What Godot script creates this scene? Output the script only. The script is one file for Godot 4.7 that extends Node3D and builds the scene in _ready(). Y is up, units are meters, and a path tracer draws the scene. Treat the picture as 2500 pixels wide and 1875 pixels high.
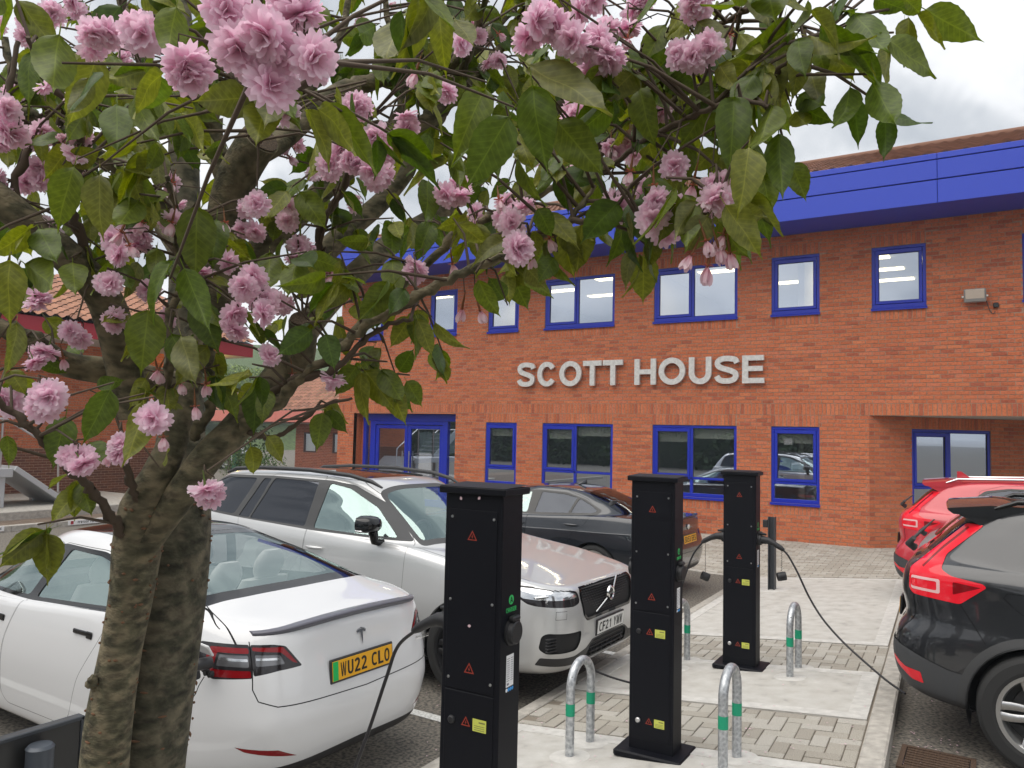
extends Node3D
# A car park in front of a brick office block: a cherry tree in blossom, parked cars, black charging posts.
# World: y up, metres; the office front is the plane z = FZ, its length runs along x.

const FZ := -15.78
var M := {}
var used := {}
var rng := RandomNumberGenerator.new()


# ---------- mesh builder ----------
class MB:
	var v := PackedVector3Array()
	var n := PackedVector3Array()
	var c := PackedColorArray()
	var uv := PackedVector2Array()
	var col := Color(1, 1, 1)
	var has_uv := false

	func tri(a: Vector3, b: Vector3, d: Vector3, na: Vector3, nb: Vector3, nd: Vector3) -> void:
		if (b - a).cross(d - a).dot(na + nb + nd) > 0.0:
			v.append(a); v.append(d); v.append(b)
			n.append(na); n.append(nd); n.append(nb)
		else:
			v.append(a); v.append(b); v.append(d)
			n.append(na); n.append(nb); n.append(nd)
		c.append(col); c.append(col); c.append(col)

	func ftri(a: Vector3, b: Vector3, d: Vector3) -> void:   # counter-clockwise seen from outside
		var k := (b - a).cross(d - a).normalized()
		tri(a, b, d, k, k, k)

	func quad(a: Vector3, b: Vector3, d: Vector3, e: Vector3) -> void:
		ftri(a, b, d)
		ftri(a, d, e)

	func quad_uv(a: Vector3, b: Vector3, d: Vector3, e: Vector3) -> void:  # uv 0,1  1,1  1,0  0,0 from a (bottom left)
		has_uv = true
		var k := (b - a).cross(d - a).normalized()
		for p in [[a, Vector2(0, 1)], [d, Vector2(1, 0)], [b, Vector2(1, 1)], [a, Vector2(0, 1)], [e, Vector2(0, 0)], [d, Vector2(1, 0)]]:
			v.append(p[0]); n.append(k); c.append(col); uv.append(p[1])

	func box(t: Transform3D, s: Vector3, bottom := true) -> void:
		var h := s * 0.5
		var p := []
		for k in 8:
			p.append(t * Vector3(h.x if k & 1 else -h.x, h.y if k & 2 else -h.y, h.z if k & 4 else -h.z))
		quad(p[4], p[5], p[7], p[6])
		quad(p[1], p[0], p[2], p[3])
		quad(p[5], p[1], p[3], p[7])
		quad(p[0], p[4], p[6], p[2])
		quad(p[6], p[7], p[3], p[2])
		if bottom:
			quad(p[0], p[1], p[5], p[4])

	func bx(at: Vector3, s: Vector3) -> void:
		box(Transform3D(Basis.IDENTITY, at), s)

	func bbox(t: Transform3D, s: Vector3, b: float) -> void:   # chamfered box
		var h := s * 0.5
		b = minf(b, minf(h.x, minf(h.y, h.z)) * 0.9)
		var f := {}
		for sx in [-1, 1]:
			for sy in [-1, 1]:
				for sz in [-1, 1]:
					f[[sx, sy, sz]] = [t * Vector3(sx * h.x, sy * (h.y - b), sz * (h.z - b)), t * Vector3(sx * (h.x - b), sy * h.y, sz * (h.z - b)), t * Vector3(sx * (h.x - b), sy * (h.y - b), sz * h.z)]
		for s1 in [-1, 1]:
			var ax := t.basis * Vector3(s1, 0, 0)
			var ay := t.basis * Vector3(0, s1, 0)
			var az := t.basis * Vector3(0, 0, s1)
			_face(f[[s1, -1, -1]][0], f[[s1, 1, -1]][0], f[[s1, 1, 1]][0], f[[s1, -1, 1]][0], ax)
			_face(f[[-1, s1, -1]][1], f[[1, s1, -1]][1], f[[1, s1, 1]][1], f[[-1, s1, 1]][1], ay)
			_face(f[[-1, -1, s1]][2], f[[1, -1, s1]][2], f[[1, 1, s1]][2], f[[-1, 1, s1]][2], az)
			for s2 in [-1, 1]:
				_face(f[[s1, s2, -1]][0], f[[s1, s2, 1]][0], f[[s1, s2, 1]][1], f[[s1, s2, -1]][1], (ax + t.basis * Vector3(0, s2, 0)).normalized())
				_face(f[[s1, -1, s2]][0], f[[s1, 1, s2]][0], f[[s1, 1, s2]][2], f[[s1, -1, s2]][2], (ax + t.basis * Vector3(0, 0, s2)).normalized())
				_face(f[[-1, s1, s2]][1], f[[1, s1, s2]][1], f[[1, s1, s2]][2], f[[-1, s1, s2]][2], (ay + t.basis * Vector3(0, 0, s2)).normalized())
				for s3 in [-1, 1]:
					var q: Array = f[[s1, s2, s3]]
					var k := (t.basis * Vector3(s1, s2, s3)).normalized()
					tri(q[0], q[1], q[2], k, k, k)

	func _face(a: Vector3, b: Vector3, d: Vector3, e: Vector3, k: Vector3) -> void:
		tri(a, b, d, k, k, k)
		tri(a, d, e, k, k, k)

	func tube(pts: PackedVector3Array, radii: Array, sides := 8, cap := true, wob := 0.0, seed_ := 0) -> void:
		var rows := []
		var m := pts.size()
		var up := Vector3.UP
		var rg := RandomNumberGenerator.new()
		rg.seed = seed_ + 7
		var ph: float = rg.randf() * 6.28
		var t0 := (pts[1] - pts[0]).normalized()
		var side := t0.cross(up)
		if side.length() < 0.01:
			side = t0.cross(Vector3.RIGHT)
		side = side.normalized()
		for i in m:
			var t := (pts[mini(i + 1, m - 1)] - pts[maxi(i - 1, 0)]).normalized()
			side = (side - t * side.dot(t)).normalized()
			var b := t.cross(side)
			var r: float = radii[i] if i < radii.size() else radii[radii.size() - 1]
			var row := PackedVector3Array()
			for k in sides:
				var a := TAU * k / sides
				var rr := r
				if wob > 0.0:
					rr *= 1.0 + wob * (sin(a * 2.0 + ph + i * 0.11) * 0.6 + sin(a * 3.0 - i * 0.17 + ph) * 0.5 + sin(a * 5.0 + i * 0.06) * 0.2)
				row.append(pts[i] + (side * cos(a) + b * sin(a)) * rr)
			rows.append(row)
		loft(rows, true, cap)

	func loft(rows: Array, closed := false, cap := false) -> void:   # smooth skin through rows of equal length
		var m := rows.size()
		var w: int = rows[0].size()
		var nn := []
		for i in m:
			var r := PackedVector3Array()
			for k in w:
				var kn := (k + 1) % w if closed else mini(k + 1, w - 1)
				var kp := (k - 1 + w) % w if closed else maxi(k - 1, 0)
				var du: Vector3 = rows[i][kn] - rows[i][kp]
				var dv: Vector3 = rows[mini(i + 1, m - 1)][k] - rows[maxi(i - 1, 0)][k]
				r.append(du.cross(dv).normalized())
			nn.append(r)
		var cen0 := Vector3.ZERO
		for i in m - 1:
			for k in (w if closed else w - 1):
				var j := (k + 1) % w
				tri(rows[i][k], rows[i][j], rows[i + 1][j], nn[i][k], nn[i][j], nn[i + 1][j])
				tri(rows[i][k], rows[i + 1][j], rows[i + 1][k], nn[i][k], nn[i + 1][j], nn[i + 1][k])
		if cap and closed:
			for e in [0, m - 1]:
				cen0 = Vector3.ZERO
				for p in rows[e]:
					cen0 += p / w
				var o: Vector3 = rows[1 if e == 0 else m - 2][0] - rows[e][0]
				var k0: Vector3 = (rows[e][0] - cen0).cross(rows[e][w / 3] - cen0).normalized()
				if k0.dot(o) > 0.0:
					k0 = -k0
				for k in w:
					tri(cen0, rows[e][k], rows[e][(k + 1) % w], k0, k0, k0)

	func lathe(prof: Array, sides: int, t: Transform3D) -> void:   # prof: Vector2(radius, height along y)
		var rows := []
		for q in prof:
			var row := PackedVector3Array()
			for k in sides:
				var a := TAU * k / sides
				row.append(t * Vector3(q.x * cos(a), q.y, -q.x * sin(a)))
			rows.append(row)
		# facets per ring segment keep their own normals
		for i in rows.size() - 1:
			var d: Vector2 = prof[i + 1] - prof[i]
			if d.length() < 1e-6:
				continue
			for k in sides:
				var j := (k + 1) % sides
				var a0 := TAU * k / sides
				var a1 := TAU * (k + 1) / sides
				var n0 := (t.basis * Vector3(d.y * cos(a0), -d.x, -d.y * sin(a0))).normalized()
				var n1 := (t.basis * Vector3(d.y * cos(a1), -d.x, -d.y * sin(a1))).normalized()
				if prof[i].x > 1e-6:
					tri(rows[i][k], rows[i][j], rows[i + 1][j], n0, n1, n1)
				if prof[i + 1].x > 1e-6:
					tri(rows[i][k], rows[i + 1][j], rows[i + 1][k], n0, n1, n0)

	func plate(poly: PackedVector2Array, depth: float, t: Transform3D) -> void:   # polygon in xy, from z = 0 (front, +z) back to -depth
		var ix := Geometry2D.triangulate_polygon(poly)
		var kf := t.basis.z.normalized()
		for i in range(0, ix.size(), 3):
			var a := poly[ix[i]]
			var b := poly[ix[i + 1]]
			var d := poly[ix[i + 2]]
			tri(t * Vector3(a.x, a.y, 0), t * Vector3(b.x, b.y, 0), t * Vector3(d.x, d.y, 0), kf, kf, kf)
			if depth > 0.0:
				tri(t * Vector3(a.x, a.y, -depth), t * Vector3(b.x, b.y, -depth), t * Vector3(d.x, d.y, -depth), -kf, -kf, -kf)
		if depth > 0.0:
			var cw := Geometry2D.is_polygon_clockwise(poly)
			for i in poly.size():
				var a := poly[i]
				var b := poly[(i + 1) % poly.size()]
				var e := b - a
				var o := Vector2(e.y, -e.x).normalized() * (-1.0 if cw else 1.0)
				var k := (t.basis * Vector3(o.x, o.y, 0)).normalized()
				_face(t * Vector3(a.x, a.y, 0), t * Vector3(b.x, b.y, 0), t * Vector3(b.x, b.y, -depth), t * Vector3(a.x, a.y, -depth), k)

	func join(m: Mesh, t: Transform3D) -> void:
		for s in m.get_surface_count():
			var a := m.surface_get_arrays(s)
			var vv: PackedVector3Array = a[Mesh.ARRAY_VERTEX]
			var nv: PackedVector3Array = a[Mesh.ARRAY_NORMAL]
			var id: PackedInt32Array = a[Mesh.ARRAY_INDEX] if a[Mesh.ARRAY_INDEX] != null else PackedInt32Array(range(vv.size()))
			for i in range(0, id.size(), 3):
				tri(t * vv[id[i]], t * vv[id[i + 1]], t * vv[id[i + 2]], t.basis * nv[id[i]], t.basis * nv[id[i + 1]], t.basis * nv[id[i + 2]])

	func mesh() -> ArrayMesh:
		var a := []
		a.resize(Mesh.ARRAY_MAX)
		a[Mesh.ARRAY_VERTEX] = v
		a[Mesh.ARRAY_NORMAL] = n
		a[Mesh.ARRAY_COLOR] = c
		if has_uv and uv.size() == v.size():
			a[Mesh.ARRAY_TEX_UV] = uv
		var m := ArrayMesh.new()
		if v.size() > 0:
			m.add_surface_from_arrays(Mesh.PRIMITIVE_TRIANGLES, a)
		return m


# ---------- nodes ----------
func numbered(called: String) -> String:
	if not used.has(called):
		used[called] = 0
		return called
	used[called] += 1
	return "%s_%03d" % [called, used[called]]

func thing(called: String, label: String, category: String, at := Vector3.ZERO, group := "") -> Node3D:
	var o := Node3D.new()
	o.name = numbered(called)
	add_child(o)
	o.position = at
	tag(o, label, category, group)
	return o

func tag(o: Node, label: String, category: String, group := "") -> void:
	o.set_meta("label", label)
	o.set_meta("category", category)
	if group != "":
		o.set_meta("group", group)

func obj(called: String, m, mat: Material, parent: Node = self) -> MeshInstance3D:
	var o := MeshInstance3D.new()
	o.name = numbered(called) if parent == self else called
	o.mesh = m.mesh() if m is MB else m
	o.material_override = mat
	parent.add_child(o, true)
	return o

func node(called: String, parent: Node) -> Node3D:
	var o := Node3D.new()
	o.name = called
	parent.add_child(o, true)
	return o

func struct(called: String, m, mat: Material, parent: Node = self) -> MeshInstance3D:
	var o := obj(called, m, mat, parent)
	if parent == self:
		o.set_meta("kind", "structure")
	return o

func at(x: float, y: float, z: float) -> Transform3D:
	return Transform3D(Basis.IDENTITY, Vector3(x, y, z))

func turned(p: Vector3, yaw: float, pitch := 0.0, roll := 0.0) -> Transform3D:
	return Transform3D(Basis.from_euler(Vector3(pitch, yaw, roll)), p)


# ---------- materials ----------
func lin(r: float, g: float, b: float) -> Color:
	return Color(r, g, b).linear_to_srgb()

func mat(called: String, albedo: Color, rough := 0.7, metal := 0.0) -> StandardMaterial3D:
	if M.has(called):
		return M[called]
	var m := StandardMaterial3D.new()
	m.resource_name = called
	m.albedo_color = albedo
	m.roughness = rough
	m.metallic = metal
	m.cull_mode = BaseMaterial3D.CULL_DISABLED
	M[called] = m
	return m

func noise_tex(freq: float, ramp: Array, size := 512, octaves := 5, seed_ := 1, kind := FastNoiseLite.TYPE_SIMPLEX_SMOOTH) -> NoiseTexture2D:
	var fn := FastNoiseLite.new()
	fn.noise_type = kind
	fn.frequency = freq
	fn.fractal_octaves = octaves
	fn.seed = seed_
	var t := NoiseTexture2D.new()
	t.width = size
	t.height = size
	t.seamless = true
	t.noise = fn
	if ramp.size() > 0:
		var g := Gradient.new()
		var off := PackedFloat32Array()
		var cs := PackedColorArray()
		for k in ramp:
			off.append(k[0])
			cs.append(k[1])
		g.offsets = off
		g.colors = cs
		t.color_ramp = g
	return t

func bump(m: StandardMaterial3D, freq: float, depth_cm: float, size := 512, seed_ := 3, octaves := 5) -> void:
	m.heightmap_enabled = true
	m.heightmap_texture = noise_tex(freq, [], size, octaves, seed_)
	m.heightmap_scale = depth_cm

func tri_planar(m: StandardMaterial3D, metres: float, world := true) -> void:
	m.uv1_triplanar = true
	m.uv1_world_triplanar = world
	m.uv1_scale = Vector3.ONE / metres
	m.uv1_triplanar_sharpness = 4.0

func grain(m: StandardMaterial3D, freq: float, lo: float, hi: float, metres: float, seed_ := 5, size := 512, world := true) -> void:   # mottled tone over the base colour
	m.albedo_texture = noise_tex(freq, [[0.0, Color(lo, lo, lo)], [0.5, Color((lo + hi) / 2, (lo + hi) / 2, (lo + hi) / 2)], [1.0, Color(hi, hi, hi)]], size, 6, seed_)
	tri_planar(m, metres, world)

func ground_y(x: float, z: float) -> float:   # the asphalt: two levels with the island between them
	var a := 0.05 + 0.01 * (clampf(z, -11.5, 1.5) + 5.0)
	if x < -10.0:
		a *= clampf((x + 16.0) / 6.0, 0.0, 1.0)
	var b := 0.25 + 0.015 * (clampf(z, -11.5, 1.5) + 5.0)
	return lerpf(a, b, clampf((x + 2.6) / 1.6, 0.0, 1.0))

func island_y(x: float, z: float) -> float:
	return 0.12 + 0.1 * (x + 3.1) + 0.015 * (clampf(z, -11.5, 1.5) + 5.0)

func pave_y(x: float, z: float) -> float:   # block paving between the island and the office front: rises to the wall
	var k := clampf((-z - 12.85) / 2.9, 0.0, 1.0)
	var a := island_y(clampf(x, -3.6, -0.9), -12.0)
	if x < -3.6:
		a = lerpf(a, 0.02, clampf((-3.6 - x) / 1.0, 0.0, 1.0))
	return lerpf(a, 0.262, k)


func materials() -> void:
	var m: StandardMaterial3D
	m = mat("asphalt", lin(0.27, 0.255, 0.23), 0.92)
	m.albedo_texture = noise_tex(0.05, [[0.0, Color(0.35, 0.35, 0.36)], [0.4, Color(0.68, 0.67, 0.66)], [0.6, Color(0.82, 0.8, 0.77)], [1.0, Color(1.0, 0.97, 0.9)]], 1024, 9, 11)
	tri_planar(m, 1.9)
	bump(m, 0.35, 0.35, 1024, 12, 3)
	m = mat("concrete", lin(0.52, 0.505, 0.475), 0.9)
	m.albedo_texture = noise_tex(0.011, [[0.0, Color(0.8, 0.8, 0.8)], [0.3, Color(0.92, 0.915, 0.905)], [0.62, Color(0.955, 0.955, 0.95)], [1.0, Color(1, 1, 1)]], 1024, 9, 14)
	tri_planar(m, 2.6)
	bump(m, 0.1, 0.25, 512, 15)
	m = mat("concrete_float", lin(0.6, 0.585, 0.55), 0.85)
	grain(m, 0.03, 0.86, 1.0, 1.7, 17)
	m = mat("kerb", lin(0.5, 0.47, 0.42), 0.9)
	grain(m, 0.02, 0.8, 1.0, 1.1, 18, 512)
	bump(m, 0.2, 0.2, 512, 19)
	m = mat("paver", Color(1, 1, 1), 0.92)
	m.vertex_color_use_as_albedo = true
	grain(m, 0.12, 0.62, 1.0, 0.55, 21)
	bump(m, 0.3, 0.15, 512, 22)
	m = mat("joint_sand", lin(0.2, 0.17, 0.135), 0.95)
	m = mat("mortar", lin(0.52, 0.34, 0.24), 0.95)
	grain(m, 0.03, 0.7, 1.0, 1.3, 23)
	m = mat("brick", Color(1, 1, 1), 0.88)
	m.vertex_color_use_as_albedo = true
	m.albedo_texture = noise_tex(0.03, [[0.0, Color(0.74, 0.72, 0.7)], [0.4, Color(0.92, 0.91, 0.9)], [1.0, Color(1, 1, 1)]], 512, 6, 25)
	tri_planar(m, 0.8)
	bump(m, 0.25, 0.12, 512, 26)
	for k in BRICKS.size():
		m = mat("brick_%d" % k, BRICKS[k].linear_to_srgb(), 0.88)
		m.albedo_texture = M.brick.albedo_texture
		tri_planar(m, 0.8)
		m.heightmap_enabled = true
		m.heightmap_texture = M.brick.heightmap_texture
		m.heightmap_scale = 0.12
	for k in PAVERS.size():
		m = mat("paver_%d" % k, PAVERS[k].linear_to_srgb(), 0.92)
		m.albedo_texture = M.paver.albedo_texture
		tri_planar(m, 0.55)
		m.heightmap_enabled = true
		m.heightmap_texture = M.paver.heightmap_texture
		m.heightmap_scale = 0.15
	m = mat("blue_frame", lin(0.012, 0.028, 0.4), 0.32)
	m = mat("blue_fascia", lin(0.03, 0.065, 0.52), 0.4)
	m = mat("glass", Color(0.9, 0.94, 1.0, 0.58), 0.0, 1.0)
	m.transparency = BaseMaterial3D.TRANSPARENCY_ALPHA
	m.albedo_texture = GradientTexture2D.new()
	m.albedo_texture.gradient = Gradient.new()
	m.albedo_texture.gradient.colors = PackedColorArray([Color(1, 1, 1), Color(1, 1, 1)])
	m.albedo_texture.width = 4
	m.albedo_texture.height = 4
	mat("room_wall", lin(0.55, 0.54, 0.5), 0.9)
	mat("room_ceiling", lin(0.75, 0.75, 0.73), 0.9)
	mat("room_floor", lin(0.12, 0.12, 0.13), 0.9)
	mat("blind", lin(0.62, 0.66, 0.58), 0.85)
	mat("steel", lin(0.6, 0.6, 0.6), 0.28, 1.0)
	mat("black_rubber", lin(0.012, 0.012, 0.013), 0.6)
	m = mat("letter_steel", lin(0.74, 0.73, 0.7), 0.45, 0.1)
	grain(m, 0.02, 0.86, 1.0, 0.9, 27)
	m = mat("roof_tile", Color(1, 1, 1), 0.9)
	m.vertex_color_use_as_albedo = true
	m = mat("soffit", lin(0.5, 0.48, 0.44), 0.8)
	m = mat("white_paint", lin(0.78, 0.78, 0.76), 0.7)
	m.albedo_texture = noise_tex(0.06, [[0.0, Color(0.45, 0.44, 0.42)], [0.35, Color(0.85, 0.85, 0.84)], [1.0, Color(1, 1, 1)]], 512, 6, 29)
	tri_planar(m, 0.9)
	mat("white_plastic", lin(0.75, 0.74, 0.7), 0.5)
	mat("grey_plastic", lin(0.25, 0.25, 0.24), 0.5)
	mat("dark_plastic", lin(0.02, 0.02, 0.022), 0.45)
	mat("dark_metal", lin(0.045, 0.05, 0.058), 0.5, 0.3)
	m = mat("paper", lin(0.8, 0.8, 0.8), 0.7)
	mat("print_dark", lin(0.03, 0.03, 0.035), 0.7)
	m = mat("clear_pane", Color(0.8, 0.9, 0.9, 0.12), 0.0)
	m.transparency = BaseMaterial3D.TRANSPARENCY_ALPHA


# linear base colours
const BRICKS := [Color(0.63, 0.185, 0.08), Color(0.57, 0.16, 0.068), Color(0.68, 0.215, 0.095), Color(0.48, 0.13, 0.065), Color(0.64, 0.2, 0.1)]
const PAVERS := [Color(0.53, 0.49, 0.42), Color(0.58, 0.545, 0.475), Color(0.48, 0.44, 0.375), Color(0.62, 0.585, 0.52)]


func _ready() -> void:
	rng.seed = 20220511
	# --- camera ---
	var cam := Camera3D.new()
	cam.name = "camera"
	cam.fov = 53.04
	cam.near = 0.05
	cam.far = 1200.0
	cam.transform = Transform3D(Basis.from_euler(Vector3(deg_to_rad(3.616), deg_to_rad(32.05), deg_to_rad(1.282))), Vector3(0, 2.25, 0))
	add_child(cam)
	cam.current = true
	# --- sky, daylight under thin cloud ---
	var env := Environment.new()
	env.background_mode = Environment.BG_SKY
	env.sky = Sky.new()
	env.sky.sky_material = cloudy_sky()
	env.tonemap_mode = Environment.TONE_MAPPER_LINEAR
	env.tonemap_exposure = 2.0
	env.ssao_enabled = true
	env.ssil_enabled = true
	env.sdfgi_enabled = true
	env.fog_enabled = true
	env.fog_density = 0.0011
	env.fog_light_color = Color(0.8, 0.83, 0.86)
	var we := WorldEnvironment.new()
	we.name = "world_environment"
	we.environment = env
	add_child(we)
	var sun := DirectionalLight3D.new()
	sun.name = "sun"
	sun.light_energy = 0.5
	sun.light_angular_distance = 75.0
	sun.light_color = Color(1.0, 0.975, 0.94)
	sun.shadow_enabled = true
	sun.rotation_degrees = Vector3(-66, -20, 0)
	add_child(sun)
	materials()
	car_materials()
	build_ground()
	build_office()
	build_left_buildings()
	build_far_trees()
	build_chargers()
	build_cars()
	build_tree()
	build_details()


func cloudy_sky() -> PanoramaSkyMaterial:
	var w := 1024
	var h := 512
	var fn := FastNoiseLite.new()
	fn.seed = 4
	fn.frequency = 1.15
	fn.fractal_octaves = 6
	fn.fractal_gain = 0.52
	fn.domain_warp_enabled = true
	fn.domain_warp_amplitude = 0.35
	fn.domain_warp_frequency = 0.9
	var img := Image.create(w, h, false, Image.FORMAT_RGBF)
	for y in h:
		var el := PI * (0.5 - (y + 0.5) / h)
		for x in w:
			var az := TAU * (x + 0.5) / w
			var d := Vector3(cos(el) * sin(az), sin(el), cos(el) * cos(az))
			var c: Color
			if d.y > -0.02:
				var p := Vector3(d.x, 0.0, d.z) / (maxf(d.y, 0.0) + 0.28)
				var k := clampf(fn.get_noise_3d(p.x, p.y + 3.0, p.z) * 0.95 + 0.5, 0.0, 1.0)
				k = smoothstep(0.12, 0.88, k)
				c = Color(0.275, 0.298, 0.33).lerp(Color(0.53, 0.54, 0.555), k)
				c = c.lerp(Color(0.47, 0.48, 0.495), clampf(1.0 - d.y * 4.5, 0.0, 1.0) * 0.7)
			else:
				c = Color(0.3, 0.29, 0.28)
			img.set_pixel(x, y, c)
	var s := PanoramaSkyMaterial.new()
	s.panorama = ImageTexture.create_from_image(img)
	return s


# ---------- ground ----------
func sheet(xs: Array, zs: Array, fy: Callable, lift := 0.0) -> MB:
	var b := MB.new()
	var rows := []
	for z in zs:
		var r := PackedVector3Array()
		for x in xs:
			r.append(Vector3(x, fy.call(x, z) + lift, z))
		rows.append(r)
	for i in zs.size() - 1:
		for k in xs.size() - 1:
			var p: Vector3 = rows[i][k]
			b.tri(p, rows[i][k + 1], rows[i + 1][k + 1], Vector3.UP, Vector3.UP, Vector3.UP)
			b.tri(p, rows[i + 1][k + 1], rows[i + 1][k], Vector3.UP, Vector3.UP, Vector3.UP)
	return b

func span(a: float, b: float, n: int) -> Array:
	var r := []
	for i in n + 1:
		r.append(lerpf(a, b, float(i) / n))
	return r

func isl_x(x0: float, z: float) -> float:   # the island leans a little off the z axis
	return x0 + 0.05 * (z + 5.0)

# a block lying on the ground: four top corners from fy, chamfered rim
func block(b: MB, x0: float, x1: float, z0: float, z1: float, fy: Callable, th: float, bev: float, lift := 0.0, lean := true) -> void:
	var c := []
	var m := []
	for q in [[x0, z1], [x1, z1], [x1, z0], [x0, z0]]:
		var x: float = isl_x(q[0], q[1]) if lean else q[0]
		c.append(Vector3(x, fy.call(x, q[1]) + lift, q[1]))
	var mid: Vector3 = (c[0] + c[2]) * 0.5
	for p in c:
		var d: Vector3 = mid - p
		m.append(p + Vector3(signf(d.x) * bev, 0, signf(d.z) * bev))
	b.quad(m[0], m[1], m[2], m[3])
	for i in 4:
		var j := (i + 1) % 4
		var a: Vector3 = c[i] - Vector3(0, bev * 0.7, 0)
		var e: Vector3 = c[j] - Vector3(0, bev * 0.7, 0)
		b.quad(a, e, m[j], m[i])
		b.quad(a - Vector3(0, th, 0), e - Vector3(0, th, 0), e, a)

func build_ground() -> void:
	var xs := [-400.0, -120.0, -60.0, -40.0, -30.0, -22.0, -17.0]
	xs += span(-14.0, 8.0, 22) + [12.0, 20.0, 40.0, 120.0, 400.0]
	var zs := [-400.0, -150.0, -70.0, -45.0, -34.0, -26.0, -20.0]
	zs += span(-16.0, 3.0, 19) + [6.0, 12.0, 25.0, 60.0, 150.0, 400.0]
	struct("ground", sheet(xs, zs, ground_y), M.asphalt)
	# the raised island: concrete slabs, bands of block paving, kerb stones
	var isl := Node3D.new()
	isl.name = "island_pavement"
	isl.set_meta("kind", "structure")
	isl.set_meta("label", "raised paved island between the parking bays")
	add_child(isl)
	var bed := MB.new()
	for q in span(-12.9, -0.4, 24).slice(0, 24):
		block(bed, -3.03, -0.69, q, q + 12.5 / 24, island_y, 0.2, 0.001, -0.012)
	obj("bedding", bed, M.joint_sand, isl)
	var slabs := [[-4.93, -1.0], [-7.23, -5.9], [-12.86, -8.3]]
	for s in slabs:
		var b := MB.new()
		var n := int(ceil((s[1] - s[0]) / 0.9))
		for i in n:
			block(b, -3.0, -0.72, lerpf(s[0], s[1], float(i) / n), lerpf(s[0], s[1], float(i + 1) / n), island_y, 0.1, 0.0005)
		obj("concrete_slab", b, M.concrete, isl)
		var e := MB.new()   # trowelled margin round each slab
		for r in [[-3.0, -0.72, s[0], s[0] + 0.13], [-3.0, -0.72, s[1] - 0.13, s[1]], [-3.0, -2.87, s[0] + 0.13, s[1] - 0.13], [-0.85, -0.72, s[0] + 0.13, s[1] - 0.13]]:
			var nn := maxi(1, int((r[3] - r[2]) / 0.7))
			for i in nn:
				block(e, r[0], r[1], lerpf(r[2], r[3], float(i) / nn), lerpf(r[2], r[3], float(i + 1) / nn), island_y, 0.004, 0.002, 0.004)
		obj("slab_margin", e, M.concrete_float, isl)
	for band in [[-5.87, -4.96], [-8.27, -7.26]]:
		var j0 := int(floor(band[0] / 0.105))
		for i in 23:
			for j in range(j0 - 2, j0 + 13):
				var t := posmod(i - j, 4)
				var r := []
				if t == 0:
					r = [i, i + 2, j, j + 1]
				elif t == 2:
					r = [i, i + 1, j - 1, j + 1]
				else:
					continue
				var x0 := clampf(-3.0 + r[0] * 0.105, -3.0, -0.71)
				var x1 := clampf(-3.0 + r[1] * 0.105, -3.0, -0.71)
				var z0 := clampf(r[2] * 0.105, band[0], band[1])
				var z1 := clampf(r[3] * 0.105, band[0], band[1])
				if x1 - x0 < 0.03 or z1 - z0 < 0.03:
					continue
				var b := MB.new()
				block(b, x0 + 0.0035, x1 - 0.0035, z0 + 0.0035, z1 - 0.0035, island_y, 0.05, 0.005, rng.randf_range(-0.003, 0.003))
				obj("paver", b, M["paver_%d" % (rng.randi() % 4)], isl)
	for side in [[-3.14, -3.015, -0.1], [-0.705, -0.56, -0.1]]:
		var z: float = -0.6
		while z > -12.8:
			var b := MB.new()
			block(b, side[0], side[1], z - 0.905, z - 0.006, island_y, 0.2, 0.014, 0.004)
			obj("kerb_stone", b, M.kerb, isl)
			z -= 0.914
	# block paving up to the office front
	var pv := Node3D.new()
	pv.name = "forecourt_pavement"
	pv.set_meta("kind", "structure")
	pv.set_meta("label", "pale block paving in front of the brick office")
	add_child(pv)
	obj("bedding", sheet(span(-15.0, 4.0, 30), span(-19.0, -12.9, 10), pave_y, -0.012), M.joint_sand, pv)
	var rest := MB.new()
	var row := 0
	var z := -12.93
	while z > -15.74:
		var x := -9.0 + (0.105 if row % 2 else 0.0)
		while x < 3.0:
			var near := x > -3.5 and x < -1.05 and z > -14.3
			var b := MB.new() if near else rest
			b.col = Color(1, 1, 1) if near else PAVERS[rng.randi() % 4] * rng.randf_range(0.94, 1.08)
			block(b, x + 0.003, x + 0.207, maxf(z - 0.102, FZ + 0.004), z + 0.0, pave_y, 0.03, 0.004, rng.randf_range(-0.002, 0.002), false)
			if near and pv.get_child_count() < 300:
				obj("paver", b, M["paver_%d" % (rng.randi() % 4)], pv)
			elif near:
				var kk := rng.randi() % 4
				for q in b.v.size():
					rest.v.append(b.v[q]); rest.n.append(b.n[q]); rest.c.append(PAVERS[kk])
			x += 0.21
		z -= 0.105
		row += 1
	while z > -19.0:   # under the overhang, out of the picture
		var x := -2.0
		while x < 3.0:
			rest.col = PAVERS[rng.randi() % 4]
			block(rest, x + 0.003, x + 0.207, z - 0.102, z, pave_y, 0.03, 0.004, 0.0, false)
			x += 0.21
		z -= 0.105
	var ro := obj("block_paving", rest, M.paver, pv)
	ro.set_meta("kind", "stuff")
	var x := -9.2
	while x < 3.0:   # its kerb along the car bays
		if x < -3.5 or x > -1.2:
			var b := MB.new()
			block(b, x, x + 0.905, -12.9, -12.775, pave_y, 0.3, 0.014, 0.004, false)
			obj("kerb_stone", b, M.kerb, pv)
		x += 0.914
	# painted bay lines
	for q in [[-4.85, -3.25, -7.6], [-7.35, -3.3, -7.9], [-9.95, -3.42, -8.1], [-2.25, -3.1, -7.0]]:
		var b := MB.new()
		var n := 10
		for i in n:
			var xa := lerpf(q[1], q[2], float(i) / n)
			var xb := lerpf(q[1], q[2], float(i + 1) / n)
			block(b, xb, xa, q[0] - 0.05, q[0] + 0.05, ground_y, 0.001, 0.001, 0.005, false)
		var o := obj("bay_marking", b, M.white_paint)
		o.set_meta("kind", "structure")


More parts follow.
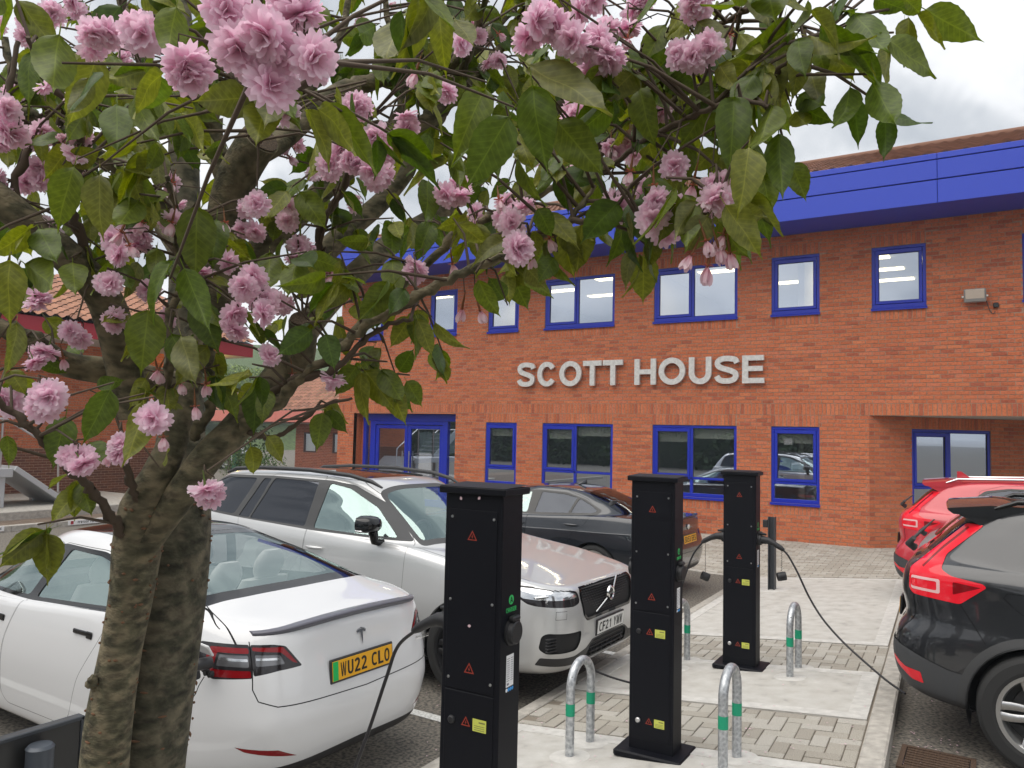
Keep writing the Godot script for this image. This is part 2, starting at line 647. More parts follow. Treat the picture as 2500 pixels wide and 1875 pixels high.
# ---------- brickwork ----------
func minus(r: Rect2, holes: Array) -> Array:
	var out := [r]
	for h in holes:
		var nx := []
		for q in out:
			if not q.intersects(h):
				nx.append(q)
				continue
			var i: Rect2 = q.intersection(h)
			if i.position.y > q.position.y + 0.004:
				nx.append(Rect2(q.position.x, q.position.y, q.size.x, i.position.y - q.position.y))
			if i.end.y < q.end.y - 0.004:
				nx.append(Rect2(q.position.x, i.end.y, q.size.x, q.end.y - i.end.y))
			if i.position.x > q.position.x + 0.004:
				nx.append(Rect2(q.position.x, i.position.y, i.position.x - q.position.x, i.size.y))
			if i.end.x < q.end.x - 0.004:
				nx.append(Rect2(i.end.x, i.position.y, q.end.x - i.end.x, i.size.y))
		out = nx
	return out

func brick_at(b: MB, t: Transform3D, r: Rect2, out: float) -> void:
	var x0 := r.position.x
	var x1 := r.end.x
	var y0 := r.position.y
	var y1 := r.end.y
	var e := 0.0025
	var f := [t * Vector3(x0 + e, y0 + e, out), t * Vector3(x1 - e, y0 + e, out), t * Vector3(x1 - e, y1 - e, out), t * Vector3(x0 + e, y1 - e, out)]
	var k := [t * Vector3(x0, y0, -0.02), t * Vector3(x1, y0, -0.02), t * Vector3(x1, y1, -0.02), t * Vector3(x0, y1, -0.02)]
	b.quad(f[0], f[1], f[2], f[3])
	for i in 4:
		b.quad(k[i], k[(i + 1) % 4], f[(i + 1) % 4], f[i])

# a wall in the plane of t (x along, y up, z out): running bond with holes and soldier courses; `near` says which bricks become parts
func brick_wall(parent: Node, t: Transform3D, area: Rect2, holes: Array, soldiers: Array, near: Callable, tones: Array = BRICKS, most := 300, course_from := 2.72) -> void:
	var seats := []
	var cut := holes + soldiers
	var n0 := int(floor((area.position.y - course_from) / 0.075))
	var n1 := int(ceil((area.end.y - course_from) / 0.075))
	for n in range(n0, n1 + 1):
		var y := course_from + n * 0.075
		var x := floorf(area.position.x / 0.225) * 0.225 - (0.1125 if posmod(n, 2) else 0.0)
		while x < area.end.x:
			var r := Rect2(x + 0.005, y + 0.005, 0.215, 0.065).intersection(area)
			if r.has_area() and r.size.x > 0.02 and r.size.y > 0.02:
				for q in minus(r, cut):
					if q.size.x > 0.02 and q.size.y > 0.02:
						seats.append(q)
			x += 0.225
	for s in soldiers:
		var x: float = s.position.x
		while x < s.end.x - 0.02:
			for q in minus(Rect2(x + 0.005, s.position.y + 0.005, minf(0.065, s.end.x - x - 0.005), s.size.y - 0.01), holes):
				if q.size.x > 0.02 and q.size.y > 0.02:
					seats.append(q)
			x += 0.075
	var rest := MB.new()
	var own := 0
	for q in seats:
		var k := rng.randi() % tones.size()
		if rng.randf() < 0.35:
			k = 0
		var out := rng.randf_range(-0.0015, 0.002)
		if own < most and near.call(q):
			var b := MB.new()
			brick_at(b, t, q, out)
			obj("brick", b, M["brick_%d" % k] if tones == BRICKS else M.brick, parent)
			own += 1
		else:
			rest.col = tones[k] * rng.randf_range(0.93, 1.06)
			brick_at(rest, t, q, out)
	var o := obj("brickwork", rest, M.brick, parent)
	o.set_meta("kind", "stuff")
	var mo := MB.new()
	for q in minus(area, holes):
		mo.quad(t * Vector3(q.position.x, q.position.y, -0.006), t * Vector3(q.end.x, q.position.y, -0.006), t * Vector3(q.end.x, q.end.y, -0.006), t * Vector3(q.position.x, q.end.y, -0.006))
	for h in holes:   # reveals
		var a: Vector2 = h.position
		var e: Vector2 = h.end
		var d := -0.12
		mo.quad(t * Vector3(a.x, a.y, -0.006), t * Vector3(a.x, a.y, d), t * Vector3(a.x, e.y, d), t * Vector3(a.x, e.y, -0.006))
		mo.quad(t * Vector3(e.x, a.y, d), t * Vector3(e.x, a.y, -0.006), t * Vector3(e.x, e.y, -0.006), t * Vector3(e.x, e.y, d))
		mo.quad(t * Vector3(a.x, e.y, -0.006), t * Vector3(a.x, e.y, d), t * Vector3(e.x, e.y, d), t * Vector3(e.x, e.y, -0.006))
	obj("mortar", mo, M.mortar, parent)

func bar(b: MB, t: Transform3D, x0: float, x1: float, y0: float, y1: float, z0: float, z1: float, bev := 0.006) -> void:
	b.bbox(t * at((x0 + x1) / 2, (y0 + y1) / 2, (z0 + z1) / 2), Vector3(x1 - x0, y1 - y0, z1 - z0), bev)

func pane(t: Transform3D, x0: float, x1: float, y0: float, y1: float, z: float) -> MB:
	var b := MB.new()
	b.quad(t * Vector3(x0, y0, z), t * Vector3(x1, y0, z), t * Vector3(x1, y1, z), t * Vector3(x0, y1, z))
	return b

# kind: "single", "double"; low = a second light under a transom
func office_window(parent: Node, t: Transform3D, r: Rect2, kind: String, low: bool, blind := 0.0, label := "") -> void:
	var w := node("window", parent)
	if label != "":
		w.set_meta("label", label)
	var x0 := r.position.x
	var x1 := r.end.x
	var y0 := r.position.y
	var y1 := r.end.y
	var f := MB.new()
	var zb := -0.1
	var zf := -0.022
	bar(f, t, x0, x1, y1 - 0.06, y1, zb, zf)
	bar(f, t, x0, x1, y0, y0 + 0.075, zb, zf)
	bar(f, t, x0, x0 + 0.06, y0 + 0.075, y1 - 0.06, zb, zf)
	bar(f, t, x1 - 0.06, x1, y0 + 0.075, y1 - 0.06, zb, zf)
	var lo := y0 + 0.075
	if low:
		bar(f, t, x0 + 0.06, x1 - 0.06, y0 + 0.36, y0 + 0.41, zb, zf)
		lo = y0 + 0.41
	var lights := [[x0 + 0.06, x1 - 0.06]]
	if kind == "double":
		var xm := x0 + 0.46 * (x1 - x0)
		bar(f, t, xm, xm + 0.06, y0 + 0.075, y1 - 0.06, zb, zf)
		lights = [[x0 + 0.06, xm], [xm + 0.06, x1 - 0.06]]
	obj("frame", f, M.blue_frame, w)
	var i := 0
	for l in lights:
		var g := 0.0
		if i == 0:   # the opening casement has its own sash
			var s := MB.new()
			g = 0.058
			bar(s, t, l[0] + 0.004, l[1] - 0.004, y1 - 0.06 - g - 0.02, y1 - 0.064, zb + 0.01, zf + 0.012)
			bar(s, t, l[0] + 0.004, l[1] - 0.004, lo + 0.004, lo + g, zb + 0.01, zf + 0.012)
			bar(s, t, l[0] + 0.004, l[0] + g, lo + g, y1 - 0.08 - g, zb + 0.01, zf + 0.012)
			bar(s, t, l[1] - g, l[1] - 0.004, lo + g, y1 - 0.08 - g, zb + 0.01, zf + 0.012)
			obj("casement", s, M.blue_frame, w)
			var v := MB.new()
			var mx: float = (l[0] + l[1]) / 2
			var hw: float = minf(0.2, (l[1] - l[0]) * 0.32)
			bar(v, t, mx - hw, mx + hw, y1 - 0.052, y1 - 0.036, zf, zf + 0.016, 0.004)
			obj("trickle_vent", v, M.blue_frame, w)
		var gap := MB.new()   # black gasket round the glass
		var gx0: float = l[0] + g
		var gx1: float = l[1] - g
		var gy0 := lo + g
		var gy1 := y1 - 0.06 - (g + 0.02 if g > 0.0 else 0.0)
		for q in [[gx0, gx1, gy0, gy0 + 0.008], [gx0, gx1, gy1 - 0.008, gy1], [gx0, gx0 + 0.008, gy0 + 0.008, gy1 - 0.008], [gx1 - 0.008, gx1, gy0 + 0.008, gy1 - 0.008]]:
			bar(gap, t, q[0], q[1], q[2], q[3], -0.062, -0.036, 0.002)
		obj("gasket", gap, M.black_rubber, w)
		obj("pane", pane(t, gx0, gx1, gy0, gy1, -0.05), M.glass, w)
		if low:
			obj("pane", pane(t, l[0], l[1], y0 + 0.075, y0 + 0.36, -0.05), M.glass, w)
		if blind > 0.0:
			var bl := MB.new()
			bar(bl, t, gx0 - 0.02, gx1 + 0.02, gy1 - blind, gy1 + 0.03, -0.16, -0.155, 0.001)
			bar(bl, t, gx0 - 0.02, gx1 + 0.02, gy1 - blind - 0.02, gy1 - blind, -0.165, -0.15, 0.004)
			obj("blind", bl, M.blind, w)
		i += 1
	var sl := MB.new()
	bar(sl, t, x0 - 0.015, x1 + 0.015, y0 - 0.022, y0 - 0.002, -0.08, 0.042, 0.006)
	bar(sl, t, x0 - 0.015, x1 + 0.015, y0 - 0.05, y0 - 0.022, 0.028, 0.042, 0.004)
	obj("sill", sl, M.blue_frame, w)

func build_office() -> void:
	var bd := thing("office_building", "two-storey red brick office with blue windows and deep blue fascia", "building", Vector3(0, 0, FZ))
	var T := Transform3D.IDENTITY
	var up := [[-14.9, -14.05, "single"], [-12.45, -11.58, "single"], [-10.62, -9.73, "single"], [-9.0, -7.2, "double"], [-6.26, -4.44, "double"], [-3.755, -2.84, "single"], [-1.91, -1.0, "single"], [0.47, 1.38, "single"]]
	var lo := [[-10.615, -9.72, "single"], [-9.01, -7.2, "double"], [-6.265, -4.445, "double"], [-3.76, -2.85, "single"]]
	var holes := []
	var sold := [Rect2(-15.62, 2.72, 19.2, 0.225)]
	for w in up:
		holes.append(Rect2(w[0], 4.73, w[1] - w[0], 1.165))
		sold.append(Rect2(w[0], 4.505, w[1] - w[0], 0.225))
		sold.append(Rect2(w[0], 5.895, w[1] - w[0], 0.225))
	for w in lo:
		holes.append(Rect2(w[0], 0.995, w[1] - w[0], 1.495))
		sold.append(Rect2(w[0], 0.77, w[1] - w[0], 0.225))
		sold.append(Rect2(w[0], 2.49, w[1] - w[0], 0.23))
	var door := Rect2(-15.02, 0.0, 3.48, 2.69)
	var under := Rect2(-1.97, -0.2, 6.0, 2.92)
	var wall := node("front_wall", bd)
	brick_wall(wall, T, Rect2(-15.62, 0.0, 19.2, 6.34), holes + [door, under], sold, func(q): return q.position.x > -4.4 and q.position.x < 0.1 and q.position.y < 2.2)
	# chamfered wall under the overhang
	var w45 := node("recessed_wall", bd)
	var t45 := Transform3D(Basis(Vector3.UP, PI / 4), Vector3(-1.97, 0, 0))
	brick_wall(w45, t45, Rect2(0.004, -0.1, 4.6, 2.82), [Rect2(0.93, 0.995, 1.8, 1.495)], [Rect2(0.93, 0.77, 1.8, 0.225), Rect2(0.93, 2.49, 1.8, 0.23)], func(_q): return false)
	office_window(bd, t45, Rect2(0.93, 0.995, 1.8, 1.495), "double", true, 0.12)
	var sf := MB.new()
	sf.bx(Vector3(0.8, 2.735, -2.1), Vector3(5.55, 0.026, 4.15))
	obj("overhang_soffit", sf, M.soffit, bd)
	for w in up:
		office_window(bd, T, Rect2(w[0], 4.73, w[1] - w[0], 1.165), w[2], false)
	for w in lo:
		office_window(bd, T, Rect2(w[0], 0.995, w[1] - w[0], 1.495), w[2], true, 0.2 if w[2] == "double" else 0.17)
	var note := MB.new()
	note.bx(Vector3(-3.45, 2.2, -0.075), Vector3(0.16, 0.13, 0.004))
	obj("window_notice", note, M.paper, bd)
	office_door(bd)
	# the shell behind: side walls, floors, ceilings, back wall
	var sh := MB.new()
	sh.bx(Vector3(-15.55, 3.1, -4.3), Vector3(0.14, 6.3, 8.2))
	sh.bx(Vector3(3.5, 4.6, -4.3), Vector3(0.14, 3.4, 8.2))
	sh.bx(Vector3(-6.0, 3.1, -8.3), Vector3(19.0, 6.4, 0.14))
	for x in [-11.2, -6.7, -3.3]:
		sh.bx(Vector3(x, 3.1, -4.4), Vector3(0.12, 6.0, 7.6))
	obj("inner_wall", sh, M.room_wall, bd)
	var fl := MB.new()
	fl.bx(Vector3(-6.0, 0.22, -4.3), Vector3(18.9, 0.06, 8.0))
	fl.bx(Vector3(-6.0, 3.3, -4.3), Vector3(18.9, 0.06, 8.0))
	obj("floor_slab", fl, M.room_floor, bd)
	var ce := MB.new()
	ce.bx(Vector3(-8.65, 2.85, -4.4), Vector3(13.3, 0.04, 7.9))
	ce.bx(Vector3(-6.0, 6.1, -4.3), Vector3(18.9, 0.04, 8.0))
	obj("inner_ceiling", ce, M.room_ceiling, bd)
	var lm := mat("lamp_panel", Color(1, 1, 1), 0.5)
	lm.emission_enabled = true
	lm.emission = Color(1.0, 0.93, 0.72)
	lm.emission_energy_multiplier = 2.6
	for q in [[-13.6, -1.6], [-9.9, -2.2], [-7.7, -1.3], [-8.9, -3.3], [-5.2, -1.6], [-4.3, -3.6], [-2.35, -1.7], [-2.2, -3.0], [-2.1, -4.3], [-0.6, -2.2]]:
		var lp := MB.new()
		lp.bx(Vector3(q[0], 6.07, q[1]), Vector3(1.15, 0.02, 0.28))
		obj("ceiling_light", lp, lm, bd)
		var al := AreaLight3D.new()
		al.name = "ceiling_lamp"
		al.area_size = Vector2(1.15, 0.28)
		al.light_energy = 0.8
		al.light_color = Color(1.0, 0.93, 0.75)
		al.position = Vector3(q[0], 6.05, q[1])
		al.rotation_degrees = Vector3(-90, 0, 0)
		al.shadow_enabled = true
		bd.add_child(al, true)
	# blue eaves: soffit, three fascia strips with open joints, flashing
	var so := MB.new()
	so.bx(Vector3(-6.05, 6.35, 0.5), Vector3(19.3, 0.05, 1.02))
	obj("eaves_soffit", so, M.blue_fascia, bd)
	for q in [[6.322, 6.722], [6.742, 7.072], [7.09, 7.19]]:
		var x := -15.75
		while x < 3.5:
			var b := MB.new()
			b.bbox(at(x + 1.5, (q[0] + q[1]) / 2, 1.03), Vector3(2.994, q[1] - q[0], 0.04), 0.006)
			obj("fascia_panel", b, M.blue_fascia, bd)
			x += 3.0
	var bk := MB.new()
	bk.bx(Vector3(-6.05, 6.76, 0.98), Vector3(19.2, 0.84, 0.04))
	bk.bx(Vector3(-15.7, 6.76, -3.2), Vector3(0.04, 0.84, 8.3))
	obj("fascia_backing", bk, M.dark_metal, bd)
	# pantiled roof
	var rf := node("roof", bd)
	var deck := MB.new()
	deck.quad(Vector3(-15.7, 7.13, 1.0), Vector3(3.6, 7.13, 1.0), Vector3(3.6, 9.75, -6.0), Vector3(-15.7, 9.75, -6.0))
	deck.quad(Vector3(3.6, 6.4, -13.0), Vector3(-15.7, 6.4, -13.0), Vector3(-15.7, 9.75, -6.0), Vector3(3.6, 9.75, -6.0))
	obj("roof_deck", deck, M.dark_metal, rf)
	var tl := MB.new()
	var dirv := Vector3(0, 2.6, -7.0)
	var len := dirv.length()
	dirv /= len
	var nrm := Vector3(0, 7.0, 2.6).normalized()
	for i in int(len / 0.31):
		var x := -15.7
		while x < 3.5:
			tl.col = Color(0.21, 0.105, 0.07) * rng.randf_range(0.75, 1.2)
			var o := Vector3(x, 7.16, 0.98) + dirv * (i * 0.31)
			var rows := []
			for e in 2:
				var r := PackedVector3Array()
				for k in 7:
					var a := k / 6.0
					var hgt := 0.028 * sin(a * TAU) + 0.03
					r.append(o + Vector3(a * 0.3, 0, 0) + dirv * (0.33 * e) + nrm * (hgt + (0.025 if e == 0 else 0.0)))
				rows.append(r)
			tl.loft(rows)
			for k in 6:
				tl.quad(rows[0][k] - nrm * 0.02, rows[0][k + 1] - nrm * 0.02, rows[0][k + 1], rows[0][k])
			x += 0.3
	var to := obj("roof_tiles", tl, M.roof_tile, rf)
	to.set_meta("kind", "stuff")
	var rd := MB.new()
	rd.col = Color(0.2, 0.1, 0.065)
	rd.tube(PackedVector3Array([Vector3(-15.8, 9.76, -6.0), Vector3(3.7, 9.76, -6.0)]), [0.12], 10)
	obj("ridge", rd, M.roof_tile, rf)
	# raised lettering
	var sg := thing("raised_lettering", "large brushed metal letters reading SCOTT HOUSE on the brick front", "sign", Vector3(-6.8, 3.354, FZ))
	var word := "SCOTTHOUSE"
	var xs := [[-9.672, -9.205], [-9.12, -8.615], [-8.53, -7.965], [-7.92, -7.455], [-7.42, -6.94], [-6.66, -6.165], [-6.1, -5.51], [-5.43, -4.948], [-4.88, -4.385], [-4.312, -3.872]]
	for i in word.length():
		var c := word[i]
		var b := MB.new()
		var wd: float = xs[i][1] - xs[i][0]
		for p in letter(c, wd, 0.566):
			b.plate(p, 0.06, at(xs[i][0] + 6.8, 0, 0.1))
		var o := obj("letter_" + c.to_lower(), b, M.letter_steel, sg)
		o.set_meta("label", "metal letter " + c)
		var st := MB.new()
		for sx in [0.25, 0.75]:
			st.bx(Vector3(xs[i][0] + 6.8 + wd * sx, 0.04 if c != "C" else 0.05, 0.018), Vector3(0.012, 0.012, 0.046))
		obj("standoff", st, M.steel, sg)

# sans-serif capitals drawn in a w x h box, as outlines that may be triangulated (ring-shaped ones come in two halves)
func letter(c: String, w: float, h: float) -> Array:
	var s := 0.118
	var out := []
	match c:
		"T":
			out.append(PackedVector2Array([Vector2(0, h), Vector2(0, h - s), Vector2(w / 2 - s / 2, h - s), Vector2(w / 2 - s / 2, 0), Vector2(w / 2 + s / 2, 0), Vector2(w / 2 + s / 2, h - s), Vector2(w, h - s), Vector2(w, h)]))
		"H":
			var m := h / 2
			out.append(PackedVector2Array([Vector2(0, 0), Vector2(s, 0), Vector2(s, m - s * 0.45), Vector2(w - s, m - s * 0.45), Vector2(w - s, 0), Vector2(w, 0), Vector2(w, h), Vector2(w - s, h), Vector2(w - s, m + s * 0.45), Vector2(s, m + s * 0.45), Vector2(s, h), Vector2(0, h)]))
		"E":
			var m := h * 0.52
			out.append(PackedVector2Array([Vector2(0, 0), Vector2(w, 0), Vector2(w, s * 0.9), Vector2(s, s * 0.9), Vector2(s, m - s * 0.42), Vector2(w * 0.93, m - s * 0.42), Vector2(w * 0.93, m + s * 0.45), Vector2(s, m + s * 0.45), Vector2(s, h - s * 0.9), Vector2(w * 0.98, h - s * 0.9), Vector2(w * 0.98, h), Vector2(0, h)]))
		"O", "C":
			var o := PackedVector2Array()
			var a0 := 0.0 if c == "O" else 0.62
			var halves := [[-PI / 2, PI / 2], [PI / 2, PI * 1.5]] if c == "O" else [[a0, TAU - a0]]
			for q in halves:
				var p := PackedVector2Array()
				var n := 26
				for i in n + 1:
					var a := lerpf(q[0], q[1], float(i) / n)
					p.append(Vector2(w / 2, h / 2) + Vector2(cos(a) * (w / 2), sin(a) * (h / 2 + 0.008)))
				for i in n + 1:
					var a := lerpf(q[1], q[0], float(i) / n)
					p.append(Vector2(w / 2, h / 2) + Vector2(cos(a) * (w / 2 - s), sin(a) * (h / 2 - s * 0.93)))
				out.append(p)
		"U":
			var p := PackedVector2Array([Vector2(0, h)])
			var ry := w * 0.48
			for i in 21:
				var a := lerpf(PI, TAU, i / 20.0)
				p.append(Vector2(w / 2 + cos(a) * w / 2, ry - 0.006 + sin(a) * ry))
			p.append(Vector2(w, h))
			p.append(Vector2(w - s, h))
			for i in 21:
				var a := lerpf(TAU, PI, i / 20.0)
				p.append(Vector2(w / 2 + cos(a) * (w / 2 - s), ry + sin(a) * (ry - s * 0.95)))
			p.append(Vector2(s, h))
			out.append(p)
		"S":
			# the spine as a smooth stroke of constant width
			var pts := [Vector2(0.93, 0.745), Vector2(0.86, 0.86), Vector2(0.7, 0.9), Vector2(0.5, 0.915), Vector2(0.3, 0.895), Vector2(0.155, 0.82), Vector2(0.125, 0.71), Vector2(0.21, 0.605), Vector2(0.42, 0.535), Vector2(0.66, 0.47), Vector2(0.85, 0.38), Vector2(0.885, 0.265), Vector2(0.81, 0.155), Vector2(0.64, 0.1), Vector2(0.47, 0.09), Vector2(0.29, 0.11), Vector2(0.16, 0.17), Vector2(0.09, 0.275)]
			var cv := Curve2D.new()
			for i in pts.size():
				var a: Vector2 = pts[maxi(i - 1, 0)] * Vector2(w, h)
				var b: Vector2 = pts[mini(i + 1, pts.size() - 1)] * Vector2(w, h)
				cv.add_point(pts[i] * Vector2(w, h), -(b - a) / 6.0, (b - a) / 6.0)
			var ln := cv.tessellate(4, 3.0)
			var l := PackedVector2Array()
			var r := PackedVector2Array()
			for i in ln.size():
				var d := (ln[mini(i + 1, ln.size() - 1)] - ln[maxi(i - 1, 0)]).normalized()
				var o := Vector2(-d.y, d.x) * s * 0.475
				l.append(ln[i] + o)
				r.append(ln[i] - o)
			r.reverse()
			l.append_array(r)
			out.append(l)
	return out

func office_door(bd: Node3D) -> void:
	var T := Transform3D.IDENTITY
	var ent := node("entrance", bd)
	var f := MB.new()
	var z0 := -0.34
	var z1 := -0.22
	bar(f, T, -14.86, -11.54, 2.5, 2.69, z0, z1 + 0.02)
	for q in [[-14.86, -14.76], [-14.6, -14.42], [-12.12, -11.95], [-11.7, -11.54]]:
		bar(f, T, q[0], q[1], 0.26, 2.5, z0, z1)
	bar(f, T, -14.42, -12.12, 2.4, 2.5, z0, z1)
	obj("frame", f, M.blue_frame, ent)
	for q in [[-14.42, -13.3], [-13.29, -12.12]]:
		var d := node("door_leaf", ent)
		var s := MB.new()
		bar(s, T, q[0], q[0] + 0.1, 0.28, 2.39, -0.31, -0.25)
		bar(s, T, q[1] - 0.1, q[1], 0.28, 2.39, -0.31, -0.25)
		bar(s, T, q[0] + 0.1, q[1] - 0.1, 2.29, 2.39, -0.31, -0.25)
		bar(s, T, q[0] + 0.1, q[1] - 0.1, 0.28, 0.46, -0.31, -0.25)
		obj("frame", s, M.blue_frame, d)
		obj("pane", pane(T, q[0] + 0.1, q[1] - 0.1, 0.46, 2.29, -0.28), M.glass, d)
		var hx: float = -13.42 if q[0] < -14 else -13.19
		var h := MB.new()
		h.tube(PackedVector3Array([Vector3(hx, 0.75, -0.2), Vector3(hx, 1.7, -0.2)]), [0.016], 8)
		for y in [0.85, 1.62]:
			h.tube(PackedVector3Array([Vector3(hx, y, -0.2), Vector3(hx, y, -0.25)]), [0.009], 6)
		obj("pull_handle", h, M.steel, d)
	for q in [[-14.76, -14.6], [-11.95, -11.7]]:
		obj("sidelight", pane(T, q[0], q[1], 0.3, 2.5, -0.28), M.glass, ent)
	var nt := MB.new()
	nt.bx(Vector3(-12.72, 1.42, -0.3), Vector3(0.42, 0.5, 0.004))
	nt.bx(Vector3(-12.75, 1.0, -0.3), Vector3(0.36, 0.2, 0.004))
	obj("door_notice", nt, M.paper, ent)
	var rv := MB.new()   # brick piers beside the door
	for q in [-15.02, -11.535]:
		rv.quad(Vector3(q, 0, 0.0), Vector3(q, 0, -0.34), Vector3(q, 2.69, -0.34), Vector3(q, 2.69, 0.0))
	rv.quad(Vector3(-15.02, 0.1, -0.33), Vector3(-14.85, 0.1, -0.33), Vector3(-14.85, 2.69, -0.33), Vector3(-15.02, 2.69, -0.33))
	rv.col = BRICKS[0]
	obj("reveal", rv, M["brick_0"], ent)
	var lt := thing("wall_light", "small white bulkhead light on the brick above the blue entrance", "light", Vector3(-13.35, 2.98, FZ + 0.04))
	var b := MB.new()
	b.bbox(at(0, 0.08, 0), Vector3(0.32, 0.13, 0.08), 0.03)
	obj("housing", b, M.white_plastic, lt)
	var fl := thing("floodlight", "old floodlight with pale lens on the upper brick wall", "floodlight", Vector3(-0.24, 4.73, FZ))
	b = MB.new()
	b.bbox(Transform3D(Basis(Vector3.RIGHT, 0.25), Vector3(0, 0.11, 0.12)), Vector3(0.34, 0.24, 0.1), 0.02)
	obj("housing", b, M.grey_plastic, fl)
	b = MB.new()
	b.bbox(Transform3D(Basis(Vector3.RIGHT, 0.25), Vector3(0, 0.128, 0.172)), Vector3(0.29, 0.165, 0.012), 0.004)
	obj("lens", b, mat("flood_lens", lin(0.55, 0.48, 0.4), 0.25), fl)
	b = MB.new()
	b.bx(Vector3(0, 0.1, 0.035), Vector3(0.04, 0.06, 0.07))
	b.bx(Vector3(-0.185, 0.1, 0.1), Vector3(0.03, 0.03, 0.03))
	b.bx(Vector3(0.185, 0.1, 0.1), Vector3(0.03, 0.03, 0.03))
	obj("bracket", b, M.white_plastic, fl)
	var jb := thing("junction_box", "small black junction box with cable beside the floodlight", "junction box", Vector3(0.07, 4.66, FZ))
	b = MB.new()
	b.bbox(at(0, 0, 0.03), Vector3(0.085, 0.085, 0.06), 0.012)
	obj("box", b, M.dark_plastic, jb)
	b = MB.new()
	var pts := PackedVector3Array()
	for i in 9:
		var a := i / 8.0
		pts.append(Vector3(lerpf(-0.14, -0.01, a), 0.09 - 0.17 * sin(a * PI * 0.8) - 0.1 * a, 0.03))
	b.tube(pts, [0.007], 6)
	obj("cable", b, M.dark_plastic, jb)


# ---------- cars ----------
# A car body is a skin through closed rings seen in plan (front centre, along one side, rear centre), laid one above the other
# from the sill to the roof. Panels, glass and lamps are cut out of the skin along outlines drawn in a side (S), rear (R), front (F) or top (T) view.

func look(tab: Array, x: float) -> float:
	if x <= tab[0][0]:
		return tab[0][1]
	for i in tab.size() - 1:
		if x <= tab[i + 1][0]:
			var t: float = (x - tab[i][0]) / (tab[i + 1][0] - tab[i][0])
			var p0: float = tab[maxi(i - 1, 0)][1]
			var p3: float = tab[mini(i + 2, tab.size() - 1)][1]
			var m1: float = (tab[i + 1][1] - p0) * 0.5
			var m2: float = (p3 - tab[i][1]) * 0.5
			if i == 0:
				m1 = tab[1][1] - tab[0][1]
			if i == tab.size() - 2:
				m2 = tab[i + 1][1] - tab[i][1]
			# limit the slopes so that a table never overshoots
			var dd: float = tab[i + 1][1] - tab[i][1]
			m1 = clampf(m1, -3.0 * absf(dd), 3.0 * absf(dd))
			m2 = clampf(m2, -3.0 * absf(dd), 3.0 * absf(dd))
			var t2 := t * t
			var t3 := t2 * t
			return (2 * t3 - 3 * t2 + 1) * tab[i][1] + (t3 - 2 * t2 + t) * m1 + (-2 * t3 + 3 * t2) * tab[i + 1][1] + (t3 - t2) * m2
	return tab[tab.size() - 1][1]

func ring(r: Dictionary, nu: int) -> PackedVector3Array:
	var raw := PackedVector3Array()
	var n := 260
	var xm: float = (r.xf + r.xr) * 0.5
	var arc := PackedFloat32Array([0.0])
	for i in n + 1:
		var th := PI * i / n
		var e: float = r.ef if th < PI / 2 else r.er
		var cx := absf(cos(th)) ** (2.0 / e)
		var sz := absf(sin(th)) ** (2.0 / e)
		var x: float = xm + ((r.xf - xm) * cx if th < PI / 2 else (r.xr - xm) * cx)
		var z: float = look(r.w, x) * sz
		var y: float = look(r.y, x)
		if r.has("yz"):
			y -= r.yz * (z / look(r.w, x)) ** 2 * (1.0 - smoothstep(0.0, 0.5, minf(x - r.xr, r.xf - x)))
		raw.append(Vector3(x, y, z))
		if i > 0:
			arc.append(arc[i - 1] + raw[i].distance_to(raw[i - 1]))
	var out := PackedVector3Array()
	var k := 0
	for i in nu + 1:
		var s := arc[n] * i / nu
		while k < n - 1 and arc[k + 1] < s:
			k += 1
		var t := clampf((s - arc[k]) / maxf(arc[k + 1] - arc[k], 1e-7), 0.0, 1.0)
		out.append(raw[k].lerp(raw[k + 1], t))
	out[0].z = 0.0
	out[nu].z = 0.0
	return out

func cat(a: Vector3, b: Vector3, c: Vector3, d: Vector3, t: float) -> Vector3:
	return 0.5 * (2.0 * b + (c - a) * t + (2.0 * a - 5.0 * b + 4.0 * c - d) * t * t + (3.0 * b - a - 3.0 * c + d) * t * t * t)

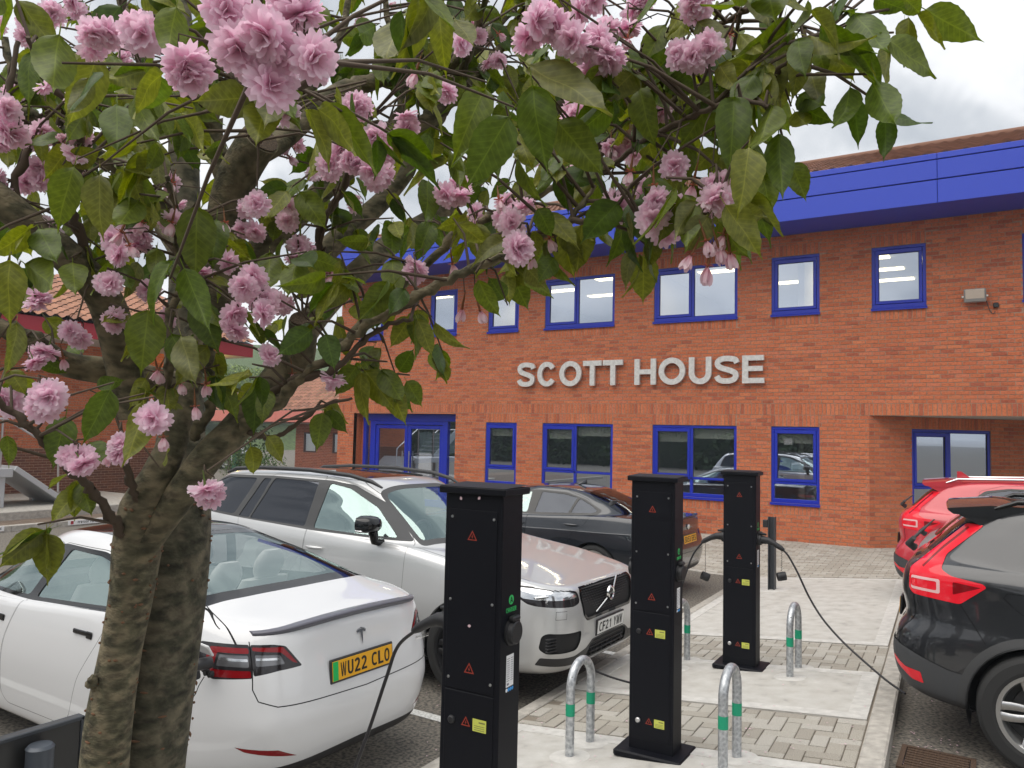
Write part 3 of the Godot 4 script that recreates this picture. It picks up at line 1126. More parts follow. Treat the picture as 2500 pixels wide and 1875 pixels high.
# triangles of one half (z >= 0): [p0 p1 p2 n0 n1 n2 s0 s1 s2], s = Vector2(arc from rear centre, arc from front centre)
func car_skin(rings: Array, nu := 130, nv := 7) -> Array:
	var rs := []
	for r in rings:
		rs.append(ring(r, nu))
	var rows := []
	var m := rs.size()
	for i in m - 1:
		var steps: int = rings[i].get("n", nv)
		for k in steps:
			var t := float(k) / steps
			var row := PackedVector3Array()
			for u in nu + 1:
				var p := cat(rs[maxi(i - 1, 0)][u], rs[i][u], rs[i + 1][u], rs[mini(i + 2, m - 1)][u], t)
				p.z = maxf(p.z, 0.0)
				row.append(p)
			row[0].z = 0.0
			row[nu].z = 0.0
			rows.append(row)
	rows.append(rs[m - 1])
	var nn := []
	var ss := []
	for i in rows.size():
		var rn := PackedVector3Array()
		var sr := PackedVector2Array()
		var acc := PackedFloat32Array([0.0])
		for u in range(1, nu + 1):
			var dp: Vector3 = rows[i][u] - rows[i][u - 1]
			acc.append(acc[u - 1] + Vector2(dp.x, dp.z).length())
		for u in nu + 1:
			var du: Vector3 = rows[i][mini(u + 1, nu)] - rows[i][maxi(u - 1, 0)]
			if u == 0 or u == nu:
				du = Vector3(0, 0, 1.0 if u == 0 else -1.0)
			var dv: Vector3 = rows[mini(i + 1, rows.size() - 1)][u] - rows[maxi(i - 1, 0)][u]
			var k := dv.cross(du).normalized()
			if i == rows.size() - 1 or k == Vector3.ZERO:
				k = Vector3.UP
			rn.append(k)
			sr.append(Vector2(acc[nu] - acc[u], acc[u]))
		nn.append(rn)
		ss.append(sr)
	var cen := Vector3((rings[3].xf + rings[3].xr) / 2, 0.6, 0)
	var probe: Vector3 = nn[rows.size() / 2][nu / 2]
	var flip := -1.0 if probe.z < 0.0 else 1.0
	var tris := []
	for i in rows.size() - 1:
		for u in nu:
			for q in [[[i, u], [i, u + 1], [i + 1, u + 1]], [[i, u], [i + 1, u + 1], [i + 1, u]]]:
				var t := []
				for c in q:
					t.append(rows[c[0]][c[1]])
				if (t[1] - t[0]).cross(t[2] - t[0]).length() < 1e-9:
					continue
				for c in q:
					t.append(nn[c[0]][c[1]] * flip)
				for c in q:
					t.append(ss[c[0]][c[1]])
				tris.append(t)
	return tris

func flat(p: Vector3, s: Vector2, view: String) -> Vector2:
	match view:
		"S":
			return Vector2(p.x, p.y)
		"R":
			return Vector2(s.x, p.y)
		"F":
			return Vector2(s.y, p.y)
	return Vector2(p.x, p.z)

func faces(t: Array, view: String, mid: float) -> bool:
	var k: Vector3 = t[3] + t[4] + t[5]
	k = k.normalized()
	match view:
		"S":
			return k.z > 0.22
		"R":
			return t[0].x < mid and k.y < 0.8
		"F":
			return t[0].x > mid and k.y < 0.8
	return k.y > 0.18

# splits tris along poly: returns [inside, outside]
func cut(tris: Array, poly: PackedVector2Array, view: String, gap: float, mid: float) -> Array:
	var inner := poly
	if gap > 0.0:
		var off := Geometry2D.offset_polygon(poly, -gap, Geometry2D.JOIN_MITER)
		inner = off[0] if off.size() > 0 else poly
	var box := Rect2(poly[0], Vector2.ZERO)
	for p in poly:
		box = box.expand(p)
	var ins := []
	var outs := []
	for t in tris:
		if not faces(t, view, mid):
			outs.append(t)
			continue
		var a := flat(t[0], t[6], view)
		var b := flat(t[1], t[7], view)
		var c := flat(t[2], t[8], view)
		var lo := Vector2(minf(a.x, minf(b.x, c.x)), minf(a.y, minf(b.y, c.y)))
		var hi := Vector2(maxf(a.x, maxf(b.x, c.x)), maxf(a.y, maxf(b.y, c.y)))
		if hi.x < box.position.x or lo.x > box.end.x or hi.y < box.position.y or lo.y > box.end.y:
			outs.append(t)
			continue
		var area := (b - a).cross(c - a)
		if absf(area) < 1e-9:
			outs.append(t)
			continue
		var tp := PackedVector2Array([a, b, c])
		var hit := Geometry2D.intersect_polygons(tp, poly)
		if hit.size() == 0:
			outs.append(t)
			continue
		for part in [[Geometry2D.intersect_polygons(tp, inner) if gap > 0.0 else hit, ins], [Geometry2D.clip_polygons(tp, poly), outs]]:
			for pg in part[0]:
				var ix := Geometry2D.triangulate_polygon(pg)
				for i in range(0, ix.size(), 3):
					var nt := []
					var w := []
					for k in 3:
						var p: Vector2 = pg[ix[i + k]]
						var w1 := (p - a).cross(c - a) / area
						var w2 := (b - a).cross(p - a) / area
						w.append(Vector3(1.0 - w1 - w2, w1, w2))
					for k in 3:
						nt.append(t[0] * w[k].x + t[1] * w[k].y + t[2] * w[k].z)
					for k in 3:
						nt.append((t[3] * w[k].x + t[4] * w[k].y + t[5] * w[k].z).normalized())
					for k in 3:
						nt.append(t[6] * w[k].x + t[7] * w[k].y + t[8] * w[k].z)
					part[1].append(nt)
	return [ins, outs]

func skin_mesh(b: MB, tris: Array, off := 0.0, mirror := false) -> void:
	var s := Vector3(1, 1, -1) if mirror else Vector3.ONE
	for t in tris:
		b.tri((t[0] + t[3] * off) * s, (t[1] + t[4] * off) * s, (t[2] + t[5] * off) * s, t[3] * s, t[4] * s, t[5] * s)

func rounded(pts: Array, r := 0.03, n := 4) -> PackedVector2Array:
	var out := PackedVector2Array()
	var m := pts.size()
	for i in m:
		var p: Vector2 = pts[i]
		var a: Vector2 = pts[(i - 1 + m) % m]
		var b: Vector2 = pts[(i + 1) % m]
		var k := minf(r, minf(p.distance_to(a), p.distance_to(b)) * 0.45)
		var s := p + (a - p).normalized() * k
		var e := p + (b - p).normalized() * k
		for j in n + 1:
			var t := float(j) / n
			out.append(s.lerp(p, t).lerp(p.lerp(e, t), t))
	return out

func circle2(c: Vector2, r: float, n := 40) -> PackedVector2Array:
	var out := PackedVector2Array()
	for i in n:
		out.append(c + Vector2(cos(TAU * i / n), sin(TAU * i / n)) * r)
	return out

func grown(p: PackedVector2Array, d: float) -> PackedVector2Array:
	var o := Geometry2D.offset_polygon(p, d, Geometry2D.JOIN_ROUND)
	return o[0] if o.size() > 0 else p

# spec: rings, paint, feats [{n, v, p, m, g, off, merge, hole, sub}], returns the parts by name
func car_body(car: Node3D, spec: Dictionary) -> Dictionary:
	var tris := car_skin(spec.rings)
	var mid: float = (spec.rings[3].xf + spec.rings[3].xr) * 0.5
	var inner := tris
	var made := {}
	for f in spec.feats:
		var r := cut(tris, f.p, f.v, f.get("g", 0.0), mid)
		tris = r[1]
		if f.get("hole", false):
			inner = cut(inner, f.p, f.v, 0.0, mid)[1]
		if f.get("m") == null:
			continue
		for sd in ([0] if f.get("merge", false) else [0, 1]):
			var b := MB.new()
			if f.get("merge", false):
				skin_mesh(b, r[0], f.get("off", 0.0))
				skin_mesh(b, r[0], f.get("off", 0.0), true)
			else:
				skin_mesh(b, r[0], f.get("off", 0.0), sd == 1)
			var par: Node = car
			if f.has("sub") and made.has(f.sub):
				par = made[f.sub][mini(sd, made[f.sub].size() - 1)]
			var o := obj(f.n, b, f.m, par)
			if not made.has(f.n):
				made[f.n] = []
			made[f.n].append(o)
	var other := tris
	for f in spec.get("asym", []):   # cut only out of the left side
		var r := cut(other, f.p, f.v, 0.0, mid)
		other = r[1]
		var b := MB.new()
		skin_mesh(b, r[0], f.get("off", 0.0), true)
		made[f.n] = [obj(f.n, b, f.m, car)]
	var body := MB.new()
	skin_mesh(body, tris)
	skin_mesh(body, other, 0.0, true)
	made["body"] = [obj("body", body, spec.paint, car)]
	var ib := MB.new()
	skin_mesh(ib, inner, -0.014)
	skin_mesh(ib, inner, -0.014, true)
	obj("inner_shell", ib, M.car_black, car)
	return made

func wheel(car: Node3D, at_: Vector3, side: float, r: float, w: float, rim_r: float, spokes: int, rim_m: Material, style := 0) -> void:
	var t := Transform3D(Basis(Vector3.RIGHT, PI / 2 * side), at_)   # local y -> outwards
	var wn := node("wheel", car)
	var b := MB.new()
	var h := w / 2
	var prof := [Vector2(rim_r - 0.012, -h * 0.8), Vector2(rim_r + 0.012, -h), Vector2(r - 0.03, -h), Vector2(r - 0.008, -h * 0.86), Vector2(r, -h * 0.6), Vector2(r, -h * 0.32), Vector2(r - 0.007, -h * 0.32), Vector2(r - 0.007, -h * 0.26), Vector2(r, -h * 0.26), Vector2(r, h * 0.26), Vector2(r - 0.007, h * 0.26), Vector2(r - 0.007, h * 0.32), Vector2(r, h * 0.32), Vector2(r, h * 0.6), Vector2(r - 0.008, h * 0.86), Vector2(r - 0.03, h), Vector2(rim_r + 0.03, h * 1.02), Vector2(rim_r + 0.012, h * 0.98), Vector2(rim_r - 0.012, h * 0.8)]
	b.lathe(prof, 48, t)
	obj("tyre", b, M.tyre, wn)
	b = MB.new()
	b.lathe([Vector2(rim_r - 0.012, h * 0.82), Vector2(rim_r + 0.008, h * 0.96), Vector2(rim_r + 0.008, h * 0.99), Vector2(rim_r - 0.016, h * 0.96), Vector2(rim_r - 0.03, h * 0.6), Vector2(rim_r - 0.035, -h * 0.4)], 48, t)
	b.lathe([Vector2(0.0, h * 0.62), Vector2(0.035, h * 0.62), Vector2(0.06, h * 0.55), Vector2(0.075, h * 0.3)], 24, t)
	for i in spokes:
		var a := TAU * (i + 0.5) / spokes
		if style == 1:   # wide dished blades
			for e in [-1.0, 1.0]:
				var rows := []
				for k in 5:
					var f := k / 4.0
					var rr := lerpf(0.05, rim_r - 0.02, f)
					var wd := lerpf(0.035, 0.05, f)
					var ang: float = a + e * lerpf(0.35, 0.14, f)
					var c := t * Vector3(cos(ang) * rr, h * (0.62 + 0.22 * f), sin(ang) * rr)
					var tg := t.basis * Vector3(-sin(ang), 0, cos(ang)) * wd * 0.5
					var dn := t.basis * Vector3(0, -0.025, 0)
					rows.append(PackedVector3Array([c - tg, c + tg, c + tg + dn, c - tg + dn]))
				b.loft(rows, true, false)
		else:
			var rows := []
			for k in 5:
				var f := k / 4.0
				var rr := lerpf(0.05, rim_r - 0.012, f)
				var wd := lerpf(0.05, 0.034, f) * (1.0 + 0.5 * f * f) if style == 0 else lerpf(0.024, 0.017, f)
				var ang := a
				var c := t * Vector3(cos(ang) * rr, h * (0.55 + 0.33 * f), sin(ang) * rr)
				var tg := t.basis * Vector3(-sin(ang), 0, cos(ang)) * wd * 0.5
				var dn := t.basis * Vector3(0, -0.03, 0)
				rows.append(PackedVector3Array([c - tg, c + tg, c + tg + dn, c - tg + dn]))
			b.loft(rows, true, false)
	obj("rim", b, rim_m, wn)
	b = MB.new()
	b.lathe([Vector2(rim_r - 0.035, -h * 0.3), Vector2(0.02, -h * 0.3)], 32, t)
	b.lathe([Vector2(0.02, h * 0.1), Vector2(0.165, h * 0.1), Vector2(0.165, -h * 0.1)], 32, t)
	obj("brake_disc", b, M.brake, wn)

func wheel_well(car: Node3D, at_: Vector3, side: float, r: float) -> void:
	var b := MB.new()
	var rows := []
	for e in [0.0, 0.36]:
		var row := PackedVector3Array()
		for i in 25:
			var a := lerpf(-0.35, PI + 0.35, i / 24.0)
			row.append(Vector3(at_.x + cos(a) * r, at_.y + sin(a) * r, at_.z + 0.1 * side - side * e))
		rows.append(row)
	b.loft(rows)
	var cz := at_.z + 0.1 * side - side * 0.36
	for i in 24:
		b.tri(Vector3(at_.x, at_.y, cz), rows[1][i], rows[1][i + 1], Vector3(0, 0, side), Vector3(0, 0, side), Vector3(0, 0, side))
	obj("wheel_well", b, M.car_black, car)

func seat(car: Node3D, x: float, z: float, y: float, mt: Material, wide := 0.5) -> void:
	var sn := node("seat", car)
	var b := MB.new()
	b.bbox(turned(Vector3(x + 0.1, y + 0.02, z), 0, 0, 0.12), Vector3(0.52, 0.17, wide), 0.06)
	obj("cushion", b, mt, sn)
	b = MB.new()
	var rows := []
	for k in 8:
		var f := k / 7.0
		var wd := wide * lerpf(0.98, 0.72, f * f) * 0.5
		var th := lerpf(0.075, 0.05, f)
		var c := Vector3(x - 0.17 - 0.22 * f, y + 0.06 + 0.56 * f, z)
		var row := PackedVector3Array()
		for q in 14:
			var a := TAU * q / 14
			row.append(c + Vector3(signf(cos(a)) * absf(cos(a)) ** 0.6 * th, 0, signf(sin(a)) * absf(sin(a)) ** 0.5 * wd))
		rows.append(row)
	b.loft(rows, true, true)
	obj("backrest", b, mt, sn)
	b = MB.new()
	rows = []
	for k in 7:
		var f := k / 6.0
		var wd := 0.135 * (1.0 - 0.55 * absf(f - 0.42) ** 2.0 * 4.0 * 0.6)
		var th := 0.05 * (1.0 - 0.5 * absf(f - 0.5) ** 2.0 * 4.0 * 0.7)
		var c := Vector3(x - 0.4 - 0.05 * f, y + 0.63 + 0.2 * f, z)
		var row := PackedVector3Array()
		for q in 14:
			var a := TAU * q / 14
			row.append(c + Vector3(cos(a) * th, 0, signf(sin(a)) * absf(sin(a)) ** 0.6 * wd))
		rows.append(row)
	b.loft(rows, true, true)
	obj("headrest", b, mt, sn)

# number plate facing +x (dir 1) or -x (dir -1) with real lettering
func number_plate(car: Node3D, at_: Vector3, dir: float, text: String, yellow: bool, green: bool, tilt := 0.0) -> void:
	var pn := node("number_plate", car)
	var t := Transform3D(Basis(Vector3.UP, PI / 2 * dir) * Basis(Vector3.RIGHT, -tilt), at_)
	var b := MB.new()
	b.bbox(t * at(0, 0, -0.006), Vector3(0.545, 0.137, 0.016), 0.005)
	obj("holder", b, M.dark_plastic, pn)
	b = MB.new()
	b.bbox(t * at(0, 0, 0.0035), Vector3(0.52, 0.111, 0.004), 0.001)
	obj("plate", b, M.plate_yellow if yellow else M.plate_white, pn)
	var x0 := -0.24
	if green:
		b = MB.new()
		b.bx(Vector3.ZERO, Vector3(0.043, 0.105, 0.001))
		var g := MB.new()
		g.box(t * at(-0.2365, 0, 0.0063), Vector3(0.043, 0.107, 0.001))
		obj("green_flash", g, M.plate_green, pn)
		x0 = -0.2
	var wid := 0.24 - x0
	var n := text.length()
	var step := wid / (n - 0.45)
	var x := x0
	var lt := MB.new()
	for c in text:
		if c == " ":
			x += step * 0.55
			continue
		glyph(lt, t, c, x + step * 0.07, step * 0.8, 0.079)
		x += step
	obj("lettering", lt, M.ink, pn)

var font_cache := {}
func glyph(b: MB, t: Transform3D, c: String, x: float, w: float, h: float, z := 0.0062, thick := 0.0008, bold := true) -> void:
	var m: Mesh = font_cache.get(c + str(bold))
	if m == null:
		var f := SystemFont.new()
		f.font_names = PackedStringArray(["Droid Sans"])
		f.font_weight = 700 if bold else 400
		var tm := TextMesh.new()
		tm.font = f
		tm.font_size = 48
		tm.pixel_size = 0.01
		tm.depth = 0.05
		tm.text = c
		m = tm
		font_cache[c + str(bold)] = m
	var bb := m.get_aabb()
	var sx := w / maxf(bb.size.x, 0.001)
	if c in "1IJ":
		sx = minf(sx, h / bb.size.y * 0.8)
	var s := Basis.from_scale(Vector3(sx, h / bb.size.y, thick / bb.size.z))
	var ctr := bb.position + bb.size * 0.5
	b.join(m, t * Transform3D(s, Vector3(x + w * 0.5, 0, z) - s * ctr))

func text_line(b: MB, t: Transform3D, text: String, h: float, adv: float) -> void:   # centred small lettering on a plane
	var n := text.length()
	for i in n:
		if text[i] != " ":
			glyph(b, t, text[i], (i - n / 2.0) * adv + adv * 0.1, adv * 0.78, h, 0.0006, 0.0006)

func car_materials() -> void:
	var m: StandardMaterial3D
	for q in [["white", lin(0.62, 0.625, 0.635), 0.42, 0.0], ["silver", lin(0.54, 0.545, 0.545), 0.33, 0.4], ["black", lin(0.008, 0.009, 0.012), 0.35, 0.0], ["grey", lin(0.011, 0.014, 0.02), 0.25, 0.1], ["red", lin(0.5, 0.03, 0.045), 0.38, 0.0]]:
		m = mat("paint_" + q[0], q[1], q[2], q[3])
		m.clearcoat_enabled = true
		m.clearcoat = 1.0
		m.clearcoat_roughness = 0.03
	mat("car_black", lin(0.008, 0.008, 0.009), 0.75)
	mat("gloss_black", lin(0.006, 0.006, 0.007), 0.06)
	m = mat("tyre", lin(0.022, 0.022, 0.022), 0.85)
	mat("brake", lin(0.09, 0.09, 0.09), 0.5, 0.6)
	mat("rim_silver", lin(0.55, 0.55, 0.55), 0.3, 0.85)
	mat("rim_dark", lin(0.03, 0.03, 0.032), 0.4, 0.5)
	mat("chrome", lin(0.75, 0.75, 0.75), 0.07, 1.0)
	mat("plate_yellow", lin(0.72, 0.36, 0.012), 0.35)
	mat("plate_white", lin(0.72, 0.72, 0.7), 0.35)
	mat("plate_green", lin(0.01, 0.42, 0.09), 0.35)
	mat("ink", lin(0.006, 0.006, 0.007), 0.5)
	mat("seat_white", lin(0.68, 0.69, 0.67), 0.7)
	mat("seat_dark", lin(0.03, 0.03, 0.032), 0.8)
	mat("trim_grey", lin(0.055, 0.056, 0.058), 0.7)
	m = mat("grey_cladding", lin(0.42, 0.42, 0.41), 0.5)
	for q in [["car_glass", Color(0.72, 0.8, 0.79, 0.5)], ["tint_glass", Color(0.3, 0.31, 0.33, 0.82)]]:   # coated panes: part mirror, part clear
		m = mat(q[0], q[1], 0.0, 1.0)
		m.transparency = BaseMaterial3D.TRANSPARENCY_ALPHA
		m.albedo_texture = M.glass.albedo_texture
	m = mat("lamp_glass", Color(0.9, 0.92, 0.95, 0.08), 0.0)
	m.transparency = BaseMaterial3D.TRANSPARENCY_ALPHA
	m.metallic_specular = 0.6
	mat("lamp_red", lin(0.2, 0.005, 0.008), 0.1)
	mat("lamp_smoke", lin(0.2, 0.2, 0.21), 0.15, 0.6)
	mat("lamp_red_bright", lin(0.75, 0.015, 0.03), 0.08)
	mat("lamp_dark", lin(0.02, 0.018, 0.02), 0.08)
	mat("lamp_chrome", lin(0.72, 0.73, 0.74), 0.12, 0.9)


func V(a: Array) -> Array:   # [[x, y], ...] -> [Vector2 ...]
	var r := []
	for q in a:
		r.append(Vector2(q[0], q[1]))
	return r

func seam(line: Array, w := 0.0028) -> PackedVector2Array:
	return Geometry2D.offset_polyline(PackedVector2Array(V(line)), w, Geometry2D.JOIN_MITER, Geometry2D.END_BUTT)[0]

func curve(pts: Array, n := 6) -> Array:   # Catmull-Rom through 2D points
	var r := []
	for i in pts.size() - 1:
		for k in n:
			var p := cat(Vector3(pts[maxi(i - 1, 0)][0], pts[maxi(i - 1, 0)][1], 0), Vector3(pts[i][0], pts[i][1], 0), Vector3(pts[i + 1][0], pts[i + 1][1], 0), Vector3(pts[mini(i + 2, pts.size() - 1)][0], pts[mini(i + 2, pts.size() - 1)][1], 0), float(k) / n)
			r.append([p.x, p.y])
	r.append(pts[pts.size() - 1])
	return r

func arch_lip(car: Node3D, c: Vector2, r: float, z: float, side: float, mt: Material, thick := 0.016, a0 := -0.25) -> void:
	var pts := PackedVector3Array()
	for i in 29:
		var a := lerpf(a0, PI - a0, i / 28.0)
		pts.append(Vector3(c.x + cos(a) * r, c.y + sin(a) * r, z * side))
	var b := MB.new()
	b.tube(pts, [thick], 8, true)
	obj("arch_lip", b, mt, car)

func door_handle(par: Node, x: float, y: float, z: float, side: float, mt: Material, style := 0) -> void:
	var b := MB.new()
	if style == 1:   # flush flap
		b.bbox(at(x, y, z * side), Vector3(0.2, 0.03, 0.012), 0.01)
		b.bbox(at(x - 0.075, y - 0.005, z * side), Vector3(0.06, 0.045, 0.012), 0.012)
	else:
		var pts := PackedVector3Array()
		for i in 9:
			var f := i / 8.0
			pts.append(Vector3(x - 0.11 + 0.22 * f, y, (z + 0.012 + 0.025 * sin(f * PI)) * side))
		b.tube(pts, [0.006, 0.012, 0.015, 0.016, 0.016, 0.016, 0.015, 0.012, 0.006], 8)
	obj("handle", b, mt, par)

func wing_mirror(car: Node3D, x: float, y: float, z: float, side: float, mt: Material) -> void:
	var mn := node("wing_mirror", car)
	var b := MB.new()
	var rows := []
	for k in 8:
		var f := k / 7.0
		var c := Vector3(x + 0.09 - 0.17 * f, y, (z + 0.09) * side)
		var hy := 0.078 * sqrt(maxf(0.03, 1.0 - (1.0 - f) ** 3))
		var hz := 0.125 * sqrt(maxf(0.03, 1.0 - (1.0 - f) ** 3))
		var row := PackedVector3Array()
		for q in 18:
			var a := TAU * q / 18
			row.append(c + Vector3(0, signf(sin(a)) * absf(sin(a)) ** 0.7 * hy, signf(cos(a)) * absf(cos(a)) ** 0.7 * hz))
		rows.append(row)
	b.loft(rows, true, true)
	obj("housing", b, mt, mn)
	b = MB.new()
	b.tube(PackedVector3Array([Vector3(x, y - 0.06, (z + 0.06) * side), Vector3(x, y - 0.15, (z + 0.03) * side), Vector3(x, y - 0.17, (z - 0.06) * side)]), [0.045, 0.04, 0.04], 10)
	obj("stalk", b, mt, mn)
	b = MB.new()
	b.bbox(at(x - 0.083, y, (z + 0.09) * side), Vector3(0.004, 0.125, 0.215), 0.002)
	obj("mirror_glass", b, M.chrome, mn)
	b = MB.new()
	b.bbox(at(x - 0.045, y - 0.055, (z + 0.17) * side), Vector3(0.08, 0.022, 0.08), 0.008)
	obj("indicator", b, M.lamp_chrome, mn)

func car_base(called: String, label: String, at_: Vector3, yaw: float, roll := 0.0) -> Node3D:
	var c := thing(called, label, "car", at_, "cars parked in the bays")
	c.basis = Basis.from_euler(Vector3(roll, yaw, 0))
	return c

func cabin(car: Node3D, x0: float, x1: float, belt: float, hw: float, seats: Array, mt: Material, seat_y: float) -> void:
	var b := MB.new()
	b.bbox(at((x0 + x1) / 2, 0.34, 0), Vector3(x1 - x0, 0.06, hw * 2), 0.02)
	b.bbox(at(x1 - 0.12, belt - 0.13, 0), Vector3(0.42, 0.2, hw * 2 - 0.06), 0.06)
	b.bbox(at(x0 + 0.16, belt - 0.08, 0), Vector3(0.42, 0.05, hw * 2 - 0.12), 0.02)
	obj("cabin_floor", b, M.trim_grey, car)
	for s in seats:
		seat(car, s[0], s[1], seat_y + (s[3] if s.size() > 3 else 0.0), mt, s[2])
	b = MB.new()
	var pts := PackedVector3Array()
	for i in 25:
		var a := TAU * i / 24
		pts.append(Vector3(x1 - 0.42 + sin(a) * 0.06, belt - 0.03 + sin(a) * 0.17, 0.36 + cos(a) * 0.18))
	b.tube(pts, [0.014], 6, false)
	obj("steering_wheel", b, M.trim_grey, car)

func build_cars() -> void:
	white_saloon()
	silver_suv()
	black_saloon()
	var dk := black_suv()
	far_cars(dk)


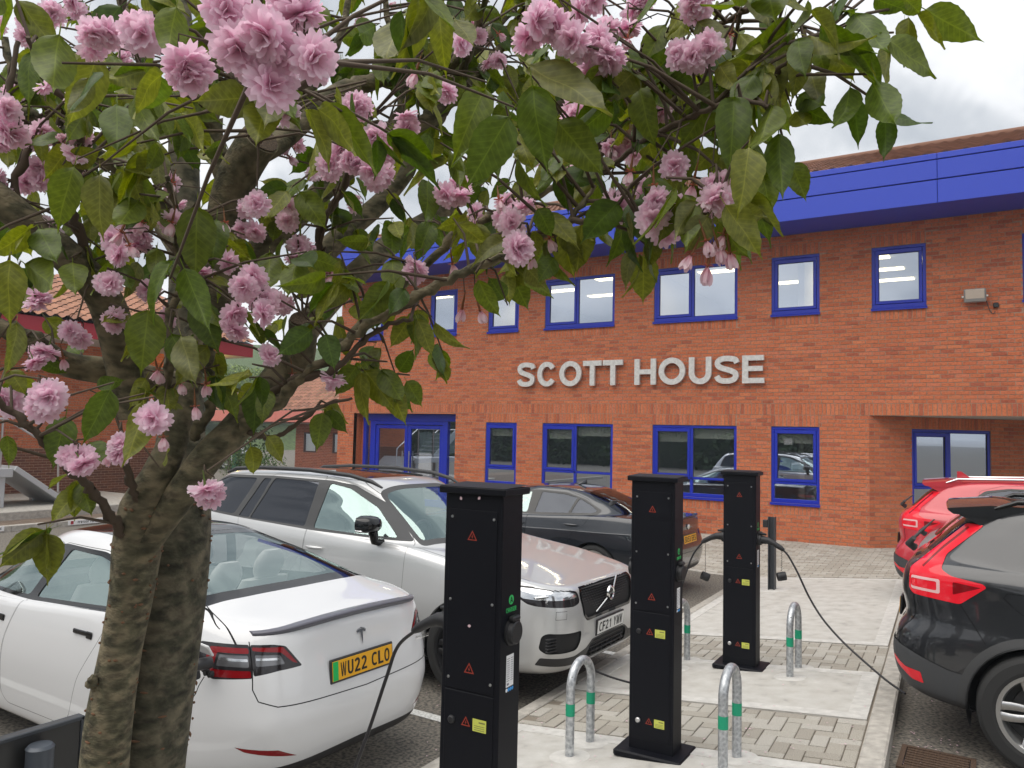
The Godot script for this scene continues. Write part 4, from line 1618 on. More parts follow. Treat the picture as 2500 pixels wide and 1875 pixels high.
func white_saloon() -> void:
	var car := car_base("white_saloon_car", "white electric saloon with glass roof and yellow rear plate, charging beside the cherry trunk", Vector3(-3.25, ground_y(-5, -3.6), -3.6), PI, 0.01)
	var R := [
		{"xf": 4.45, "xr": 0.3, "ef": 4.5, "er": 5.0, "w": [[0, 0.74], [1, 0.8], [4.6, 0.74]], "y": [[0, 0.22], [1.2, 0.19], [4.5, 0.19]], "n": 3},
		{"xf": 4.6, "xr": 0.07, "ef": 4.5, "er": 5.5, "w": [[0, 0.83], [1, 0.87], [3.7, 0.87], [4.6, 0.8]], "y": [[0, 0.28], [1.2, 0.23], [3.6, 0.23], [4.6, 0.25]], "n": 6},
		{"xf": 4.68, "xr": 0.0, "ef": 4.5, "er": 6.0, "w": [[0, 0.87], [1, 0.9], [3.7, 0.905], [4.6, 0.85]], "y": [[0, 0.52], [1.4, 0.38], [3.5, 0.38], [4.69, 0.42]], "n": 8},
		{"xf": 4.69, "xr": 0.01, "ef": 4.5, "er": 6.0, "w": [[0, 0.88], [0.9, 0.92], [3.7, 0.9245], [4.6, 0.86]], "y": [[0, 0.68], [1.5, 0.62], [4.69, 0.56]], "n": 8},
		{"xf": 4.64, "xr": 0.055, "ef": 4.5, "er": 6.2, "w": [[0, 0.86], [0.9, 0.905], [3.7, 0.91], [4.6, 0.82]], "y": [[0, 0.88], [1.5, 0.83], [4.5, 0.66]], "n": 10},
		{"xf": 4.52, "xr": 0.1, "ef": 4.5, "er": 6.6, "w": [[0, 0.79], [0.6, 0.835], [1.3, 0.875], [3.6, 0.88], [4.5, 0.74]], "y": [[0, 1.05], [0.5, 1.035], [1.2, 0.985], [2.4, 0.925], [3.4, 0.885], [4.2, 0.8], [4.52, 0.7]], "yz": 0.03, "n": 6},
		{"xf": 4.05, "xr": 0.2, "ef": 4.0, "er": 6.0, "w": [[0, 0.75], [0.6, 0.8], [1.3, 0.85], [3.6, 0.84], [4.2, 0.6]], "y": [[0.2, 1.08], [0.6, 1.085], [1.2, 1.035], [2.4, 0.965], [3.5, 0.925], [4.05, 0.86]], "n": 6},
		{"xf": 3.55, "xr": 0.6, "ef": 3.4, "er": 6.0, "w": [[0.6, 0.76], [1.2, 0.815], [3.2, 0.81], [3.6, 0.74]], "y": [[0.6, 1.15], [0.95, 1.11], [1.4, 1.05], [2.4, 0.985], [3.2, 0.965], [3.55, 0.985]], "n": 9},
		{"xf": 3.08, "xr": 1.12, "ef": 3.2, "er": 4.6, "w": [[1.1, 0.68], [2.0, 0.715], [3.1, 0.69]], "y": [[1.12, 1.295], [1.7, 1.24], [2.5, 1.215], [3.08, 1.2]], "n": 9},
		{"xf": 2.68, "xr": 1.66, "ef": 3.0, "er": 3.6, "w": [[1.6, 0.58], [2.2, 0.6], [2.7, 0.58]], "y": [[1.66, 1.395], [2.2, 1.395], [2.68, 1.365]], "n": 6},
		{"xf": 2.48, "xr": 1.92, "ef": 3.0, "er": 3.0, "w": [[1.9, 0.36], [2.5, 0.36]], "y": [[1.9, 1.432], [2.48, 1.425]], "n": 4},
		{"xf": 2.3, "xr": 2.1, "ef": 2.5, "er": 2.5, "w": [[2.0, 0.015], [2.4, 0.015]], "y": [[2.1, 1.443], [2.3, 1.443]]},
	]
	var P: Material = M.paint_white
	var win_f := rounded(V([[3.2, 0.985], [2.88, 1.17], [2.55, 1.285], [2.26, 1.318], [2.22, 1.317], [2.36, 1.0]]), 0.03)
	var win_r := rounded(V([[2.26, 1.0], [2.12, 1.316], [1.78, 1.305], [1.48, 1.25], [1.25, 1.17], [1.15, 1.1], [1.3, 1.055]]), 0.03)
	var dlo := rounded(V([[3.3, 0.965], [2.92, 1.19], [2.57, 1.307], [2.2, 1.343], [1.76, 1.33], [1.44, 1.27], [1.18, 1.18], [1.05, 1.1], [1.1, 1.075], [1.3, 1.03], [2.3, 0.975]]), 0.04)
	var tri_l := []
	var feats := [
		{"n": "arch_opening", "v": "S", "p": circle2(Vector2(1.02, 0.335), 0.372), "hole": true},
		{"n": "arch_opening", "v": "S", "p": circle2(Vector2(3.86, 0.335), 0.372), "hole": true},
		{"n": "front_window", "v": "S", "p": win_f, "m": M.car_glass, "hole": true, "off": -0.004},
		{"n": "rear_side_window", "v": "S", "p": win_r, "m": M.car_glass, "hole": true, "off": -0.004},
		{"n": "window_trim", "v": "S", "p": dlo, "m": M.gloss_black, "off": 0.001},
		{"n": "rear_window", "v": "T", "p": rounded(V([[0.71, -0.1], [0.72, 0.42], [0.76, 0.6], [0.86, 0.685], [1.05, 0.65], [1.3, 0.58], [1.62, 0.48], [1.66, -0.1]]), 0.05), "m": M.car_glass, "hole": true, "merge": true, "off": -0.002},
		{"n": "rear_window_border", "v": "T", "p": rounded(V([[0.61, -0.1], [0.615, 0.45], [0.66, 0.68], [0.76, 0.765], [0.92, 0.75], [1.25, 0.64], [1.72, 0.515], [1.72, -0.1]]), 0.06), "m": M.gloss_black, "merge": true, "off": -0.001},
		{"n": "roof_seam", "v": "T", "p": seam([[1.725, -0.05], [1.725, 0.51]], 0.004)},
		{"n": "glass_roof", "v": "T", "p": rounded(V([[1.73, -0.1], [1.73, 0.512], [2.2, 0.515], [2.64, 0.5], [2.66, -0.1]]), 0.02), "m": M.gloss_black, "merge": true, "off": -0.001},
		{"n": "windscreen", "v": "T", "p": rounded(V([[2.75, -0.1], [2.74, 0.54], [2.95, 0.6], [3.3, 0.66], [3.42, 0.5], [3.47, 0.25], [3.48, -0.1]]), 0.05), "m": M.car_glass, "hole": true, "merge": true, "off": -0.002},
		{"n": "windscreen_border", "v": "T", "p": rounded(V([[2.68, -0.1], [2.68, 0.56], [2.95, 0.625], [3.34, 0.7], [3.48, 0.53], [3.53, 0.25], [3.54, -0.1]]), 0.05), "m": M.gloss_black, "merge": true, "off": -0.001},
		{"n": "front_door", "v": "S", "p": rounded(V([[3.42, 0.9], [3.36, 0.98], [3.0, 1.19], [2.6, 1.32], [2.24, 1.352], [2.34, 1.0], [2.44, 0.72], [2.46, 0.34], [2.55, 0.3], [3.3, 0.3], [3.42, 0.42]]), 0.05), "m": P, "g": 0.003},
		{"n": "rear_door", "v": "S", "p": rounded(V([[2.335, 1.0], [2.235, 1.352], [1.74, 1.34], [1.4, 1.26], [1.2, 1.16], [1.28, 1.02], [1.35, 0.86], [1.52, 0.62], [1.62, 0.36], [1.72, 0.3], [2.38, 0.3], [2.455, 0.36], [2.435, 0.72]]), 0.05), "m": P, "g": 0.003},
		{"n": "tail_light_reflector", "v": "R", "p": rounded(V([[0.6, 0.902], [0.605, 0.914], [0.73, 0.918], [0.73, 0.906]]), 0.004), "m": M.lamp_chrome, "off": -0.003},
		{"n": "tail_light_reflector", "v": "R", "p": rounded(V([[0.775, 0.9], [0.775, 0.914], [0.93, 0.914], [0.945, 0.9]]), 0.004), "m": M.lamp_chrome, "off": -0.003},
		{"n": "tail_light_core", "v": "R", "p": rounded(V([[0.575, 0.878], [0.6, 0.928], [0.735, 0.935], [0.735, 0.876]]), 0.01), "m": M.lamp_smoke, "off": -0.004},
		{"n": "tail_light_core", "v": "R", "p": rounded(V([[0.77, 0.872], [0.77, 0.932], [0.94, 0.932], [0.965, 0.872]]), 0.01), "m": M.lamp_smoke, "off": -0.004},
		{"n": "tail_light_band", "v": "R", "p": rounded(V([[0.53, 0.880], [0.595, 0.940], [0.745, 0.955], [0.745, 0.973], [0.58, 0.967], [0.5, 0.870]]), 0.008), "m": M.lamp_red, "off": -0.002},
		{"n": "tail_light_band", "v": "R", "p": rounded(V([[0.765, 0.940], [0.95, 0.940], [0.985, 0.855], [0.765, 0.855], [0.765, 0.820], [0.99, 0.815], [1.03, 0.840], [1.02, 0.925], [0.99, 0.967], [0.765, 0.969]]), 0.01), "m": M.lamp_red, "off": -0.002},
		{"n": "tail_light", "v": "R", "p": rounded(V([[0.475, 0.853], [0.565, 0.970], [0.63, 0.983], [0.752, 0.985], [0.752, 0.827], [0.62, 0.847]]), 0.012), "m": M.lamp_dark, "off": -0.001},
		{"n": "tail_light", "v": "R", "p": rounded(V([[0.758, 0.985], [1.05, 0.985], [1.11, 0.945], [1.06, 0.835], [0.99, 0.803], [0.758, 0.817]]), 0.012), "m": M.lamp_dark, "off": -0.001},
		{"n": "boot_gap", "v": "R", "p": seam([[0.755, 1.0], [0.755, 0.86], [0.765, 0.76], [0.74, 0.7], [0.64, 0.665], [-0.02, 0.64]], 0.003)},
		{"n": "boot_gap", "v": "T", "p": seam(curve([[0.13, 0.73], [0.3, 0.745], [0.48, 0.72], [0.68, 0.66]]), 0.003)},
		{"n": "bumper_gap", "v": "R", "p": seam(curve([[1.04, 0.81], [1.08, 0.76], [1.12, 0.7], [1.2, 0.665], [1.42, 0.66]]), 0.0026)},
		{"n": "wing_gap", "v": "S", "p": seam(curve([[0.98, 1.13], [0.75, 1.13], [0.55, 1.1], [0.42, 1.05]]), 0.0022)},
		{"n": "bumper_reflector", "v": "R", "p": rounded(V([[0.5, 0.375], [0.8, 0.43], [0.86, 0.455], [0.62, 0.43]]), 0.004), "m": M.lamp_red, "off": 0.001},
		{"n": "rear_diffuser", "v": "R", "p": rounded(V([[-0.2, 0.1], [-0.2, 0.345], [0.5, 0.33], [0.86, 0.315], [0.95, 0.1]]), 0.02), "m": M.dark_plastic, "merge": true},
		{"n": "bonnet_gap", "v": "T", "p": seam(curve([[3.5, 0.7], [3.9, 0.68], [4.3, 0.56], [4.45, 0.3], [4.47, -0.05]]), 0.003)},
		{"n": "headlight", "v": "F", "p": rounded(V([[0.5, 0.62], [0.62, 0.7], [0.95, 0.77], [1.1, 0.8], [1.0, 0.69], [0.75, 0.61]]), 0.02), "m": M.lamp_chrome},
		{"n": "front_grille", "v": "F", "p": rounded(V([[-0.2, 0.24], [0.55, 0.24], [0.6, 0.36], [-0.2, 0.38]]), 0.02), "m": M.dark_plastic, "merge": true},
	]
	var port := rounded(V([[1.09, 0.965], [1.28, 0.95], [1.29, 0.86], [1.14, 0.77], [1.06, 0.8]]), 0.02)
	var made := car_body(car, {"rings": R, "feats": feats, "paint": P, "asym": [{"n": "charge_pocket", "v": "R", "p": port, "m": M.dark_plastic, "off": -0.03}]})
	for sd in [0, 1]:
		var s := 1.0 if sd == 0 else -1.0
		door_handle(made.front_door[sd], 2.58, 0.85, 0.906, s, M.gloss_black, 1)
		door_handle(made.rear_door[sd], 1.52, 0.89, 0.905, s, M.gloss_black, 1)
		for x in [1.02, 3.86]:
			wheel(car, Vector3(x, 0.334, 0.79 * s), s, 0.334, 0.235, 0.245, 5 if true else 0, M.rim_dark, 1)
			wheel_well(car, Vector3(x, 0.335, 0.79 * s), s, 0.385)
		wing_mirror(car, 3.12, 1.06, 0.87, s, P)
	# boot lip spoiler follows the lid edge
	var rr := ring(R[5], 400)
	var rows := []
	for mir in [1.0, -1.0]:
		var part := []
		for p in rr:
			if p.x < 0.5 and p.z < 0.69:
				part.append(Vector3(p.x, p.y, p.z * mir))
		if mir < 0.0:
			part.reverse()
		rows.append_array(part)
	var sec := []
	for p in rows:
		var f := clampf((0.69 - absf(p.z)) / 0.25, 0.02, 1.0)
		var q: Vector3 = p + Vector3(0, 0.004, 0)
		sec.append(PackedVector3Array([q + Vector3(0.12, 0.018, 0), q + Vector3(0.05, 0.022 + 0.006 * f, 0), q + Vector3(-0.022 * f, 0.014 + 0.02 * f, 0), q + Vector3(-0.026 * f, 0.006 + 0.014 * f, 0), q + Vector3(0.0, -0.006, 0), q + Vector3(0.05, 0.0, 0)]))
	var b := MB.new()
	b.loft(sec, true, true)
	obj("spoiler", b, mat("carbon_trim", lin(0.1, 0.1, 0.125), 0.3), car)
	number_plate(car, Vector3(0.018, 0.775, -0.02), -1.0, "WU22 CLO", true, true, 0.1)
	# T-shaped badge
	var bt := Transform3D(Basis(Vector3.UP, -PI / 2) * Basis(Vector3.RIGHT, -0.25), Vector3(0.062, 0.925, 0.0))
	b = MB.new()
	b.plate(PackedVector2Array([Vector2(-0.012, 0.022), Vector2(0.0, -0.05), Vector2(0.012, 0.022), Vector2(0.0, 0.03)]), 0.006, bt * at(0, 0, 0.006))
	b.plate(PackedVector2Array([Vector2(-0.042, 0.03), Vector2(-0.034, 0.016), Vector2(-0.015, 0.022), Vector2(0.0, 0.027), Vector2(0.015, 0.022), Vector2(0.034, 0.016), Vector2(0.042, 0.03), Vector2(0.02, 0.037), Vector2(0.0, 0.039), Vector2(-0.02, 0.037)]), 0.006, bt * at(0, 0, 0.006))
	b.plate(PackedVector2Array([Vector2(-0.04, 0.036), Vector2(0.0, 0.0435), Vector2(0.04, 0.036), Vector2(0.0, 0.048)]), 0.006, bt * at(0, 0, 0.006))
	obj("badge", b, M.chrome, car)
	b = MB.new()
	text_line(b, Transform3D(Basis(Vector3.UP, -PI / 2) * Basis(Vector3.RIGHT, -0.1), Vector3(0.028, 0.82, 0.56)), "DUAL MOTOR", 0.014, 0.014)
	b.box(Transform3D(Basis(Vector3.UP, -PI / 2), Vector3(0.03, 0.805, 0.56)), Vector3(0.14, 0.003, 0.002))
	obj("lettering", b, M.chrome, car)
	cabin(car, 1.0, 3.45, 0.97, 0.72, [[2.6, 0.37, 0.52], [2.6, -0.37, 0.52], [1.78, 0.38, 0.56, 0.03], [1.78, -0.38, 0.56, 0.03], [1.78, 0.0, 0.34, -0.02]], M.seat_white, 0.42)
	# charge port on the near rear corner: dark pocket, raised flap, connector plug
	var cp := node("charge_port", car)
	var pt := Transform3D(Basis(Vector3.UP, PI - 0.16), Vector3(0.36, 0.885, -0.855))
	b = MB.new()
	b.bbox(pt * turned(Vector3(0.0, 0.1, 0.045), 0, 0.55), Vector3(0.17, 0.07, 0.012), 0.005)
	obj("flap", b, P, cp)
	b = MB.new()
	for q in [[-0.022, -0.04], [0.022, -0.04]]:
		b.lathe([Vector2(0.0, 0.002), Vector2(0.014, 0.002), Vector2(0.017, 0.006), Vector2(0.017, -0.02)], 16, pt * Transform3D(Basis(Vector3.RIGHT, PI / 2), Vector3(q[0], q[1], 0.012)))
	obj("socket", b, M.car_black, cp)
	charge_plug(pt * Transform3D(Basis.IDENTITY, Vector3(0.01, 0.02, 0.0)), car)

# a charging connector pushed into a socket on the plane of t (z out)
func charge_plug(t: Transform3D, car: Node3D) -> void:
	var p := thing("charging_connector", "black connector plugged into the charge port of the white saloon", "connector", Vector3.ZERO)
	p.transform = car.transform * t
	var b := MB.new()
	b.tube(PackedVector3Array([Vector3(0, 0, 0.002), Vector3(0, 0, 0.06), Vector3(0.0, -0.005, 0.09), Vector3(0.0, -0.03, 0.15), Vector3(0.0, -0.07, 0.21)]), [0.032, 0.032, 0.028, 0.022, 0.018], 14)
	obj("grip", b, M.dark_plastic, p)


func silver_suv() -> void:
	var car := car_base("silver_suv", "silver family SUV with black roof rails, nose over the kerb, white front plate", Vector3(-7.82, ground_y(-5, -6.26), -6.26), 0.0, -0.01)
	var R := [
		{"xf": 4.72, "xr": 0.25, "ef": 6.0, "er": 7.0, "w": [[0, 0.8], [1, 0.84], [4.8, 0.78]], "y": [[0, 0.26], [4.8, 0.24]], "n": 3},
		{"xf": 4.87, "xr": 0.06, "ef": 8.0, "er": 8.0, "w": [[0, 0.88], [1, 0.92], [3.9, 0.92], [4.9, 0.9]], "y": [[0, 0.38], [1.2, 0.3], [3.9, 0.28], [4.9, 0.3]], "n": 6},
		{"xf": 4.945, "xr": 0.01, "ef": 9.0, "er": 9.0, "w": [[0, 0.92], [1, 0.945], [3.9, 0.945], [4.9, 0.93]], "y": [[0, 0.52], [1.2, 0.45], [4.9, 0.46]], "n": 8},
		{"xf": 4.95, "xr": 0.0, "ef": 9.0, "er": 9.0, "w": [[0, 0.93], [1, 0.9615], [3.9, 0.9615], [4.9, 0.935]], "y": [[0, 0.72], [4.95, 0.68]], "n": 8},
		{"xf": 4.93, "xr": 0.02, "ef": 9.0, "er": 9.0, "w": [[0, 0.925], [1, 0.95], [3.9, 0.95], [4.9, 0.925]], "y": [[0, 0.95], [2.5, 0.93], [4.9, 0.84]], "n": 8},
		{"xf": 4.89, "xr": 0.05, "ef": 8.0, "er": 9.0, "w": [[0, 0.9], [1, 0.925], [3.4, 0.935], [4.9, 0.9]], "y": [[0, 1.12], [1.5, 1.12], [3.3, 1.07], [4.3, 1.0], [4.89, 0.945]], "n": 5},
		{"xf": 4.72, "xr": 0.07, "ef": 7.0, "er": 9.0, "w": [[0, 0.88], [1, 0.905], [3.4, 0.915], [4.4, 0.86], [4.7, 0.8]], "y": [[0, 1.2], [1.5, 1.205], [3.3, 1.14], [4.3, 1.055], [4.72, 0.985]], "n": 6},
		{"xf": 4.2, "xr": 0.09, "ef": 5.0, "er": 9.0, "w": [[0, 0.87], [1, 0.89], [3.4, 0.895], [4.2, 0.6]], "y": [[0.1, 1.255], [1.5, 1.25], [3.3, 1.175], [3.8, 1.14], [4.2, 1.085]], "n": 6},
		{"xf": 3.66, "xr": 0.13, "ef": 4.5, "er": 8.0, "w": [[0.1, 0.84], [0.8, 0.875], [3.2, 0.875], [3.6, 0.83]], "y": [[0.1, 1.3], [1.5, 1.275], [3.2, 1.205], [3.66, 1.18]], "n": 8},
		{"xf": 3.22, "xr": 0.26, "ef": 4.0, "er": 7.0, "w": [[0.2, 0.76], [0.8, 0.8], [2.8, 0.8], [3.2, 0.77]], "y": [[0.2, 1.5], [2.0, 1.47], [3.22, 1.43]], "n": 8},
		{"xf": 2.78, "xr": 0.46, "ef": 4.0, "er": 6.0, "w": [[0.4, 0.65], [1.2, 0.69], [2.4, 0.69], [2.8, 0.65]], "y": [[0.46, 1.69], [1.6, 1.715], [2.4, 1.7], [2.78, 1.66]], "n": 6},
		{"xf": 2.55, "xr": 0.75, "ef": 4.0, "er": 5.0, "w": [[0.7, 0.42], [2.6, 0.42]], "y": [[0.75, 1.74], [1.7, 1.755], [2.55, 1.725]], "n": 4},
		{"xf": 2.3, "xr": 1.0, "ef": 2.5, "er": 2.5, "w": [[0.9, 0.015], [2.4, 0.015]], "y": [[1.0, 1.76], [1.7, 1.768], [2.3, 1.75]]},
	]
	var P: Material = M.paint_silver
	var wf := rounded(V([[3.2, 1.225], [2.86, 1.47], [2.5, 1.63], [2.25, 1.668], [2.2, 1.24]]), 0.03)
	var wr := rounded(V([[2.08, 1.245], [2.1, 1.672], [1.46, 1.678], [1.28, 1.265]]), 0.025)
	var wq0 := rounded(V([[1.26, 1.27], [1.41, 1.67], [1.3, 1.672], [1.1, 1.275]]), 0.015)
	var wq := rounded(V([[1.02, 1.285], [1.2, 1.668], [0.66, 1.655], [0.5, 1.6], [0.42, 1.32]]), 0.05)
	var dlo := rounded(V([[3.36, 1.2], [2.93, 1.5], [2.53, 1.66], [2.25, 1.692], [1.4, 1.7], [0.64, 1.678], [0.46, 1.615], [0.37, 1.3], [1.05, 1.262], [2.2, 1.218]]), 0.04)
	var mesh_holes := []
	var feats := [
		{"n": "arch_opening", "v": "S", "p": circle2(Vector2(1.09, 0.385), 0.425), "hole": true},
		{"n": "arch_opening", "v": "S", "p": circle2(Vector2(4.07, 0.385), 0.425), "hole": true},
		{"n": "front_window", "v": "S", "p": wf, "m": M.car_glass, "hole": true, "off": -0.004},
		{"n": "rear_side_window", "v": "S", "p": wr, "m": M.tint_glass, "off": -0.004},
		{"n": "door_quarter_window", "v": "S", "p": wq0, "m": M.tint_glass, "off": -0.004},
		{"n": "quarter_window", "v": "S", "p": wq, "m": M.tint_glass, "off": -0.004},
		{"n": "window_trim", "v": "S", "p": dlo, "m": M.trim_grey, "off": 0.001},
		{"n": "windscreen", "v": "T", "p": rounded(V([[2.84, -0.1], [2.83, 0.56], [3.0, 0.6], [3.42, 0.7], [3.54, 0.45], [3.58, -0.1]]), 0.06), "m": M.car_glass, "hole": true, "merge": true, "off": -0.003},
		{"n": "windscreen_border", "v": "T", "p": rounded(V([[2.77, -0.1], [2.77, 0.59], [3.0, 0.645], [3.47, 0.755], [3.62, 0.48], [3.66, -0.1]]), 0.06), "m": M.trim_grey, "merge": true, "off": -0.002},
		{"n": "glass_roof", "v": "T", "p": rounded(V([[1.0, -0.1], [1.0, 0.47], [1.1, 0.52], [2.42, 0.52], [2.52, 0.4], [2.54, -0.1]]), 0.08), "m": M.gloss_black, "merge": true, "off": 0.001},
		{"n": "front_door", "v": "S", "p": rounded(V([[3.4, 1.17], [2.98, 1.5], [2.55, 1.7], [2.16, 1.73], [2.14, 1.24], [2.12, 0.5], [2.16, 0.42], [3.28, 0.42], [3.4, 0.6]]), 0.04), "m": P, "g": 0.003},
		{"n": "rear_door", "v": "S", "p": rounded(V([[2.135, 1.24], [2.155, 1.73], [1.42, 1.73], [1.1, 1.275], [1.22, 0.98], [1.46, 0.78], [1.55, 0.5], [1.62, 0.42], [2.08, 0.42], [2.115, 0.5]]), 0.04), "m": P, "g": 0.003},
		{"n": "bonnet_gap", "v": "T", "p": seam(curve([[3.44, 0.83], [3.8, 0.85], [4.2, 0.83], [4.6, 0.78]]), 0.003)},
		{"n": "headlight_lens", "v": "F", "p": rounded(V([[0.55, 0.875], [0.57, 0.915], [0.7, 0.945], [0.95, 0.962], [1.2, 0.965], [1.08, 0.88], [0.95, 0.875]]), 0.012), "m": M.lamp_chrome, "off": -0.006},
		{"n": "headlight", "v": "F", "p": rounded(V([[0.53, 0.85], [0.55, 0.922], [0.7, 0.955], [0.95, 0.972], [1.26, 0.98], [1.18, 0.92], [1.05, 0.84], [0.98, 0.828], [0.62, 0.815], [0.55, 0.828]]), 0.02), "m": M.lamp_dark, "off": -0.004},
		{"n": "grille_opening", "v": "F", "p": rounded(V([[-0.3, 0.695], [0.42, 0.695], [0.47, 0.74], [0.5, 0.885], [0.47, 0.935], [-0.3, 0.955]]), 0.02), "m": M.car_black, "merge": true, "off": -0.035},
		{"n": "grille_surround", "v": "F", "p": rounded(V([[-0.3, 0.672], [0.43, 0.672], [0.49, 0.73], [0.523, 0.895], [0.49, 0.95], [-0.3, 0.972]]), 0.02), "m": M.gloss_black, "merge": true, "off": 0.004},
		{"n": "fog_opening", "v": "F", "p": rounded(V([[0.6, 0.47], [0.9, 0.462], [0.97, 0.5], [0.95, 0.6], [0.9, 0.625], [0.53, 0.612], [0.55, 0.52]]), 0.03), "m": M.car_black, "off": -0.05},
		{"n": "lower_grille", "v": "F", "p": rounded(V([[-0.3, 0.35], [0.4, 0.36], [0.36, 0.47], [0.28, 0.5], [-0.3, 0.505]]), 0.02), "m": M.car_black, "merge": true, "off": -0.04},
		{"n": "lower_trim", "v": "F", "p": rounded(V([[-0.3, 0.335], [0.5, 0.34], [0.96, 0.37], [0.94, 0.43], [0.6, 0.42], [0.43, 0.45], [0.33, 0.505], [-0.3, 0.525]]), 0.015), "m": M.dark_plastic, "merge": true, "off": 0.002},
		{"n": "washer_gap", "v": "F", "p": seam([[0.722, 0.785], [0.72, 0.79], [0.82, 0.79], [0.83, 0.73], [0.732, 0.73], [0.724, 0.775]], 0.0015)},
	]
	var made := car_body(car, {"rings": R, "feats": feats, "paint": P})
	for sd in [0, 1]:
		var s := 1.0 if sd == 0 else -1.0
		door_handle(made.front_door[sd], 2.3, 1.07, 0.945, s, M.gloss_black if false else P)
		door_handle(made.rear_door[sd], 1.42, 1.09, 0.94, s, P)
		for x in [1.09, 4.07]:
			wheel(car, Vector3(x, 0.385, 0.83 * s), s, 0.385, 0.27, 0.275, 5, M.rim_dark, 1)
			wheel_well(car, Vector3(x, 0.385, 0.83 * s), s, 0.44)
			arch_lip(car, Vector2(x, 0.385), 0.452, 0.93, s, P, 0.03, -0.1)
		wing_mirror(car, 3.07, 1.35, 0.93, s, M.gloss_black)
		# roof rail
		var b := MB.new()
		b.tube(PackedVector3Array([Vector3(0.62, 1.7, 0.66 * s), Vector3(0.75, 1.745, 0.655 * s), Vector3(1.2, 1.775, 0.67 * s), Vector3(1.9, 1.78, 0.67 * s), Vector3(2.45, 1.75, 0.655 * s), Vector3(2.72, 1.7, 0.64 * s), Vector3(2.84, 1.65, 0.625 * s)]), [0.012, 0.022, 0.022, 0.022, 0.022, 0.02, 0.01], 10)
		obj("roof_rail", b, M.dark_plastic, car)
		# lamp units behind the lens
		b = MB.new()
		b.bbox(Transform3D(Basis(Vector3.UP, -0.42 * s), Vector3(4.8, 0.9, 0.76 * s)), Vector3(0.03, 0.014, 0.36), 0.004)
		for i in 4:
			b.lathe([Vector2(0.0, 0.01), Vector2(0.018, 0.0), Vector2(0.022, 0.02)], 12, Transform3D(Basis(Vector3.FORWARD, PI / 2), Vector3(4.86 - 0.025 * i, 0.862, (0.62 + 0.07 * i) * s)))
		obj("lamp_unit", b, M.lamp_chrome, made.headlight[sd])
		b = MB.new()
		for i in 5:
			b.bbox(Transform3D(Basis(Vector3.UP, -0.25 * s), Vector3(4.86, 0.49 + 0.024 * i, 0.75 * s)), Vector3(0.03, 0.008, 0.28), 0.002)
		obj("fog_slat", b, M.dark_plastic, made.fog_opening[sd])
	# grille: rows of short concave bars, iron mark and diagonal strip
	var gb := MB.new()
	for r in 12:
		var y := 0.703 + r * 0.0205
		var hw := lerpf(0.43, 0.485, r / 11.0)
		var x := -hw
		while x < hw - 0.02:
			var xx := x + (0.022 if r % 2 else 0.0)
			gb.bbox(turned(Vector3(4.925 - 0.06 * xx * xx - (y - 0.7) * 0.06, y, xx + 0.02), PI / 2, 0, 0.0), Vector3(0.036, 0.006, 0.024), 0.002)
			x += 0.044
	obj("grille_mesh", gb, M.dark_plastic, car)
	var em := node("badge", car)
	gb = MB.new()
	var ex := 4.955
	gb.lathe([Vector2(0.04, 0.012), Vector2(0.05, 0.02), Vector2(0.06, 0.016), Vector2(0.064, 0.0), Vector2(0.05, -0.004), Vector2(0.04, 0.012)], 32, Transform3D(Basis(Vector3.FORWARD, PI / 2), Vector3(ex, 0.838, 0.0)))
	obj("ring", gb, M.chrome, em)
	gb = MB.new()
	gb.lathe([Vector2(0.0, 0.008), Vector2(0.045, 0.006)], 28, Transform3D(Basis(Vector3.FORWARD, PI / 2), Vector3(ex, 0.838, 0.0)))
	obj("disc", gb, M.gloss_black, em)
	gb = MB.new()
	gb.bx(Vector3(ex + 0.01, 0.838, 0), Vector3(0.006, 0.018, 0.09))
	gb.tube(PackedVector3Array([Vector3(4.94, 0.71, 0.24), Vector3(4.962, 0.8, 0.075)]), [0.008], 6)
	gb.tube(PackedVector3Array([Vector3(4.958, 0.87, -0.06), Vector3(4.92, 0.955, -0.2)]), [0.008], 6)
	obj("bar", gb, M.chrome, em)
	gb = MB.new()
	for i in 3:
		gb.bbox(at(4.925, 0.395 + i * 0.036, 0), Vector3(0.02, 0.008, 0.68), 0.002)
	for i in 7:
		gb.bx(Vector3(4.92, 0.43, -0.3 + i * 0.1), Vector3(0.015, 0.13, 0.006))
	obj("lower_grille_bars", gb, M.dark_plastic, car)
	number_plate(car, Vector3(4.965, 0.585, 0.0), 1.0, "CF21 YMW", false, false, -0.08)
	cabin(car, 0.8, 3.5, 1.2, 0.76, [[2.3, 0.38, 0.54], [2.3, -0.38, 0.54], [1.4, 0.42, 0.52], [1.4, -0.42, 0.52]], M.trim_grey, 0.66)


